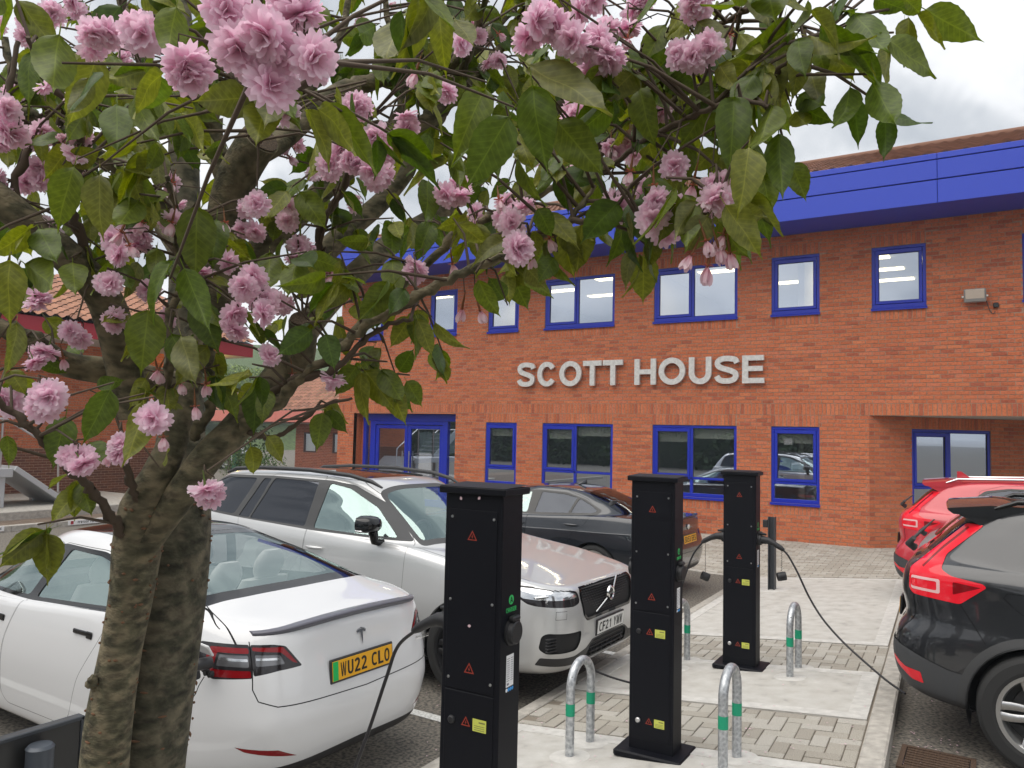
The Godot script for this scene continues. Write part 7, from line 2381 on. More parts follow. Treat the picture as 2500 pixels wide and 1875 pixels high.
func petal(b: MB, t: Transform3D, len: float, wid: float, cup: float, c0: Color, c1: Color, rg: RandomNumberGenerator) -> void:
	var rows := []
	var cols := []
	var wav := rg.randf() * 6.0
	for i in 5:
		var f := i / 4.0
		var row := PackedVector3Array()
		for k in 5:
			var g := k / 2.0 - 1.0
			var w := wid * (0.25 + 0.75 * sin(PI * 0.5 * minf(1.0, f * 1.35))) * (1.0 if f < 0.99 else 0.86)
			var y := f * len * (1.0 - (0.2 * (1.0 - absf(g)) if i == 4 else 0.0) - 0.1 * g * g * f)
			if i == 4 and k % 2 == 1:
				y += len * 0.09
			row.append(t * Vector3(g * w, y, cup * len * (f * f) * 0.5 + absf(g) * cup * wid * 0.35 + 0.06 * len * sin(g * 4.0 + wav) * f))
		rows.append(row)
	var first := b.v.size()
	b.loft(rows)
	for q in range(first, b.v.size()):
		var d := (t.affine_inverse() * b.v[q]).y / len
		b.c[q] = c0.lerp(c1, smoothstep(0.1, 0.7, d))

func blossom_mesh(seed_: int) -> ArrayMesh:
	var rg := RandomNumberGenerator.new()
	rg.seed = seed_
	var b := MB.new()
	var deep := Color(0.85, 0.58, 0.7)
	var pale := Color(0.93, 0.8, 0.87)
	for wh in [[9, -0.12, 1.0, 0.05], [9, 0.16, 0.95, 0.12], [8, 0.5, 0.8, 0.2], [6, 0.9, 0.62, 0.3]]:
		for i in wh[0]:
			var a: float = TAU * (i + rg.randf_range(-0.22, 0.22)) / wh[0] + wh[1] * 2.3
			var tilt: float = wh[1] + rg.randf_range(-0.28, 0.28)
			var t := Transform3D(Basis(Vector3(0, 0, 1), a) * Basis(Vector3(1, 0, 0), tilt) * Basis(Vector3(0, 1, 0), rg.randf_range(-0.35, 0.35)), Vector3.ZERO)
			petal(b, t, 0.5 * wh[2] * rg.randf_range(0.9, 1.08), 0.155 * rg.randf_range(0.8, 1.2), wh[3] * rg.randf_range(-0.6, 1.3), deep, pale * rg.randf_range(0.94, 1.06), rg)
	b.col = Color(0.2, 0.3, 0.08)
	b.tube(PackedVector3Array([Vector3(0, 0, 0.0), Vector3(0, 0, -0.16), Vector3(0.03, 0.02, -0.5)]), [0.05, 0.035, 0.012], 6)
	return b.mesh()

func faded_mesh(seed_: int) -> ArrayMesh:   # an older flower: few petals hanging from a red calyx
	var rg := RandomNumberGenerator.new()
	rg.seed = seed_
	var b := MB.new()
	for i in 4 + seed_ % 3:
		var a := TAU * (i + rg.randf_range(-0.3, 0.3)) / 5.0
		var t := Transform3D(Basis(Vector3(0, 0, 1), a) * Basis(Vector3(1, 0, 0), rg.randf_range(0.9, 1.35)), Vector3.ZERO)
		petal(b, t, 0.5 * rg.randf_range(0.75, 1.1), 0.17, 0.5, Color(0.8, 0.5, 0.56), Color(0.88, 0.74, 0.78), rg)
	for i in 5:
		var a := TAU * i / 5.0 + 0.4
		var t := Transform3D(Basis(Vector3(0, 0, 1), a) * Basis(Vector3(1, 0, 0), -0.35), Vector3.ZERO)
		petal(b, t, 0.2, 0.035, 0.3, Color(0.4, 0.1, 0.07), Color(0.42, 0.14, 0.08), rg)
	b.col = Color(0.3, 0.14, 0.06)
	b.tube(PackedVector3Array([Vector3(0, 0, 0.04), Vector3(0, 0, -0.22), Vector3(0.02, 0.03, -0.7)]), [0.04, 0.045, 0.01], 6)
	return b.mesh()

func hang(p: Vector3, dir: Vector3, facing: Vector3, len: float, wide := 1.0) -> Transform3D:
	var y := dir.normalized()
	var x := y.cross(facing).normalized()
	var z := x.cross(y).normalized()
	return Transform3D(Basis(x * len * wide, y * len, z * len), p)

func build_tree() -> void:
	var rg := RandomNumberGenerator.new()
	rg.seed = 77
	var bark := mat("bark", lin(0.2, 0.19, 0.16), 0.95)
	bark.albedo_texture = noise_tex(0.02, [[0.0, Color(0.5, 0.49, 0.47)], [0.3, Color(0.7, 0.69, 0.66)], [0.5, Color(0.83, 0.82, 0.78)], [1.0, Color(1.0, 0.98, 0.93)]], 512, 9, 41)
	tri_planar(bark, 0.3)
	bark.uv1_scale = Vector3(2.4, 3.0, 2.4)
	bark.detail_enabled = true
	bark.detail_blend_mode = BaseMaterial3D.BLEND_MODE_MUL
	bark.detail_albedo = noise_tex(0.012, [[0.0, Color(0.5, 0.51, 0.46)], [0.42, Color(0.8, 0.81, 0.76)], [0.6, Color(1.0, 0.98, 0.93)], [1.0, Color(1, 0.97, 0.92)]], 512, 6, 43)
	bark.detail_uv_layer = BaseMaterial3D.DETAIL_UV_1
	bump(bark, 0.09, 0.16, 512, 44, 5)
	var bark2 := mat("bark_young", lin(0.28, 0.255, 0.2), 0.95)
	bark2.albedo_texture = bark.albedo_texture
	tri_planar(bark2, 0.3)
	bark2.uv1_scale = Vector3(2.4, 3.6, 2.4)
	bark2.detail_enabled = true
	bark2.detail_blend_mode = BaseMaterial3D.BLEND_MODE_MUL
	bark2.detail_albedo = bark.detail_albedo
	bark2.heightmap_enabled = true
	bark2.heightmap_texture = bark.heightmap_texture
	bark2.heightmap_scale = 0.16
	var tw_m := mat("twig", lin(0.09, 0.065, 0.045), 0.9)
	var cutw := mat("cut_wood", lin(0.16, 0.11, 0.07), 0.9)
	grain(cutw, 0.05, 0.4, 1.0, 0.12, 46)
	var tree := thing("cherry_tree", "cherry tree with forked grey trunk, pink double blossom and large drooping green leaves", "tree", Vector3(-1.6, island_y(-1.6, -1.05), -1.05))
	var inv := -tree.position
	# skeleton
	var joints := []   # [point, radius, is thin]
	var ti := 0
	for br in BRANCHES:
		var raw: Array = br[1]
		var cv := Curve3D.new()
		var rad := []
		for i in raw.size():
			var p := Vector3(raw[i][0], raw[i][1], raw[i][2])
			var a := Vector3(raw[maxi(i - 1, 0)][0], raw[maxi(i - 1, 0)][1], raw[maxi(i - 1, 0)][2])
			var c := Vector3(raw[mini(i + 1, raw.size() - 1)][0], raw[mini(i + 1, raw.size() - 1)][1], raw[mini(i + 1, raw.size() - 1)][2])
			cv.add_point(p, -(c - a) / 6.0, (c - a) / 6.0)
		var pts := PackedVector3Array()
		var per := 7
		for i in raw.size() - 1:
			for k in per:
				var t := float(k) / per
				var p := cv.sample(i, t)
				var r := lerpf(raw[i][3], raw[i + 1][3], t)
				if r < 0.02:
					p += Vector3(rg.randf_range(-1, 1), rg.randf_range(-1, 1), rg.randf_range(-1, 1)) * minf(0.006, r * 0.5)
					r *= 1.0 + (0.35 if rg.randf() < 0.2 else 0.0)
				pts.append(p + inv)
				rad.append(r)
				joints.append([p, r])
		pts.append(Vector3(raw[-1][0], raw[-1][1], raw[-1][2]) + inv)
		rad.append(raw[-1][3])
		if br[0] == "trunk" or br[0] == "stem":
			var low := inv.y + island_y(-1.6, -1.05) - 0.05
			pts[0].y = minf(pts[0].y, low)
			# flare down to the ground
			for q in 5:
				var f := (q + 1) / 5.0
				var p0 := pts[0]
				pts.insert(0, Vector3(p0.x, lerpf(p0.y, -0.06, 0.3), p0.z))
				rad.insert(0, rad[0] * 1.05)
		var b := MB.new()
		var big: float = rad[rad.size() / 3]
		b.tube(pts, rad, 26 if big > 0.03 else (14 if big > 0.012 else 8), true, 0.035 if big > 0.012 else 0.06, ti)
		var nm: String = "trunk" if br[0] in ["trunk", "stem"] else "branch"
		var o := obj(nm, b, (bark if br[0] == "trunk" else bark2) if big > 0.008 else tw_m, tree)
		if br[0] == "stub" or (br[0] == "limb" and raw.size() == 7 and absf(raw[6][3] - 0.038) < 0.004):
			var e := pts[pts.size() - 1]
			var d := (e - pts[pts.size() - 4]).normalized()
			var cb := MB.new()
			var rr: float = rad[rad.size() - 1]
			cb.tube(PackedVector3Array([e - d * 0.01, e + d * 0.004]), [rr * 0.96, rr * 0.9], 20)
			obj("cut_end", cb, cutw, o)
		if nm == "trunk":   # lenticels: short raised bands across the bark
			var lb := MB.new()
			for q in 130:
				var i := rg.randi_range(4, int(pts.size() * 0.62))
				var ax := (pts[i + 1] - pts[i - 1]).normalized()
				var a := rg.randf() * TAU
				var s1 := ax.cross(Vector3(0.3, 0.1, 1)).normalized()
				var s2 := ax.cross(s1)
				var ps := PackedVector3Array()
				var w := rg.randf_range(0.08, 0.3)
				var hh := rg.randf_range(-0.02, 0.02)
				for k in 5:
					var aa := a + w * (k / 4.0 - 0.5)
					ps.append(pts[i] + ax * hh + (s1 * cos(aa) + s2 * sin(aa)) * (rad[i] * 1.012))
				lb.tube(ps, [0.0006, 0.0022, 0.003, 0.0022, 0.0006], 5)
			var lo := obj("lenticels", lb, mat("lenticel", lin(0.17, 0.09, 0.05), 0.95), o)
			lo.set_meta("kind", "stuff")
		ti += 1
	# leaves
	var tex := leaf_texture()
	var tints := [Color(0.21, 0.29, 0.05), Color(0.29, 0.35, 0.06), Color(0.42, 0.42, 0.085), Color(0.14, 0.22, 0.05), Color(0.38, 0.37, 0.16)]
	var lm := []
	for i in tints.size():
		var m := mat("leaf_%d" % i, tints[i].linear_to_srgb(), 0.42)
		m.albedo_texture = tex
		m.backlight_enabled = true
		m.backlight = Color(0.95, 1.0, 0.3)
		lm.append(m)
	var any := mat("leaf_any", Color(1, 1, 1), 0.42)
	any.albedo_texture = tex
	any.vertex_color_use_as_albedo = true
	any.backlight_enabled = true
	any.backlight = Color(0.95, 1.0, 0.3)
	var shapes := []
	for i in 6:
		shapes.append(leaf_mesh(i + 1, [0.12, 0.3, 0.05, 0.45, 0.2, 0.35][i], [0.12, 0.3, 0.2, 0.38, 0.05, 0.25][i], [0.27, 0.24, 0.29, 0.22, 0.26, 0.235][i]))
	var twigs := MB.new()
	var eye := Vector3(0, 2.25, 0)
	var thin := joints.filter(func(j): return j[1] < 0.03 and j[0].y > 1.75)
	var nearest := func(p: Vector3) -> Vector3:
		var best := Vector3.ZERO
		var bd := 1e9
		for j in thin:
			var d: float = p.distance_squared_to(j[0])
			if d < bd:
				bd = d
				best = j[0]
		return best
	for l in LEAVES:
		var p := Vector3(l[0], l[1], l[2])
		var q := Vector3(l[3], l[4], l[5])
		var ln := maxf(p.distance_to(q), 0.05)
		var face := (eye - p).normalized() + Vector3(rg.randf_range(-0.6, 0.6), rg.randf_range(-0.5, 0.9), rg.randf_range(-0.6, 0.6))
		if rg.randf() < 0.3:
			face = -face
		var o := obj("leaf", shapes[rg.randi() % 6], lm[[0, 0, 1, 1, 2, 2, 4][rg.randi() % 7]], tree)
		o.transform = hang(p + inv, q - p, face, ln, clampf(0.075 / ln, 0.85, 1.35) if ln < 0.09 else 1.0)
		var j: Vector3 = nearest.call(p)
		if j.distance_to(p) < 0.3:
			var mid := (p + j) * 0.5 + Vector3(0, 0.02, 0)
			twigs.tube(PackedVector3Array([j + inv, mid + inv, p + inv + (p - q).normalized() * 0.012]), [0.003, 0.002, 0.0013], 5)
	# the rest of the foliage hangs in sprays from the thin wood
	var fill := []
	var k := 0
	for br in BRANCHES:
		var raw: Array = br[1]
		for i in raw.size() - 1:
			var a := Vector3(raw[i][0], raw[i][1], raw[i][2])
			var c := Vector3(raw[i + 1][0], raw[i + 1][1], raw[i + 1][2])
			var r: float = raw[i][3]
			if r > 0.021 or br[0] in ["stub", "spur"]:
				continue
			var n := int(round(a.distance_to(c) / (0.044 if a.y < 2.6 else 0.03)))
			for s in n:
				var p := a.lerp(c, rg.randf())
				if p.y < 2.45 and rg.randf() < 0.6:
					continue
				var out := Vector3(rg.randf_range(-1, 1), rg.randf_range(-0.5, 0.9), rg.randf_range(-1, 1)).normalized()
				if p.y < 2.5:
					out.y = absf(out.y) * 0.6
				var e := p + out * rg.randf_range(0.06, 0.26)
				if e.distance_to(eye) < 0.95 or e.z > 0.1 and e.distance_to(eye) < 1.3:
					continue
				twigs.tube(PackedVector3Array([p + inv, (p + e) * 0.5 + inv + Vector3(0, 0.012, 0), e + inv]), [0.0035, 0.0025, 0.0016], 5)
				for q in rg.randi_range(2, 5):
					var d := Vector3(out.x * 0.5, -0.75, out.z * 0.5) + Vector3(rg.randf_range(-0.7, 0.7), rg.randf_range(-0.4, 0.5), rg.randf_range(-0.7, 0.7))
					var o := e - out * rg.randf() * 0.06
					var f := Vector3(rg.randf_range(-1, 1), rg.randf_range(-0.2, 1), rg.randf_range(-1, 1))
					fill.append([hang(o + inv + d.normalized() * 0.015, d, f, rg.randf_range(0.055, 0.1)), o.distance_to(eye)])
				k += 1
	fill.sort_custom(func(x, y): return x[1] < y[1])
	var own := 300 - LEAVES.size()
	for i in mini(own, fill.size()):
		var o := obj("leaf", shapes[rg.randi() % 6], lm[[0, 0, 1, 1, 2, 2, 3, 4][rg.randi() % 8]], tree)
		o.transform = fill[i][0]
	for s in 3:
		var mm := MultiMesh.new()
		mm.transform_format = MultiMesh.TRANSFORM_3D
		mm.use_colors = true
		mm.mesh = shapes[s * 2]
		var mine := []
		for i in range(own, fill.size()):
			if i % 3 == s:
				mine.append(fill[i][0])
		mm.instance_count = mine.size()
		for i in mine.size():
			mm.set_instance_transform(i, mine[i])
			mm.set_instance_color(i, tints[[0, 1, 1, 2, 2, 2, 3][rg.randi() % 7]] * rg.randf_range(0.85, 1.25))
		var mi := MultiMeshInstance3D.new()
		mi.name = "foliage"
		mi.multimesh = mm
		mi.material_override = any
		mi.set_meta("kind", "stuff")
		tree.add_child(mi, true)
	# blossom
	var pm := mat("petal", Color(1, 1, 1), 0.6)
	pm.vertex_color_use_as_albedo = true
	pm.backlight_enabled = true
	pm.backlight = Color(1.0, 0.9, 0.95)
	var fl := []
	for i in 4:
		fl.append(blossom_mesh(100 + i))
	var fd := []
	for i in 3:
		fd.append(faded_mesh(200 + i))
	for bl in BLOSSOMS:
		var c := Vector3(bl[0], bl[1], bl[2])
		var j: Vector3 = nearest.call(c)
		var hub := c + Vector3(0, 0.03, 0)
		if j.distance_to(c) < 0.7:
			twigs.tube(PackedVector3Array([j + inv, (j + hub) * 0.5 + inv + Vector3(0, 0.015, 0), hub + inv]), [0.003, 0.002, 0.0015], 5)
		for i in bl[3]:
			var o: Vector3 = Vector3(rg.randf_range(-1, 1), rg.randf_range(-1, 1), rg.randf_range(-1, 1)).normalized() * bl[4] * rg.randf_range(0.5, 1.0) if bl[3] > 1 else Vector3.ZERO
			var face := (eye - c).normalized() * 0.75 + Vector3(rg.randf_range(-0.8, 0.8), rg.randf_range(-1.1, 0.3), rg.randf_range(-0.8, 0.8))
			var z := face.normalized()
			var x := Vector3.UP.cross(z).normalized()
			var y := z.cross(x)
			var s := rg.randf_range(0.046, 0.056)
			var ob := obj("blossom", fl[rg.randi() % 4], pm, tree)
			ob.transform = Transform3D(Basis(x, y, z).rotated(z, rg.randf() * TAU).scaled(Vector3.ONE * s), c + o + inv)
			twigs.tube(PackedVector3Array([c + o - z * 0.02 + inv, c + o - z * 0.02 + Vector3(0, 0.015, 0) + inv, hub + inv]), [0.0011], 4)
	for p in FADED:
		var c := Vector3(p[0], p[1], p[2])
		var z := Vector3(rg.randf_range(-0.5, 0.5), -1.0, rg.randf_range(-0.5, 0.5)).normalized()
		var x := Vector3.RIGHT.cross(z).normalized()
		var ob := obj("faded_blossom", fd[rg.randi() % 3], pm, tree)
		ob.transform = Transform3D(Basis(x, z.cross(x), z).rotated(z, rg.randf() * TAU).scaled(Vector3.ONE * rg.randf_range(0.04, 0.05)), c + inv)
		var j: Vector3 = nearest.call(c + Vector3(0, 0.06, 0))
		var top := c - z * 0.03
		var e := top + (j - top).limit_length(0.09)
		twigs.tube(PackedVector3Array([top + inv, (top + e) * 0.5 + Vector3(0, 0.015, 0) + inv, e + inv]), [0.001], 4)
	# older clusters deeper in the crown
	for i in 70:
		var j: Array = thin[rg.randi() % thin.size()]
		var c: Vector3 = j[0] + Vector3(rg.randf_range(-0.06, 0.06), rg.randf_range(-0.08, 0.02), rg.randf_range(-0.06, 0.06))
		if c.distance_to(eye) < 1.25 or c.y < 2.62:
			continue
		twigs.tube(PackedVector3Array([j[0] + inv, (j[0] + c) * 0.5 + inv + Vector3(0, 0.01, 0), c + inv]), [0.002, 0.0015, 0.001], 4)
		for q in rg.randi_range(1, 3):
			var o := Vector3(rg.randf_range(-1, 1), rg.randf_range(-1, 1), rg.randf_range(-1, 1)) * 0.035
			var z := Vector3(rg.randf_range(-1, 1), rg.randf_range(-1.2, 0.1), rg.randf_range(-1, 1)).normalized()
			var x := Vector3.UP.cross(z).normalized()
			var ob := obj("blossom" if q < 2 else "faded_blossom", fl[rg.randi() % 4] if q < 2 else fd[rg.randi() % 3], pm, tree)
			ob.transform = Transform3D(Basis(x, z.cross(x), z).scaled(Vector3.ONE * rg.randf_range(0.04, 0.05)), c + o + inv)
	var to := obj("twigs", twigs, tw_m, tree)
	to.set_meta("kind", "stuff")
	print("leaves ", LEAVES.size() + fill.size(), " joints ", joints.size())


# ---------- charging posts and hoops ----------
func warn_triangle(par: Node, t: Transform3D, s: float) -> void:
	var b := MB.new()
	var h := s * 0.866
	var o := PackedVector2Array([Vector2(-s / 2, -h / 3), Vector2(s / 2, -h / 3), Vector2(0, h * 2 / 3)])
	var i := PackedVector2Array()
	for p in o:
		i.append(p * 0.72)
	for k in 3:
		var j := (k + 1) % 3
		b.plate(PackedVector2Array([o[k], o[j], i[j], i[k]]), 0.0008, t)
	b.plate(PackedVector2Array([Vector2(0.012, 0.2) * s, Vector2(-0.09, -0.02) * s, Vector2(0.0, -0.02) * s, Vector2(-0.03, -0.19) * s, Vector2(0.09, 0.05) * s, Vector2(0.01, 0.05) * s, Vector2(0.05, 0.2) * s]), 0.0008, t)
	obj("warning_triangle", b, M.warn_red, par)

func socket(par: Node, t: Transform3D) -> void:   # round socket with a hinged cap, on a side face (z out)
	var n := node("socket", par)
	var b := MB.new()
	b.lathe([Vector2(0.0, 0.034), Vector2(0.042, 0.034), Vector2(0.048, 0.03), Vector2(0.05, 0.012), Vector2(0.056, 0.01), Vector2(0.056, 0.0)], 28, t * Transform3D(Basis(Vector3.RIGHT, PI / 2), Vector3.ZERO))
	obj("cap", b, M.post_plastic, n)
	b = MB.new()
	b.bbox(t * at(0, 0.058, 0.018), Vector3(0.06, 0.022, 0.03), 0.006)
	obj("hinge", b, M.post_plastic, n)

func gun(label: String, t: Transform3D) -> Node3D:   # a connector in a side socket; z points away from the post
	var p := thing("charging_connector", label, "connector", Vector3.ZERO, "connectors in the charging posts")
	p.transform = t
	var b := MB.new()
	b.tube(PackedVector3Array([Vector3(0, 0, 0.012), Vector3(0, 0, 0.05), Vector3(0, -0.004, 0.09), Vector3(0, -0.024, 0.14), Vector3(0, -0.058, 0.2), Vector3(0, -0.075, 0.225)]), [0.034, 0.036, 0.03, 0.023, 0.022, 0.014], 16)
	obj("grip", b, M.post_plastic, p)
	b = MB.new()
	b.tube(PackedVector3Array([Vector3(0, 0.03, 0.01), Vector3(0, 0.055, 0.03), Vector3(0, 0.05, 0.075)]), [0.02, 0.016, 0.008], 8)
	obj("catch", b, M.post_plastic, p)
	return p

func charging_post(p: Vector3, label: String, yaw: float) -> Node3D:
	var c := thing("charging_post", label, "charging post", p, "black charging posts along the island")
	c.rotation.y = yaw
	var w := 0.29
	var d := 0.17
	var b := MB.new()
	b.bbox(at(0, 0.0, 0), Vector3(0.44, 0.044, 0.33), 0.01)
	obj("base_plate", b, M.post_black, c)
	b = MB.new()
	b.bbox(at(0, 0.86, 0), Vector3(w, 1.69, d), 0.005)
	obj("column", b, M.post_black, c)
	b = MB.new()
	var top := [Vector3(-w / 2 - 0.02, 1.725, d / 2 + 0.02), Vector3(w / 2 + 0.02, 1.725, d / 2 + 0.02), Vector3(w / 2 + 0.02, 1.725, -d / 2 - 0.02), Vector3(-w / 2 - 0.02, 1.725, -d / 2 - 0.02)]
	b.bbox(at(0, 1.715, 0), Vector3(w + 0.045, 0.03, d + 0.045), 0.004)
	b.quad(top[0] + Vector3(0, 0.006, 0), top[1] + Vector3(0, 0.006, 0), top[2] + Vector3(0, 0.014, 0), top[3] + Vector3(0, 0.014, 0))
	obj("cap", b, M.post_black, c)
	var z := d / 2
	for q in [["upper_cover", 0.882, 1.635], ["lower_cover", 0.083, 0.876]]:
		b = MB.new()
		b.bbox(at(0.0, (q[1] + q[2]) / 2, z + 0.001), Vector3(0.243, q[2] - q[1] - 0.004, 0.006), 0.0015)
		var pn := obj(q[0], b, M.post_panel, c)
		if q[0] == "upper_cover":
			for sy in [1.6, 1.25, 0.925]:
				for sx in [-0.105, 0.105]:
					var s := MB.new()
					s.lathe([Vector2(0.0, 0.004), Vector2(0.005, 0.0035), Vector2(0.0065, 0.0)], 12, Transform3D(Basis(Vector3.RIGHT, PI / 2), Vector3(sx, sy, z + 0.004)))
					obj("screw", s, M.steel, pn)
	var zz := z + 0.0062
	warn_triangle(c, at(0.0, 1.52, zz), 0.048)
	warn_triangle(c, at(0.0, 0.97, zz), 0.05)
	for y in [0.752, 0.2]:
		warn_triangle(c, at(-0.01, y, zz), 0.045)
		b = MB.new()
		b.bx(Vector3(0.058, y, zz), Vector3(0.066, 0.05, 0.001))
		var lb := obj("warning_label", b, M.label_yellow, c)
		b = MB.new()
		b.bx(Vector3(0.07, y + 0.013, zz + 0.001), Vector3(0.03, 0.006, 0.0006))
		for k in 3:
			b.bx(Vector3(0.058, y - 0.002 - k * 0.008, zz + 0.001), Vector3(0.05, 0.0022, 0.0006))
		obj("print", b, M.print_olive, lb)
		b = MB.new()
		b.lathe([Vector2(0.0, 0.012), Vector2(0.012, 0.012), Vector2(0.016, 0.008), Vector2(0.018, 0.0)], 20, Transform3D(Basis(Vector3.RIGHT, PI / 2), Vector3(-0.082, y, zz - 0.003)))
		obj("lock", b, M.steel if y < 0.5 else M.post_plastic, c)
	# right side: logo, word, rating label
	var rt := Transform3D(Basis(Vector3.UP, PI / 2), Vector3(w / 2 + 0.0006, 0, 0))
	b = MB.new()
	b.plate(circle2(Vector2(0.0, 1.262), 0.02, 24), 0.0006, rt)
	var lg := obj("logo_disc", b, M.logo_green, c)
	b = MB.new()
	glyph(b, rt * at(0, 1.262, 0.0006), "A", -0.0105, 0.021, 0.023, 0.0004, 0.0004)
	obj("logo_letter", b, M.post_black, lg)
	b = MB.new()
	text_line(b, rt * at(0, 1.222, 0.0), "CHARGER", 0.019, 0.0125)
	obj("lettering", b, M.logo_green, c)
	b = MB.new()
	b.plate(PackedVector2Array([Vector2(-0.03, 0.905), Vector2(0.03, 0.905), Vector2(0.03, 1.035), Vector2(-0.03, 1.035)]), 0.0006, rt)
	var rl := obj("rating_label", b, M.paper, c)
	b = MB.new()
	for k in 11:
		b.plate(PackedVector2Array([Vector2(-0.026, 0.929 + k * 0.009), Vector2(-0.026 + rng.randf_range(0.02, 0.03), 0.929 + k * 0.009), Vector2(-0.004, 0.9315 + k * 0.009), Vector2(-0.026, 0.9315 + k * 0.009)]), 0.0004, rt * at(0, 0, 0.0008))
		b.plate(PackedVector2Array([Vector2(0.006, 0.929 + k * 0.009), Vector2(0.025, 0.929 + k * 0.009), Vector2(0.025, 0.9315 + k * 0.009), Vector2(0.006, 0.9315 + k * 0.009)]), 0.0004, rt * at(0, 0, 0.0008))
	b.plate(PackedVector2Array([Vector2(-0.024, 0.912), Vector2(-0.008, 0.912), Vector2(-0.008, 0.921), Vector2(-0.024, 0.921)]), 0.0004, rt * at(0, 0, 0.0008))
	obj("print", b, M.print_grey, rl)
	for k in 4:
		b = MB.new()
		b.plate(circle2(Vector2(-0.024 + k * 0.016, 0.893), 0.0078, 16), 0.0006, rt)
		obj("sticker", b, M.paper if k == 0 else M.sticker_blue, c)
	socket(c, Transform3D(Basis(Vector3.UP, PI / 2), Vector3(w / 2, 1.13, 0)))
	socket(c, Transform3D(Basis(Vector3.UP, -PI / 2), Vector3(-w / 2, 1.13, 0)))
	return c

func cable(label: String, pts: Array, r := 0.0085) -> void:
	var cv := Curve3D.new()
	for i in pts.size():
		var a: Vector3 = pts[maxi(i - 1, 0)]
		var c: Vector3 = pts[mini(i + 1, pts.size() - 1)]
		cv.add_point(pts[i], -(c - a) / 6.0, (c - a) / 6.0)
	var line := PackedVector3Array()
	for i in pts.size() - 1:
		for k in 8:
			line.append(cv.sample(i, k / 8.0))
	line.append(pts[-1])
	var b := MB.new()
	b.tube(line, [r], 8)
	var o := obj("charging_cable", b, M.cable_black)
	tag(o, label, "cable", "charging cables")

func hoop(x: float, z0: float, z1: float, label: String) -> void:
	var y0 := island_y(x, z0)
	var y1 := island_y(x, z1)
	var zm := (z0 + z1) / 2
	var r := (z0 - z1) / 2
	var h := thing("hoop_barrier", label, "hoop barrier", Vector3(x, y0, z0), "galvanised hoops guarding the posts")
	var top := 0.565
	var pts := PackedVector3Array([Vector3(0, 0, 0)])
	for i in 17:
		var a := PI * i / 16
		pts.append(Vector3(0, top - r + sin(a) * r, -r + cos(a) * r))
	pts.append(Vector3(0, y1 - y0, z1 - z0))
	var b := MB.new()
	b.tube(pts, [0.0285], 20, false)
	obj("tube", b, M.galvanised, h)
	for q in [0.0, z1 - z0]:
		b = MB.new()
		b.lathe([Vector2(0.029, 0.255), Vector2(0.0296, 0.255), Vector2(0.0296, 0.33), Vector2(0.029, 0.33)], 24, at(0, 0 if q == 0.0 else y1 - y0, q))
		obj("green_band", b, M.band_green, h)
		b = MB.new()
		b.lathe([Vector2(0.0, 0.006), Vector2(0.1, 0.006), Vector2(0.13, 0.001)], 28, at(0, 0 if q == 0.0 else y1 - y0, q) * Transform3D(Basis(Vector3(0, 0, 1), 0.1)))
		obj("footing", b, M.concrete_float, h)
	b = MB.new()
	b.lathe([Vector2(0.0, 0.0015), Vector2(0.005, 0.001)], 10, Transform3D(Basis(Vector3.RIGHT, PI / 2 - 0.35), Vector3(0.01, top - 0.07, 0.006)))
	obj("drain_hole", b, M.car_black, h)

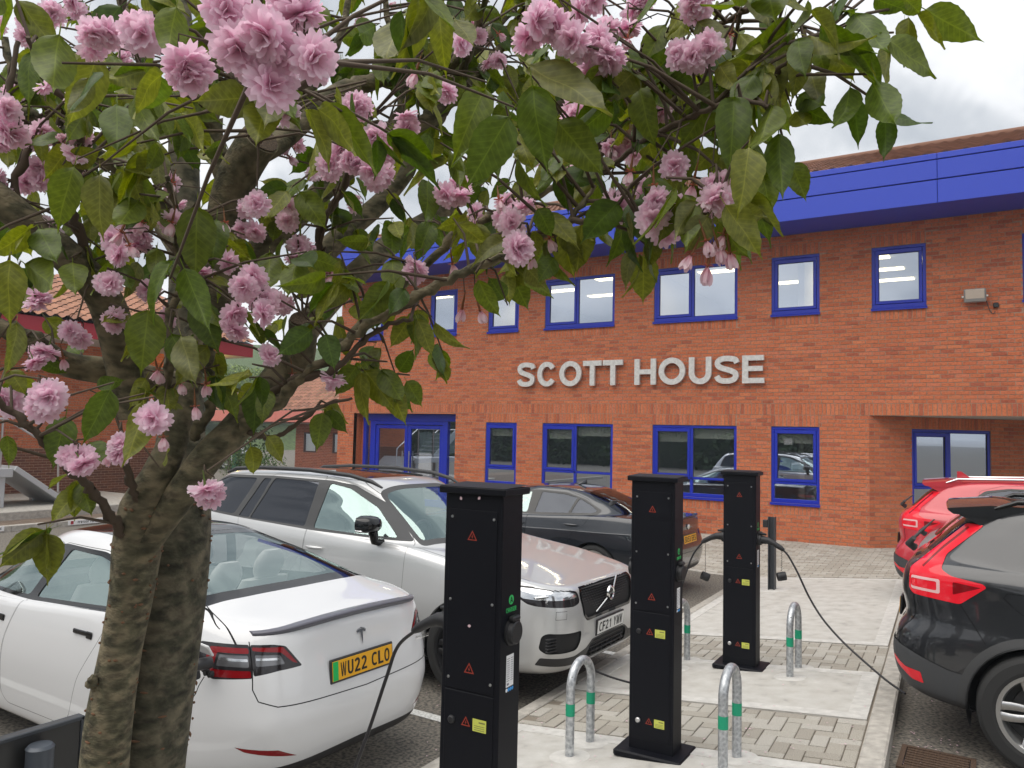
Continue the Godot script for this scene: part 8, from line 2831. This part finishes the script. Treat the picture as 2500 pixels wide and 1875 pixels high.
func build_chargers() -> void:
	for q in ["post_black", "post_panel"]:
		mat(q, lin(0.004, 0.0045, 0.0075), 0.5).metallic_specular = 0.3
	mat("post_plastic", lin(0.012, 0.012, 0.014), 0.5)
	mat("cable_black", lin(0.012, 0.011, 0.013), 0.45)
	mat("warn_red", lin(0.3, 0.035, 0.018), 0.5)
	mat("label_yellow", lin(0.55, 0.58, 0.1), 0.5)
	mat("print_olive", lin(0.2, 0.2, 0.06), 0.6)
	mat("print_grey", lin(0.2, 0.2, 0.22), 0.6)
	mat("logo_green", lin(0.03, 0.5, 0.12), 0.5)
	mat("sticker_blue", lin(0.02, 0.28, 0.7), 0.4)
	mat("band_green", lin(0.005, 0.3, 0.16), 0.4)
	var m := mat("galvanised", lin(0.72, 0.73, 0.74), 0.4, 0.6)
	m.albedo_texture = noise_tex(0.035, [[0.0, Color(0.62, 0.63, 0.65)], [0.5, Color(0.82, 0.83, 0.84)], [1.0, Color(1, 1, 1)]], 256, 3, 51, FastNoiseLite.TYPE_CELLULAR)
	tri_planar(m, 0.25)
	var P := [Vector3(-1.88, 0, -2.8), Vector3(-1.85, 0, -4.76), Vector3(-1.95, 0, -7.1)]
	var names := ["nearest black charging post, in front of the white saloon and silver SUV", "middle black charging post with galvanised hoops on both sides", "farthest black charging post with a cable on each side"]
	for i in 3:
		P[i].y = island_y(P[i].x, P[i].z) + 0.01
		charging_post(P[i], names[i], 0.03)
	hoop(-2.312, -4.48, -4.775, "hoop barrier to the left of the middle charging post")
	hoop(-1.362, -4.58, -4.865, "hoop barrier at the front edge, to the right of the middle charging post")
	hoop(-1.478, -6.86, -7.19, "hoop barrier to the right of the farthest charging post")
	hoop(-2.475, -6.84, -7.165, "hoop barrier partly hidden behind the middle charging post")
	# connectors and cables
	var L := Basis(Vector3.UP, -PI / 2)
	var Rt := Basis(Vector3.UP, PI / 2)
	var a := Vector3(P[0].x - 0.145, P[0].y + 1.13, P[0].z)
	gun("black connector in the left socket of the nearest post", Transform3D(L, a))
	cable("black cable hanging from the nearest post towards the white saloon", [a + Vector3(-0.22, -0.075, 0), Vector3(-2.37, 1.24, -2.83), Vector3(-2.42, 1.08, -2.81), Vector3(-2.5, 0.78, -2.76), Vector3(-2.62, 0.42, -2.68), Vector3(-2.78, island_y(-2.78, -2.5) + 0.012, -2.5), Vector3(-3.0, island_y(-3.0, -2.35) + 0.012, -2.3), Vector3(-3.28, ground_y(-3.3, -2.2) + 0.02, -2.15), Vector3(-3.6, 0.2, -2.1), Vector3(-3.72, 0.55, -2.3), Vector3(-3.66, 0.86, -2.52)])
	a = Vector3(P[2].x - 0.145, P[2].y + 1.13, P[2].z)
	gun("black connector in the left socket of the farthest post", Transform3D(L, a))
	cable("black cable from the left socket of the farthest post down to the silver SUV", [a + Vector3(-0.22, -0.075, 0), Vector3(-2.4, 1.15, -7.1), Vector3(-2.46, 0.98, -7.08), Vector3(-2.52, 0.7, -7.0), Vector3(-2.55, 0.42, -6.85), Vector3(-2.45, island_y(-2.45, -6.6) + 0.012, -6.55), Vector3(-2.5, island_y(-2.5, -6.25) + 0.012, -6.2), Vector3(-2.7, 0.24, -6.0), Vector3(-2.9, 0.34, -5.85)])
	a = Vector3(P[2].x + 0.145, P[2].y + 1.13, P[2].z)
	gun("black connector in the right socket of the farthest post", Transform3D(Rt, a))
	cable("black cable sagging from the farthest post to the black SUV", [a + Vector3(0.22, -0.075, 0), Vector3(-1.54, 1.22, -7.1), Vector3(-1.46, 1.09, -7.08), Vector3(-1.36, 0.9, -7.05), Vector3(-1.24, 0.74, -7.0), Vector3(-1.08, 0.6, -6.93), Vector3(-0.9, 0.5, -6.8), Vector3(-0.72, 0.42, -6.65), Vector3(-0.58, 0.39, -6.5)])
	# protective caps dangling on cords
	for q in [[Vector3(-2.285, 1.27, -7.1), 0.28, false, "round connector cap hanging on a cord left of the farthest post"], [Vector3(-1.6, 1.27, -7.1), 0.2, true, "black connector cap on a coiled cord right of the farthest post"]]:
		var cp := thing("connector_cap", q[3], "connector cap", q[0])
		var pts := PackedVector3Array()
		for i in 41:
			var f := i / 40.0
			var w := 0.006 if q[2] else 0.002
			pts.append(Vector3(cos(f * 60.0) * w, -f * q[1], sin(f * 60.0) * w))
		var b := MB.new()
		b.tube(pts, [0.002], 5)
		obj("cord", b, M.cable_black, cp)
		b = MB.new()
		b.lathe([Vector2(0.0, -0.035), Vector2(0.036, -0.035), Vector2(0.038, -0.02), Vector2(0.038, 0.035), Vector2(0.033, 0.035), Vector2(0.031, -0.01), Vector2(0.0, -0.01)], 24, turned(Vector3(0, -q[1] - 0.03, 0), 0.5, 0.0, 1.2 if not q[2] else -1.4))
		obj("cap", b, M.post_plastic, cp)


func build_details() -> void:
	# tall black steel post on the far slab
	var y0 := island_y(-2.76, -11.6)
	var p := thing("steel_post", "dark steel I-section post with a small box, standing on the far slab", "post", Vector3(-2.76, y0, -11.65))
	var b := MB.new()
	b.bx(Vector3(-0.04, 0.52, 0), Vector3(0.012, 1.06, 0.12))
	b.bx(Vector3(0.04, 0.52, 0), Vector3(0.012, 1.06, 0.12))
	b.bx(Vector3(0, 0.52, 0), Vector3(0.07, 1.06, 0.01))
	obj("column", b, M.dark_metal, p)
	b = MB.new()
	b.bbox(at(-0.085, 0.95, 0.02), Vector3(0.07, 0.11, 0.08), 0.006)
	obj("box", b, M.dark_plastic, p)
	b = MB.new()
	b.lathe([Vector2(0.0, 0.008), Vector2(0.2, 0.008), Vector2(0.24, 0.0)], 28, at(0, 0, 0) * Transform3D(Basis(Vector3(0, 0, 1), 0.1)))
	obj("footing", b, M.concrete_float, p)
	# board on round posts at the near edge of the island
	var sb := thing("board_on_posts", "dark flat board on round steel posts beside the cherry trunk", "board", Vector3(-2.97, island_y(-2.97, -1.2), -1.2))
	var oy := -island_y(-2.97, -1.2)
	b = MB.new()
	b.bbox(at(0.0, oy + 0.87, 0.1), Vector3(0.03, 0.54, 1.18), 0.004)
	obj("board", b, mat("board_dark", lin(0.02, 0.02, 0.02), 0.35), sb)
	b = MB.new()
	for q in [[oy + 1.132, oy + 1.148]]:
		b.bbox(at(0, q[0], 0.1), Vector3(0.044, 0.016, 1.2), 0.003)
	b.bbox(at(0, oy + 0.87, -0.495), Vector3(0.044, 0.54, 0.014), 0.003)
	obj("edge_trim", b, M.dark_metal, sb)
	for z in [-0.32, 0.55]:
		b = MB.new()
		b.tube(PackedVector3Array([Vector3(0.062, 0.0, z), Vector3(0.062, oy + 1.09, z)]), [0.045], 24)
		b.lathe([Vector2(0.0, 0.012), Vector2(0.038, 0.01), Vector2(0.047, 0.0)], 24, at(0.062, oy + 1.09, z))
		obj("post", b, mat("post_slate", lin(0.06, 0.07, 0.085), 0.4, 0.2), sb)
	# drain grate by the right kerb
	var dg := thing("drain_grate", "rusty iron drain grate in the asphalt by the right kerb", "drain", Vector3(-0.33, ground_y(-0.33, -5.62), -5.62))
	var rust := mat("rust", lin(0.13, 0.075, 0.045), 0.9)
	grain(rust, 0.05, 0.5, 1.0, 0.3, 61)
	b = MB.new()
	for q in [[0, 0.19, 0.42, 0.03], [0, -0.19, 0.42, 0.03]]:
		b.bx(Vector3(q[0], 0.008, q[1]), Vector3(q[2], 0.016, q[3]))
	for x in [-0.195, 0.195]:
		b.bx(Vector3(x, 0.008, 0), Vector3(0.03, 0.016, 0.35))
	obj("frame", b, rust, dg)
	b = MB.new()
	b.bx(Vector3(0, 0.0035, 0), Vector3(0.36, 0.003, 0.35))
	obj("pit", b, M.car_black, dg)
	for i in 8:
		b = MB.new()
		b.bbox(at(0, 0.008, -0.15 + i * 0.043), Vector3(0.35, 0.012, 0.02), 0.003)
		obj("bar", b, rust, dg)
	# fallen petals and leaf litter
	var pm := mat("fallen_petal", lin(0.6, 0.42, 0.46), 0.8)
	var lit := MB.new()
	for i in 420:
		var x := rng.randf_range(-4.2, 0.2)
		var z := rng.randf_range(-7.5, -1.0)
		if i < 120:
			x = rng.randf_range(-0.52, -0.2)
			z = rng.randf_range(-6.2, -4.5)
		elif i < 260:
			x = rng.randf_range(-3.3, -0.7)
			z = rng.randf_range(-6.5, -3.5)
		var lx := isl_x(-3.14, z)
		var rx := isl_x(-0.56, z)
		var y := island_y(x, z) + 0.007 if x > lx and x < rx else ground_y(x, z) + 0.004
		var a := rng.randf() * TAU
		var s := rng.randf_range(0.005, 0.011)
		var u := Vector3(cos(a), 0, sin(a)) * s
		var w := Vector3(-sin(a), 0, cos(a)) * s * 0.7
		var c := Vector3(x, y, z)
		lit.quad(c - u, c + w, c + u + Vector3(0, 0.003, 0), c - w)
	var lo := obj("fallen_petals", lit, pm)
	lo.set_meta("kind", "stuff")
	lo.set_meta("label", "fallen cherry petals scattered on the paving and asphalt")
	lo.set_meta("category", "petals")
	# a few petals stuck to the nearest post
	for q in [[-0.06, 1.69, "small pale petal stuck near the top of the nearest post"], [0.035, 1.695, "larger pale petal stuck near the top corner of the nearest post"], [0.0, 1.16, "pink petal stuck half way down the nearest post"]]:
		var po := MB.new()
		po.plate(rounded(V([[-0.009, 0], [0.002, -0.007], [0.01, 0.002], [0.0, 0.008]]), 0.004), 0.0015, Transform3D(Basis(Vector3(0, 0, 1), q[0] * 20.0), Vector3(-1.88 + q[0], island_y(-1.88, -2.8) + q[1], -2.8 + 0.0945)))
		var o := obj("stuck_petal", po, pm)
		tag(o, q[2], "petal", "petals stuck to the nearest post")


# ---------- the left background ----------
func leafy_mass(b: MB, c: Vector3, r: Vector3, n: int, size: float, cols: Array, rg: RandomNumberGenerator) -> void:
	for i in n:
		var d := Vector3(rg.randf_range(-1, 1), rg.randf_range(-0.75, 1), rg.randf_range(-1, 1)).normalized()
		var p := c + d * r * pow(rg.randf_range(0.2, 1.0), 0.35) * rg.randf_range(0.8, 1.12)
		var a := Vector3(rg.randf_range(-1, 1), rg.randf_range(-1, 1), rg.randf_range(-1, 1)).normalized()
		var u := a.cross(d + Vector3(0.01, 0.02, 0.03)).normalized() * size * rg.randf_range(0.6, 1.3)
		var w := u.cross((d + a * 0.8).normalized()).normalized() * size * rg.randf_range(0.35, 0.7)
		b.col = cols[rg.randi() % cols.size()] * rg.randf_range(0.75, 1.25)
		b.ftri(p - u * 0.5, p + w * 0.5, p + u * 0.5)
		b.ftri(p - u * 0.5, p + u * 0.5, p - w * 0.5)

func far_tree(at_: Vector3, h: float, w: float, cols: Array, label: String, rg: RandomNumberGenerator, group := "trees on the far slope", dense := 1.0) -> void:
	var t := thing("broadleaf_tree", label, "tree", at_, group)
	var b := MB.new()
	b.tube(PackedVector3Array([Vector3.ZERO, Vector3(0.1, h * 0.25, 0), Vector3(0, h * 0.5, 0.1), Vector3(0.1, h * 0.8, 0)]), [w * 0.045, w * 0.038, w * 0.03, w * 0.012], 8)
	for i in 7:
		var a := TAU * i / 7.0
		var y := h * rg.randf_range(0.25, 0.55)
		b.tube(PackedVector3Array([Vector3(0, y, 0), Vector3(cos(a) * w * 0.2, y + h * 0.12, sin(a) * w * 0.2), Vector3(cos(a) * w * 0.36, y + h * 0.26, sin(a) * w * 0.36)]), [w * 0.018, w * 0.012, w * 0.005], 6)
	obj("trunk", b, M.twig if M.has("twig") else mat("twig", lin(0.09, 0.065, 0.045), 0.9), t)
	b = MB.new()
	for i in 16:
		var a := rg.randf() * TAU
		var rr := w * 0.36 * sqrt(rg.randf())
		var y := rg.randf_range(0.32, 0.86)
		var k := sin(clampf((y - 0.18) / 0.75, 0, 1) * PI)
		leafy_mass(b, Vector3(cos(a) * rr * (0.4 + 0.7 * k), h * y, sin(a) * rr * (0.4 + 0.7 * k)), Vector3(w * 0.2, h * 0.12, w * 0.2), int(190 * dense), 0.04 * h, cols, rg)
		b.col = cols[cols.size() - 1] * 0.8
		var hc := Vector3(cos(a) * rr * 0.7, h * y, sin(a) * rr * 0.7)
		var rows := []
		for e in 5:
			var row := PackedVector3Array()
			for q in 8:
				var aa := TAU * q / 8
				var r2 := w * 0.15 * sin(PI * (0.1 + 0.8 * e / 4.0)) * rg.randf_range(0.75, 1.1)
				row.append(hc + Vector3(cos(aa) * r2, h * 0.09 * (e / 2.0 - 1.0), sin(aa) * r2))
			rows.append(row)
		b.loft(rows, true, true)
	obj("crown", b, M.far_leaf, t)

func build_far_trees() -> void:
	var rg := RandomNumberGenerator.new()
	rg.seed = 321
	var m := mat("far_leaf", Color(1, 1, 1), 0.8)
	m.vertex_color_use_as_albedo = true
	m.backlight_enabled = true
	m.backlight = Color(0.5, 0.55, 0.2)
	mat("twig", lin(0.09, 0.065, 0.045), 0.9)
	var spring := [Color(0.2, 0.27, 0.06), Color(0.15, 0.22, 0.06), Color(0.25, 0.3, 0.08), Color(0.12, 0.18, 0.05)]
	var dark := [Color(0.035, 0.07, 0.02), Color(0.05, 0.09, 0.025), Color(0.025, 0.055, 0.02)]
	# wooded slope beyond the car park on the left
	var hill := MB.new()
	var xs := span(-170.0, -30.0, 14)
	var zs := span(-120.0, 10.0, 13)
	hill = sheet(xs, zs, func(x, z): return 16.0 * smoothstep(-52.0, -110.0, x + (z + 60) * 0.1) + 1.2 * sin(x * 0.13 + z * 0.11) * smoothstep(-50.0, -70.0, x) - 0.3)
	var hm := mat("slope_grass", lin(0.1, 0.16, 0.045), 0.95)
	grain(hm, 0.03, 0.6, 1.0, 9.0, 71)
	struct("hill", hill, hm)
	var k := 0
	var words := ["first", "second", "third", "fourth", "fifth", "sixth", "seventh", "eighth", "ninth", "tenth", "eleventh", "twelfth", "thirteenth", "fourteenth", "fifteenth", "sixteenth"]
	for i in 16:
		var fr := i / 15.0
		var x := lerpf(-74.0, -66.0, fr) - (8.0 if i % 2 else 0.0) + rg.randf_range(-2, 2)
		var z := lerpf(-20.0, -66.0, fr)
		far_tree(Vector3(x, 0.6, z), rg.randf_range(8.5, 11.5), rg.randf_range(8.0, 10.0), spring, "fresh green tree on the far slope, %s from the red canopy" % words[i], rg, "trees on the far slope", 0.8)
	# dark evergreens behind the picture taker: the lower windows mirror them
	var wood := MB.new()
	for i in 34:
		var x := -58.0 + i * 2.5
		var h := rg.randf_range(5.2, 7.6)
		for j in 9:
			leafy_mass(wood, Vector3(x + rg.randf_range(-1.5, 1.5), h * (0.08 + 0.1 * j), 21.0 + rg.randf_range(-1.5, 1.5)), Vector3(2.0, 0.9, 1.6) * (1.0 - 0.06 * j), 170, 0.42, dark, rg)
		for j in 3:   # dense heart of each tree
			wood.col = dark[2]
			var rows := []
			for e in 7:
				var row := PackedVector3Array()
				for q in 9:
					var aa := TAU * q / 9
					var rr := 1.7 * sin(PI * (0.12 + 0.8 * e / 6.0)) * rg.randf_range(0.7, 1.05)
					row.append(Vector3(x + cos(aa) * rr + (j - 1) * 0.8, h * 0.78 * e / 6.0, 21.5 + sin(aa) * rr * 0.8))
				rows.append(row)
			wood.loft(rows, true, true)
	var wo := obj("evergreen_wood", wood, m)
	wo.set_meta("kind", "stuff")
	wo.set_meta("label", "dark evergreen belt beyond the car park, mirrored in the lower windows")
	wo.set_meta("category", "wood")
	# yellow and green bushes near the low building, round clipped bushes by the entrance corner
	var bushes := [[Vector3(-38.0, 0.0, -22.0), Vector3(1.5, 1.5, 1.3), [Color(0.5, 0.47, 0.03), Color(0.4, 0.42, 0.04)], "bright yellow bush between the stems of the cherry", 700, 0.16], [Vector3(-23.2, 0.1, -19.6), Vector3(1.0, 0.75, 0.9), [Color(0.07, 0.13, 0.035), Color(0.09, 0.16, 0.045)], "clipped round green bush nearest the office corner", 1500, 0.07], [Vector3(-25.0, 0.1, -20.2), Vector3(1.1, 0.85, 0.9), [Color(0.1, 0.16, 0.05), Color(0.13, 0.19, 0.07)], "paler clipped bush left of the round one by the office corner", 1500, 0.07], [Vector3(-33.0, 0.0, -26.5), Vector3(2.6, 1.5, 1.2), dark, "dark green shrub in front of the low red-roofed building", 900, 0.2]]
	for q in bushes:
		var t := thing("bush", q[3], "bush", q[0], "bushes in the background")
		var b := MB.new()
		leafy_mass(b, Vector3(0, q[1].y * 0.75, 0), q[1], q[4], q[5], q[2], rg)
		obj("foliage", b, m, t)
		b = MB.new()
		for i in 5:
			b.tube(PackedVector3Array([Vector3(rg.randf_range(-0.2, 0.2), 0, rg.randf_range(-0.2, 0.2)), Vector3(rg.randf_range(-0.5, 0.5) * q[1].x, q[1].y, rg.randf_range(-0.5, 0.5) * q[1].z)]), [0.03, 0.01], 5)
		obj("stems", b, M.twig, t)

func build_left_buildings() -> void:
	var redp := mat("red_fascia", lin(0.36, 0.02, 0.035), 0.5)
	var pinkp := mat("faded_fascia", lin(0.62, 0.2, 0.16), 0.6)
	# the brick block on the left with a canopy over its steps
	var bd := thing("side_building", "brick building at the far left with red canopy and metal steps", "building", Vector3(-22.5, 0, -9.0))
	var T := Transform3D(Basis(Vector3.UP, PI / 2), Vector3.ZERO)   # local x runs along -z world, faces +x
	var wall := node("front_wall", bd)
	var brown := [Color(0.2, 0.075, 0.045), Color(0.24, 0.09, 0.05), Color(0.16, 0.06, 0.04)]
	brick_wall(wall, T, Rect2(-4.0, 0.2, 10.4, 1.3), [], [], func(_q): return false, brown, 0)
	var wall2 := node("upper_wall", bd)
	brick_wall(wall2, T, Rect2(-4.0, 1.5, 10.4, 3.05), [], [], func(_q): return false, BRICKS, 0)
	var b := MB.new()
	b.bx(Vector3(-3.02, 2.3, -1.2), Vector3(5.98, 4.5, 10.3))
	obj("rear_block", b, M.mortar, bd)
	b = MB.new()
	b.bx(Vector3(0.95, 4.55, -1.6), Vector3(2.0, 0.08, 12.2))
	obj("canopy_soffit", b, M.soffit, bd)
	for q in [[Vector3(1.97, 4.72, -1.6), Vector3(0.05, 0.42, 12.3)], [Vector3(-1.5, 4.72, -7.72), Vector3(6.95, 0.42, 0.05)]]:
		b = MB.new()
		b.bbox(at(q[0].x, q[0].y, q[0].z), q[1], 0.01)
		obj("fascia_board", b, redp, bd)
	b = MB.new()
	b.lathe([Vector2(0.0, -0.1), Vector2(0.14, -0.06), Vector2(0.17, 0.0)], 18, at(1.3, 4.5, -6.6))
	var lm := mat("canopy_lamp", Color(1, 0.85, 0.45), 0.5)
	lm.emission_enabled = true
	lm.emission = Color(1.0, 0.78, 0.3)
	lm.emission_energy_multiplier = 2.2
	obj("canopy_light", b, lm, bd)
	var al := OmniLight3D.new()
	al.name = "canopy_bulb"
	al.light_energy = 0.5
	al.light_size = 0.12
	al.omni_range = 12.0
	al.light_color = Color(1.0, 0.8, 0.4)
	al.shadow_enabled = true
	al.position = Vector3(1.3, 4.36, -6.6)
	bd.add_child(al)
	var rows := MB.new()
	for i in 18:
		for k in 41:
			rows.col = Color(0.33, 0.16, 0.1) * rng.randf_range(0.7, 1.15)
			var o := Vector3(2.1 - i * 0.33, 4.93 + i * 0.12, -7.8 + k * 0.3)
			var r := []
			for e in 2:
				var row := PackedVector3Array()
				for q in 6:
					var a := q / 5.0
					row.append(o + Vector3(-0.35 * e, 0.125 * e + 0.05 + 0.045 * sin(a * TAU) + (0.025 if e == 0 else 0.0), a * 0.3))
				r.append(row)
			rows.loft(r)
	var tiles := obj("roof_tiles", rows, M.roof_tile, bd)
	tiles.set_meta("kind", "stuff")
	b = MB.new()
	b.quad(Vector3(2.0, 4.92, 4.5), Vector3(2.0, 4.92, -7.75), Vector3(-4.0, 7.07, -7.75), Vector3(-4.0, 7.07, 4.5))
	b.ftri(Vector3(2.0, 4.92, -7.74), Vector3(-4.0, 4.92, -7.74), Vector3(-4.0, 7.07, -7.74))
	obj("roof_deck", b, M.dark_metal, bd)
	# raised slab, galvanised landing with steps, glass-panelled handrails
	b = MB.new()
	b.bbox(at(-20.2, 0.1, -8.4), Vector3(4.4, 0.42, 8.6), 0.02)
	var sl := obj("raised_slab", b, M.kerb)
	sl.set_meta("kind", "structure")
	var st := thing("metal_steps", "galvanised landing and steps with handrails in front of the left building", "steps", Vector3(-19.6, 0.31, -7.8))
	var gal := mat("galvanised_flat", lin(0.5, 0.52, 0.54), 0.5, 0.5)
	b = MB.new()
	b.bbox(at(0, 0.78, 0.5), Vector3(1.5, 0.2, 3.2), 0.01)
	b.bbox(turned(Vector3(0.0, 0.45, -1.75), 0, -0.62, 0), Vector3(1.5, 0.12, 1.5), 0.01)
	obj("landing", b, gal, st)
	for q in [[0.6, 1.9], [0.6, -0.9], [-0.6, 1.9], [-0.6, -0.9], [0.6, -2.25], [-0.6, -2.25]]:
		b = MB.new()
		var hh := 0.68 if q[1] > -2 else 0.22
		b.bbox(at(q[0], hh / 2, q[1]), Vector3(0.16, hh, 0.16), 0.01)
		obj("leg", b, gal, st)
	for i in 7:
		b = MB.new()
		b.bbox(at(-0.55, 0.95 + i * 0.17, 1.2 + i * 0.24), Vector3(1.1, 0.03, 0.26), 0.004)
		obj("tread", b, gal, st)
	b = MB.new()
	b.bbox(turned(Vector3(0.03, 1.45, 1.9), 0, -0.62, 0), Vector3(0.05, 0.28, 2.1), 0.006)
	obj("stringer", b, gal, st)
	b = MB.new()
	for z in [1.9, 1.0, 0.1, -0.85]:
		b.tube(PackedVector3Array([Vector3(0.68, 0.88, z), Vector3(0.68, 2.0, z)]), [0.024], 10)
	b.tube(PackedVector3Array([Vector3(0.68, 2.0, 2.0), Vector3(0.68, 2.0, -0.9), Vector3(0.68, 1.25, -2.1), Vector3(0.68, 0.3, -2.15)]), [0.024], 10)
	b.tube(PackedVector3Array([Vector3(0.05, 1.85, 1.0), Vector3(0.05, 3.0, 2.9)]), [0.024], 10)
	obj("handrail", b, M.steel, st)
	for z in [1.45, 0.55, -0.38]:
		b = MB.new()
		b.bx(Vector3(0.68, 1.45, z), Vector3(0.012, 0.85, 0.78))
		obj("glass_panel", b, M.clear_pane, st)
	# pavement of brown blocks with its kerb and the parking signs on it
	var pv := Node3D.new()
	pv.name = "side_pavement"
	pv.set_meta("kind", "structure")
	pv.set_meta("label", "brown block pavement beyond the white saloon")
	add_child(pv)
	b = sheet([-18.1, -17.35], span(-19.0, 2.0, 10), func(_x, _z): return 0.115)
	var bb := MB.new()
	for i in 220:
		for k in 36:
			if i > 165:
				continue
			bb.col = Color(0.23, 0.17, 0.125) * rng.randf_range(0.8, 1.2)
			var x := -21.0 + k * 0.105
			var z := -14.0 + i * 0.105 * 1.0
			if k % 2 == i % 2:
				block(bb, x, x + 0.1, z, z + 0.2, func(_x, _z): return 0.12, 0.02, 0.004, 0.0, false)
			else:
				continue
	obj("bedding", sheet([-22.5, -17.1], [-19.0, 4.0], func(_x, _z): return 0.108), mat("pave_brown", lin(0.2, 0.15, 0.11), 0.95), pv)
	var bo := obj("block_paving", bb, M.paver, pv)
	bo.set_meta("kind", "stuff")
	var z := -19.0
	while z < 4.0:
		b = MB.new()
		block(b, -17.2, -17.06, z, z + 0.9, func(_x, _z): return 0.125, 0.2, 0.015, 0.0, false)
		obj("kerb_stone", b, M.kerb, pv)
		z += 0.91
	var i := 0
	for q in [[-9.6, "white kerb sign reading Private Parking beyond the white saloon"], [-7.55, "white kerb sign at the left edge of the picture"]]:
		var sg := thing("kerb_sign", q[1], "sign", Vector3(-17.04, 0.02, q[0]))
		b = MB.new()
		b.bx(Vector3(0.0, 0.06, 0), Vector3(0.006, 0.1, 0.78))
		obj("plate", b, M.paper, sg)
		b = MB.new()
		text_line(b, Transform3D(Basis(Vector3.UP, PI / 2), Vector3(0.0035, 0.06, -0.08)), "Private Parking", 0.05, 0.035)
		obj("lettering", b, M.print_dark, sg)
		b = MB.new()
		b.bx(Vector3(0.004, 0.06, 0.3), Vector3(0.002, 0.07, 0.06))
		obj("emblem", b, redp, sg)
		i += 1
	# manhole slabs and a strip of grass
	b = MB.new()
	b.bbox(at(-19.4, 0.13, -12.9), Vector3(1.6, 0.05, 1.5), 0.01)
	var pc := obj("pale_slab", b, M.concrete_float)
	pc.set_meta("kind", "structure")
	var gr := MB.new()
	gr.col = Color(0.1, 0.2, 0.03)
	for k in 2600:
		var p := Vector3(rng.randf_range(-22.3, -18.0), 0.12, rng.randf_range(-17.5, -12.0))
		if p.x > -20.4 and p.x < -18.4 and p.z > -13.8:
			continue
		gr.col = Color(0.11, 0.2, 0.035) * rng.randf_range(0.7, 1.3)
		var a := rng.randf() * TAU
		var u := Vector3(cos(a), 0, sin(a)) * 0.02
		gr.ftri(p - u, p + u, p + Vector3(rng.randf_range(-0.04, 0.04), rng.randf_range(0.05, 0.12), rng.randf_range(-0.04, 0.04)))
	var go := obj("grass", gr, M.roof_tile)
	go.set_meta("kind", "stuff")
	go.set_meta("label", "short grass strip behind the brown pavement")
	go.set_meta("category", "grass")
	# the low building with the faded fascia beyond the office corner
	var lb := thing("low_building", "low brick building with faded red fascia and tiled roof beyond the office corner", "building", Vector3(-28.0, 0.0, -26.0))
	var lw := node("front_wall", lb)
	brick_wall(lw, Transform3D(Basis.IDENTITY, Vector3(0, 0, 0)), Rect2(-0.5, 0.1, 8.0, 2.35), [Rect2(0.05, 1.1, 0.85, 0.95), Rect2(1.95, 1.1, 0.95, 0.95)], [], func(_q): return false, [Color(0.3, 0.085, 0.05), Color(0.34, 0.1, 0.055), Color(0.26, 0.075, 0.045)], 0)
	for q in [0.05, 1.95]:
		var wn := node("window", lb)
		b = MB.new()
		var wd := 0.85 if q < 1.0 else 0.95
		for r in [[0.0, 0.07, 0.0, 0.95], [wd - 0.07, wd, 0.0, 0.95], [0.07, wd - 0.07, 0.0, 0.07], [0.07, wd - 0.07, 0.88, 0.95]]:
			bar(b, at(q, 1.1, 0), r[0], r[1], r[2], r[3], -0.1, -0.01, 0.004)
		obj("frame", b, mat("brown_frame", lin(0.05, 0.02, 0.018), 0.5), wn)
		obj("pane", pane(at(q, 1.1, 0), 0.07, wd - 0.07, 0.07, 0.88, -0.05), M.glass, wn)
		b = MB.new()
		b.bx(Vector3(q + wd / 2, 1.57, -0.16), Vector3(wd, 0.95, 0.01))
		obj("net_curtain", b, M.blind, wn)
	b = MB.new()
	b.bx(Vector3(3.5, 1.25, -3.2), Vector3(8.0, 2.5, 6.0))
	obj("rear_block", b, M.room_wall, lb)
	var x := -5.9
	while x < 8.0:
		b = MB.new()
		b.bbox(at(x + 1.2, 2.76, 0.75), Vector3(2.39, 0.6, 0.05), 0.008)
		obj("fascia_board", b, pinkp, lb)
		x += 2.4
	b = MB.new()
	b.bx(Vector3(1.0, 2.49, 0.3), Vector3(13.8, 0.05, 0.95))
	obj("eaves_soffit", b, M.soffit, lb)
	rows = MB.new()
	for ii in 12:
		for k in 46:
			rows.col = Color(0.28, 0.13, 0.085) * rng.randf_range(0.7, 1.15)
			var o := Vector3(-5.9 + k * 0.3, 3.06 + ii * 0.17, 0.75 - ii * 0.3)
			var r := []
			for e in 2:
				var row := PackedVector3Array()
				for q in 5:
					var a := q / 4.0
					row.append(o + Vector3(a * 0.3, 0.18 * e + 0.03 + 0.035 * sin(a * TAU) + (0.025 if e == 0 else 0.0), -0.32 * e))
				r.append(row)
			rows.loft(r)
	var to := obj("roof_tiles", rows, M.roof_tile, lb)
	to.set_meta("kind", "stuff")
	b = MB.new()
	b.bbox(at(-5.0, 1.3, -0.2), Vector3(0.3, 2.4, 0.3), 0.01)
	obj("end_pier", b, mat("green_pier", lin(0.03, 0.12, 0.06), 0.6), lb)
	# globe lamp post
	var lp := thing("lamp_post", "globe lamp on a slim brown post in front of the far green trees", "street lamp", Vector3(-33.3, 0.0, -26.0))
	b = MB.new()
	b.tube(PackedVector3Array([Vector3(0, 0, 0), Vector3(0, 3.85, 0)]), [0.055, 0.04], 12)
	obj("post", b, mat("post_brown", lin(0.1, 0.07, 0.055), 0.6), lp)
	b = MB.new()
	var sp := SphereMesh.new()
	sp.radius = 0.26
	sp.height = 0.52
	b.join(sp, at(0, 4.08, 0))
	obj("globe", b, mat("globe_glass", lin(0.6, 0.55, 0.48), 0.15), lp)
	b = MB.new()
	b.lathe([Vector2(0.0, 0.06), Vector2(0.1, 0.05), Vector2(0.13, 0.0)], 16, at(0, 3.82, 0))
	obj("collar", b, M.dark_metal, lp)
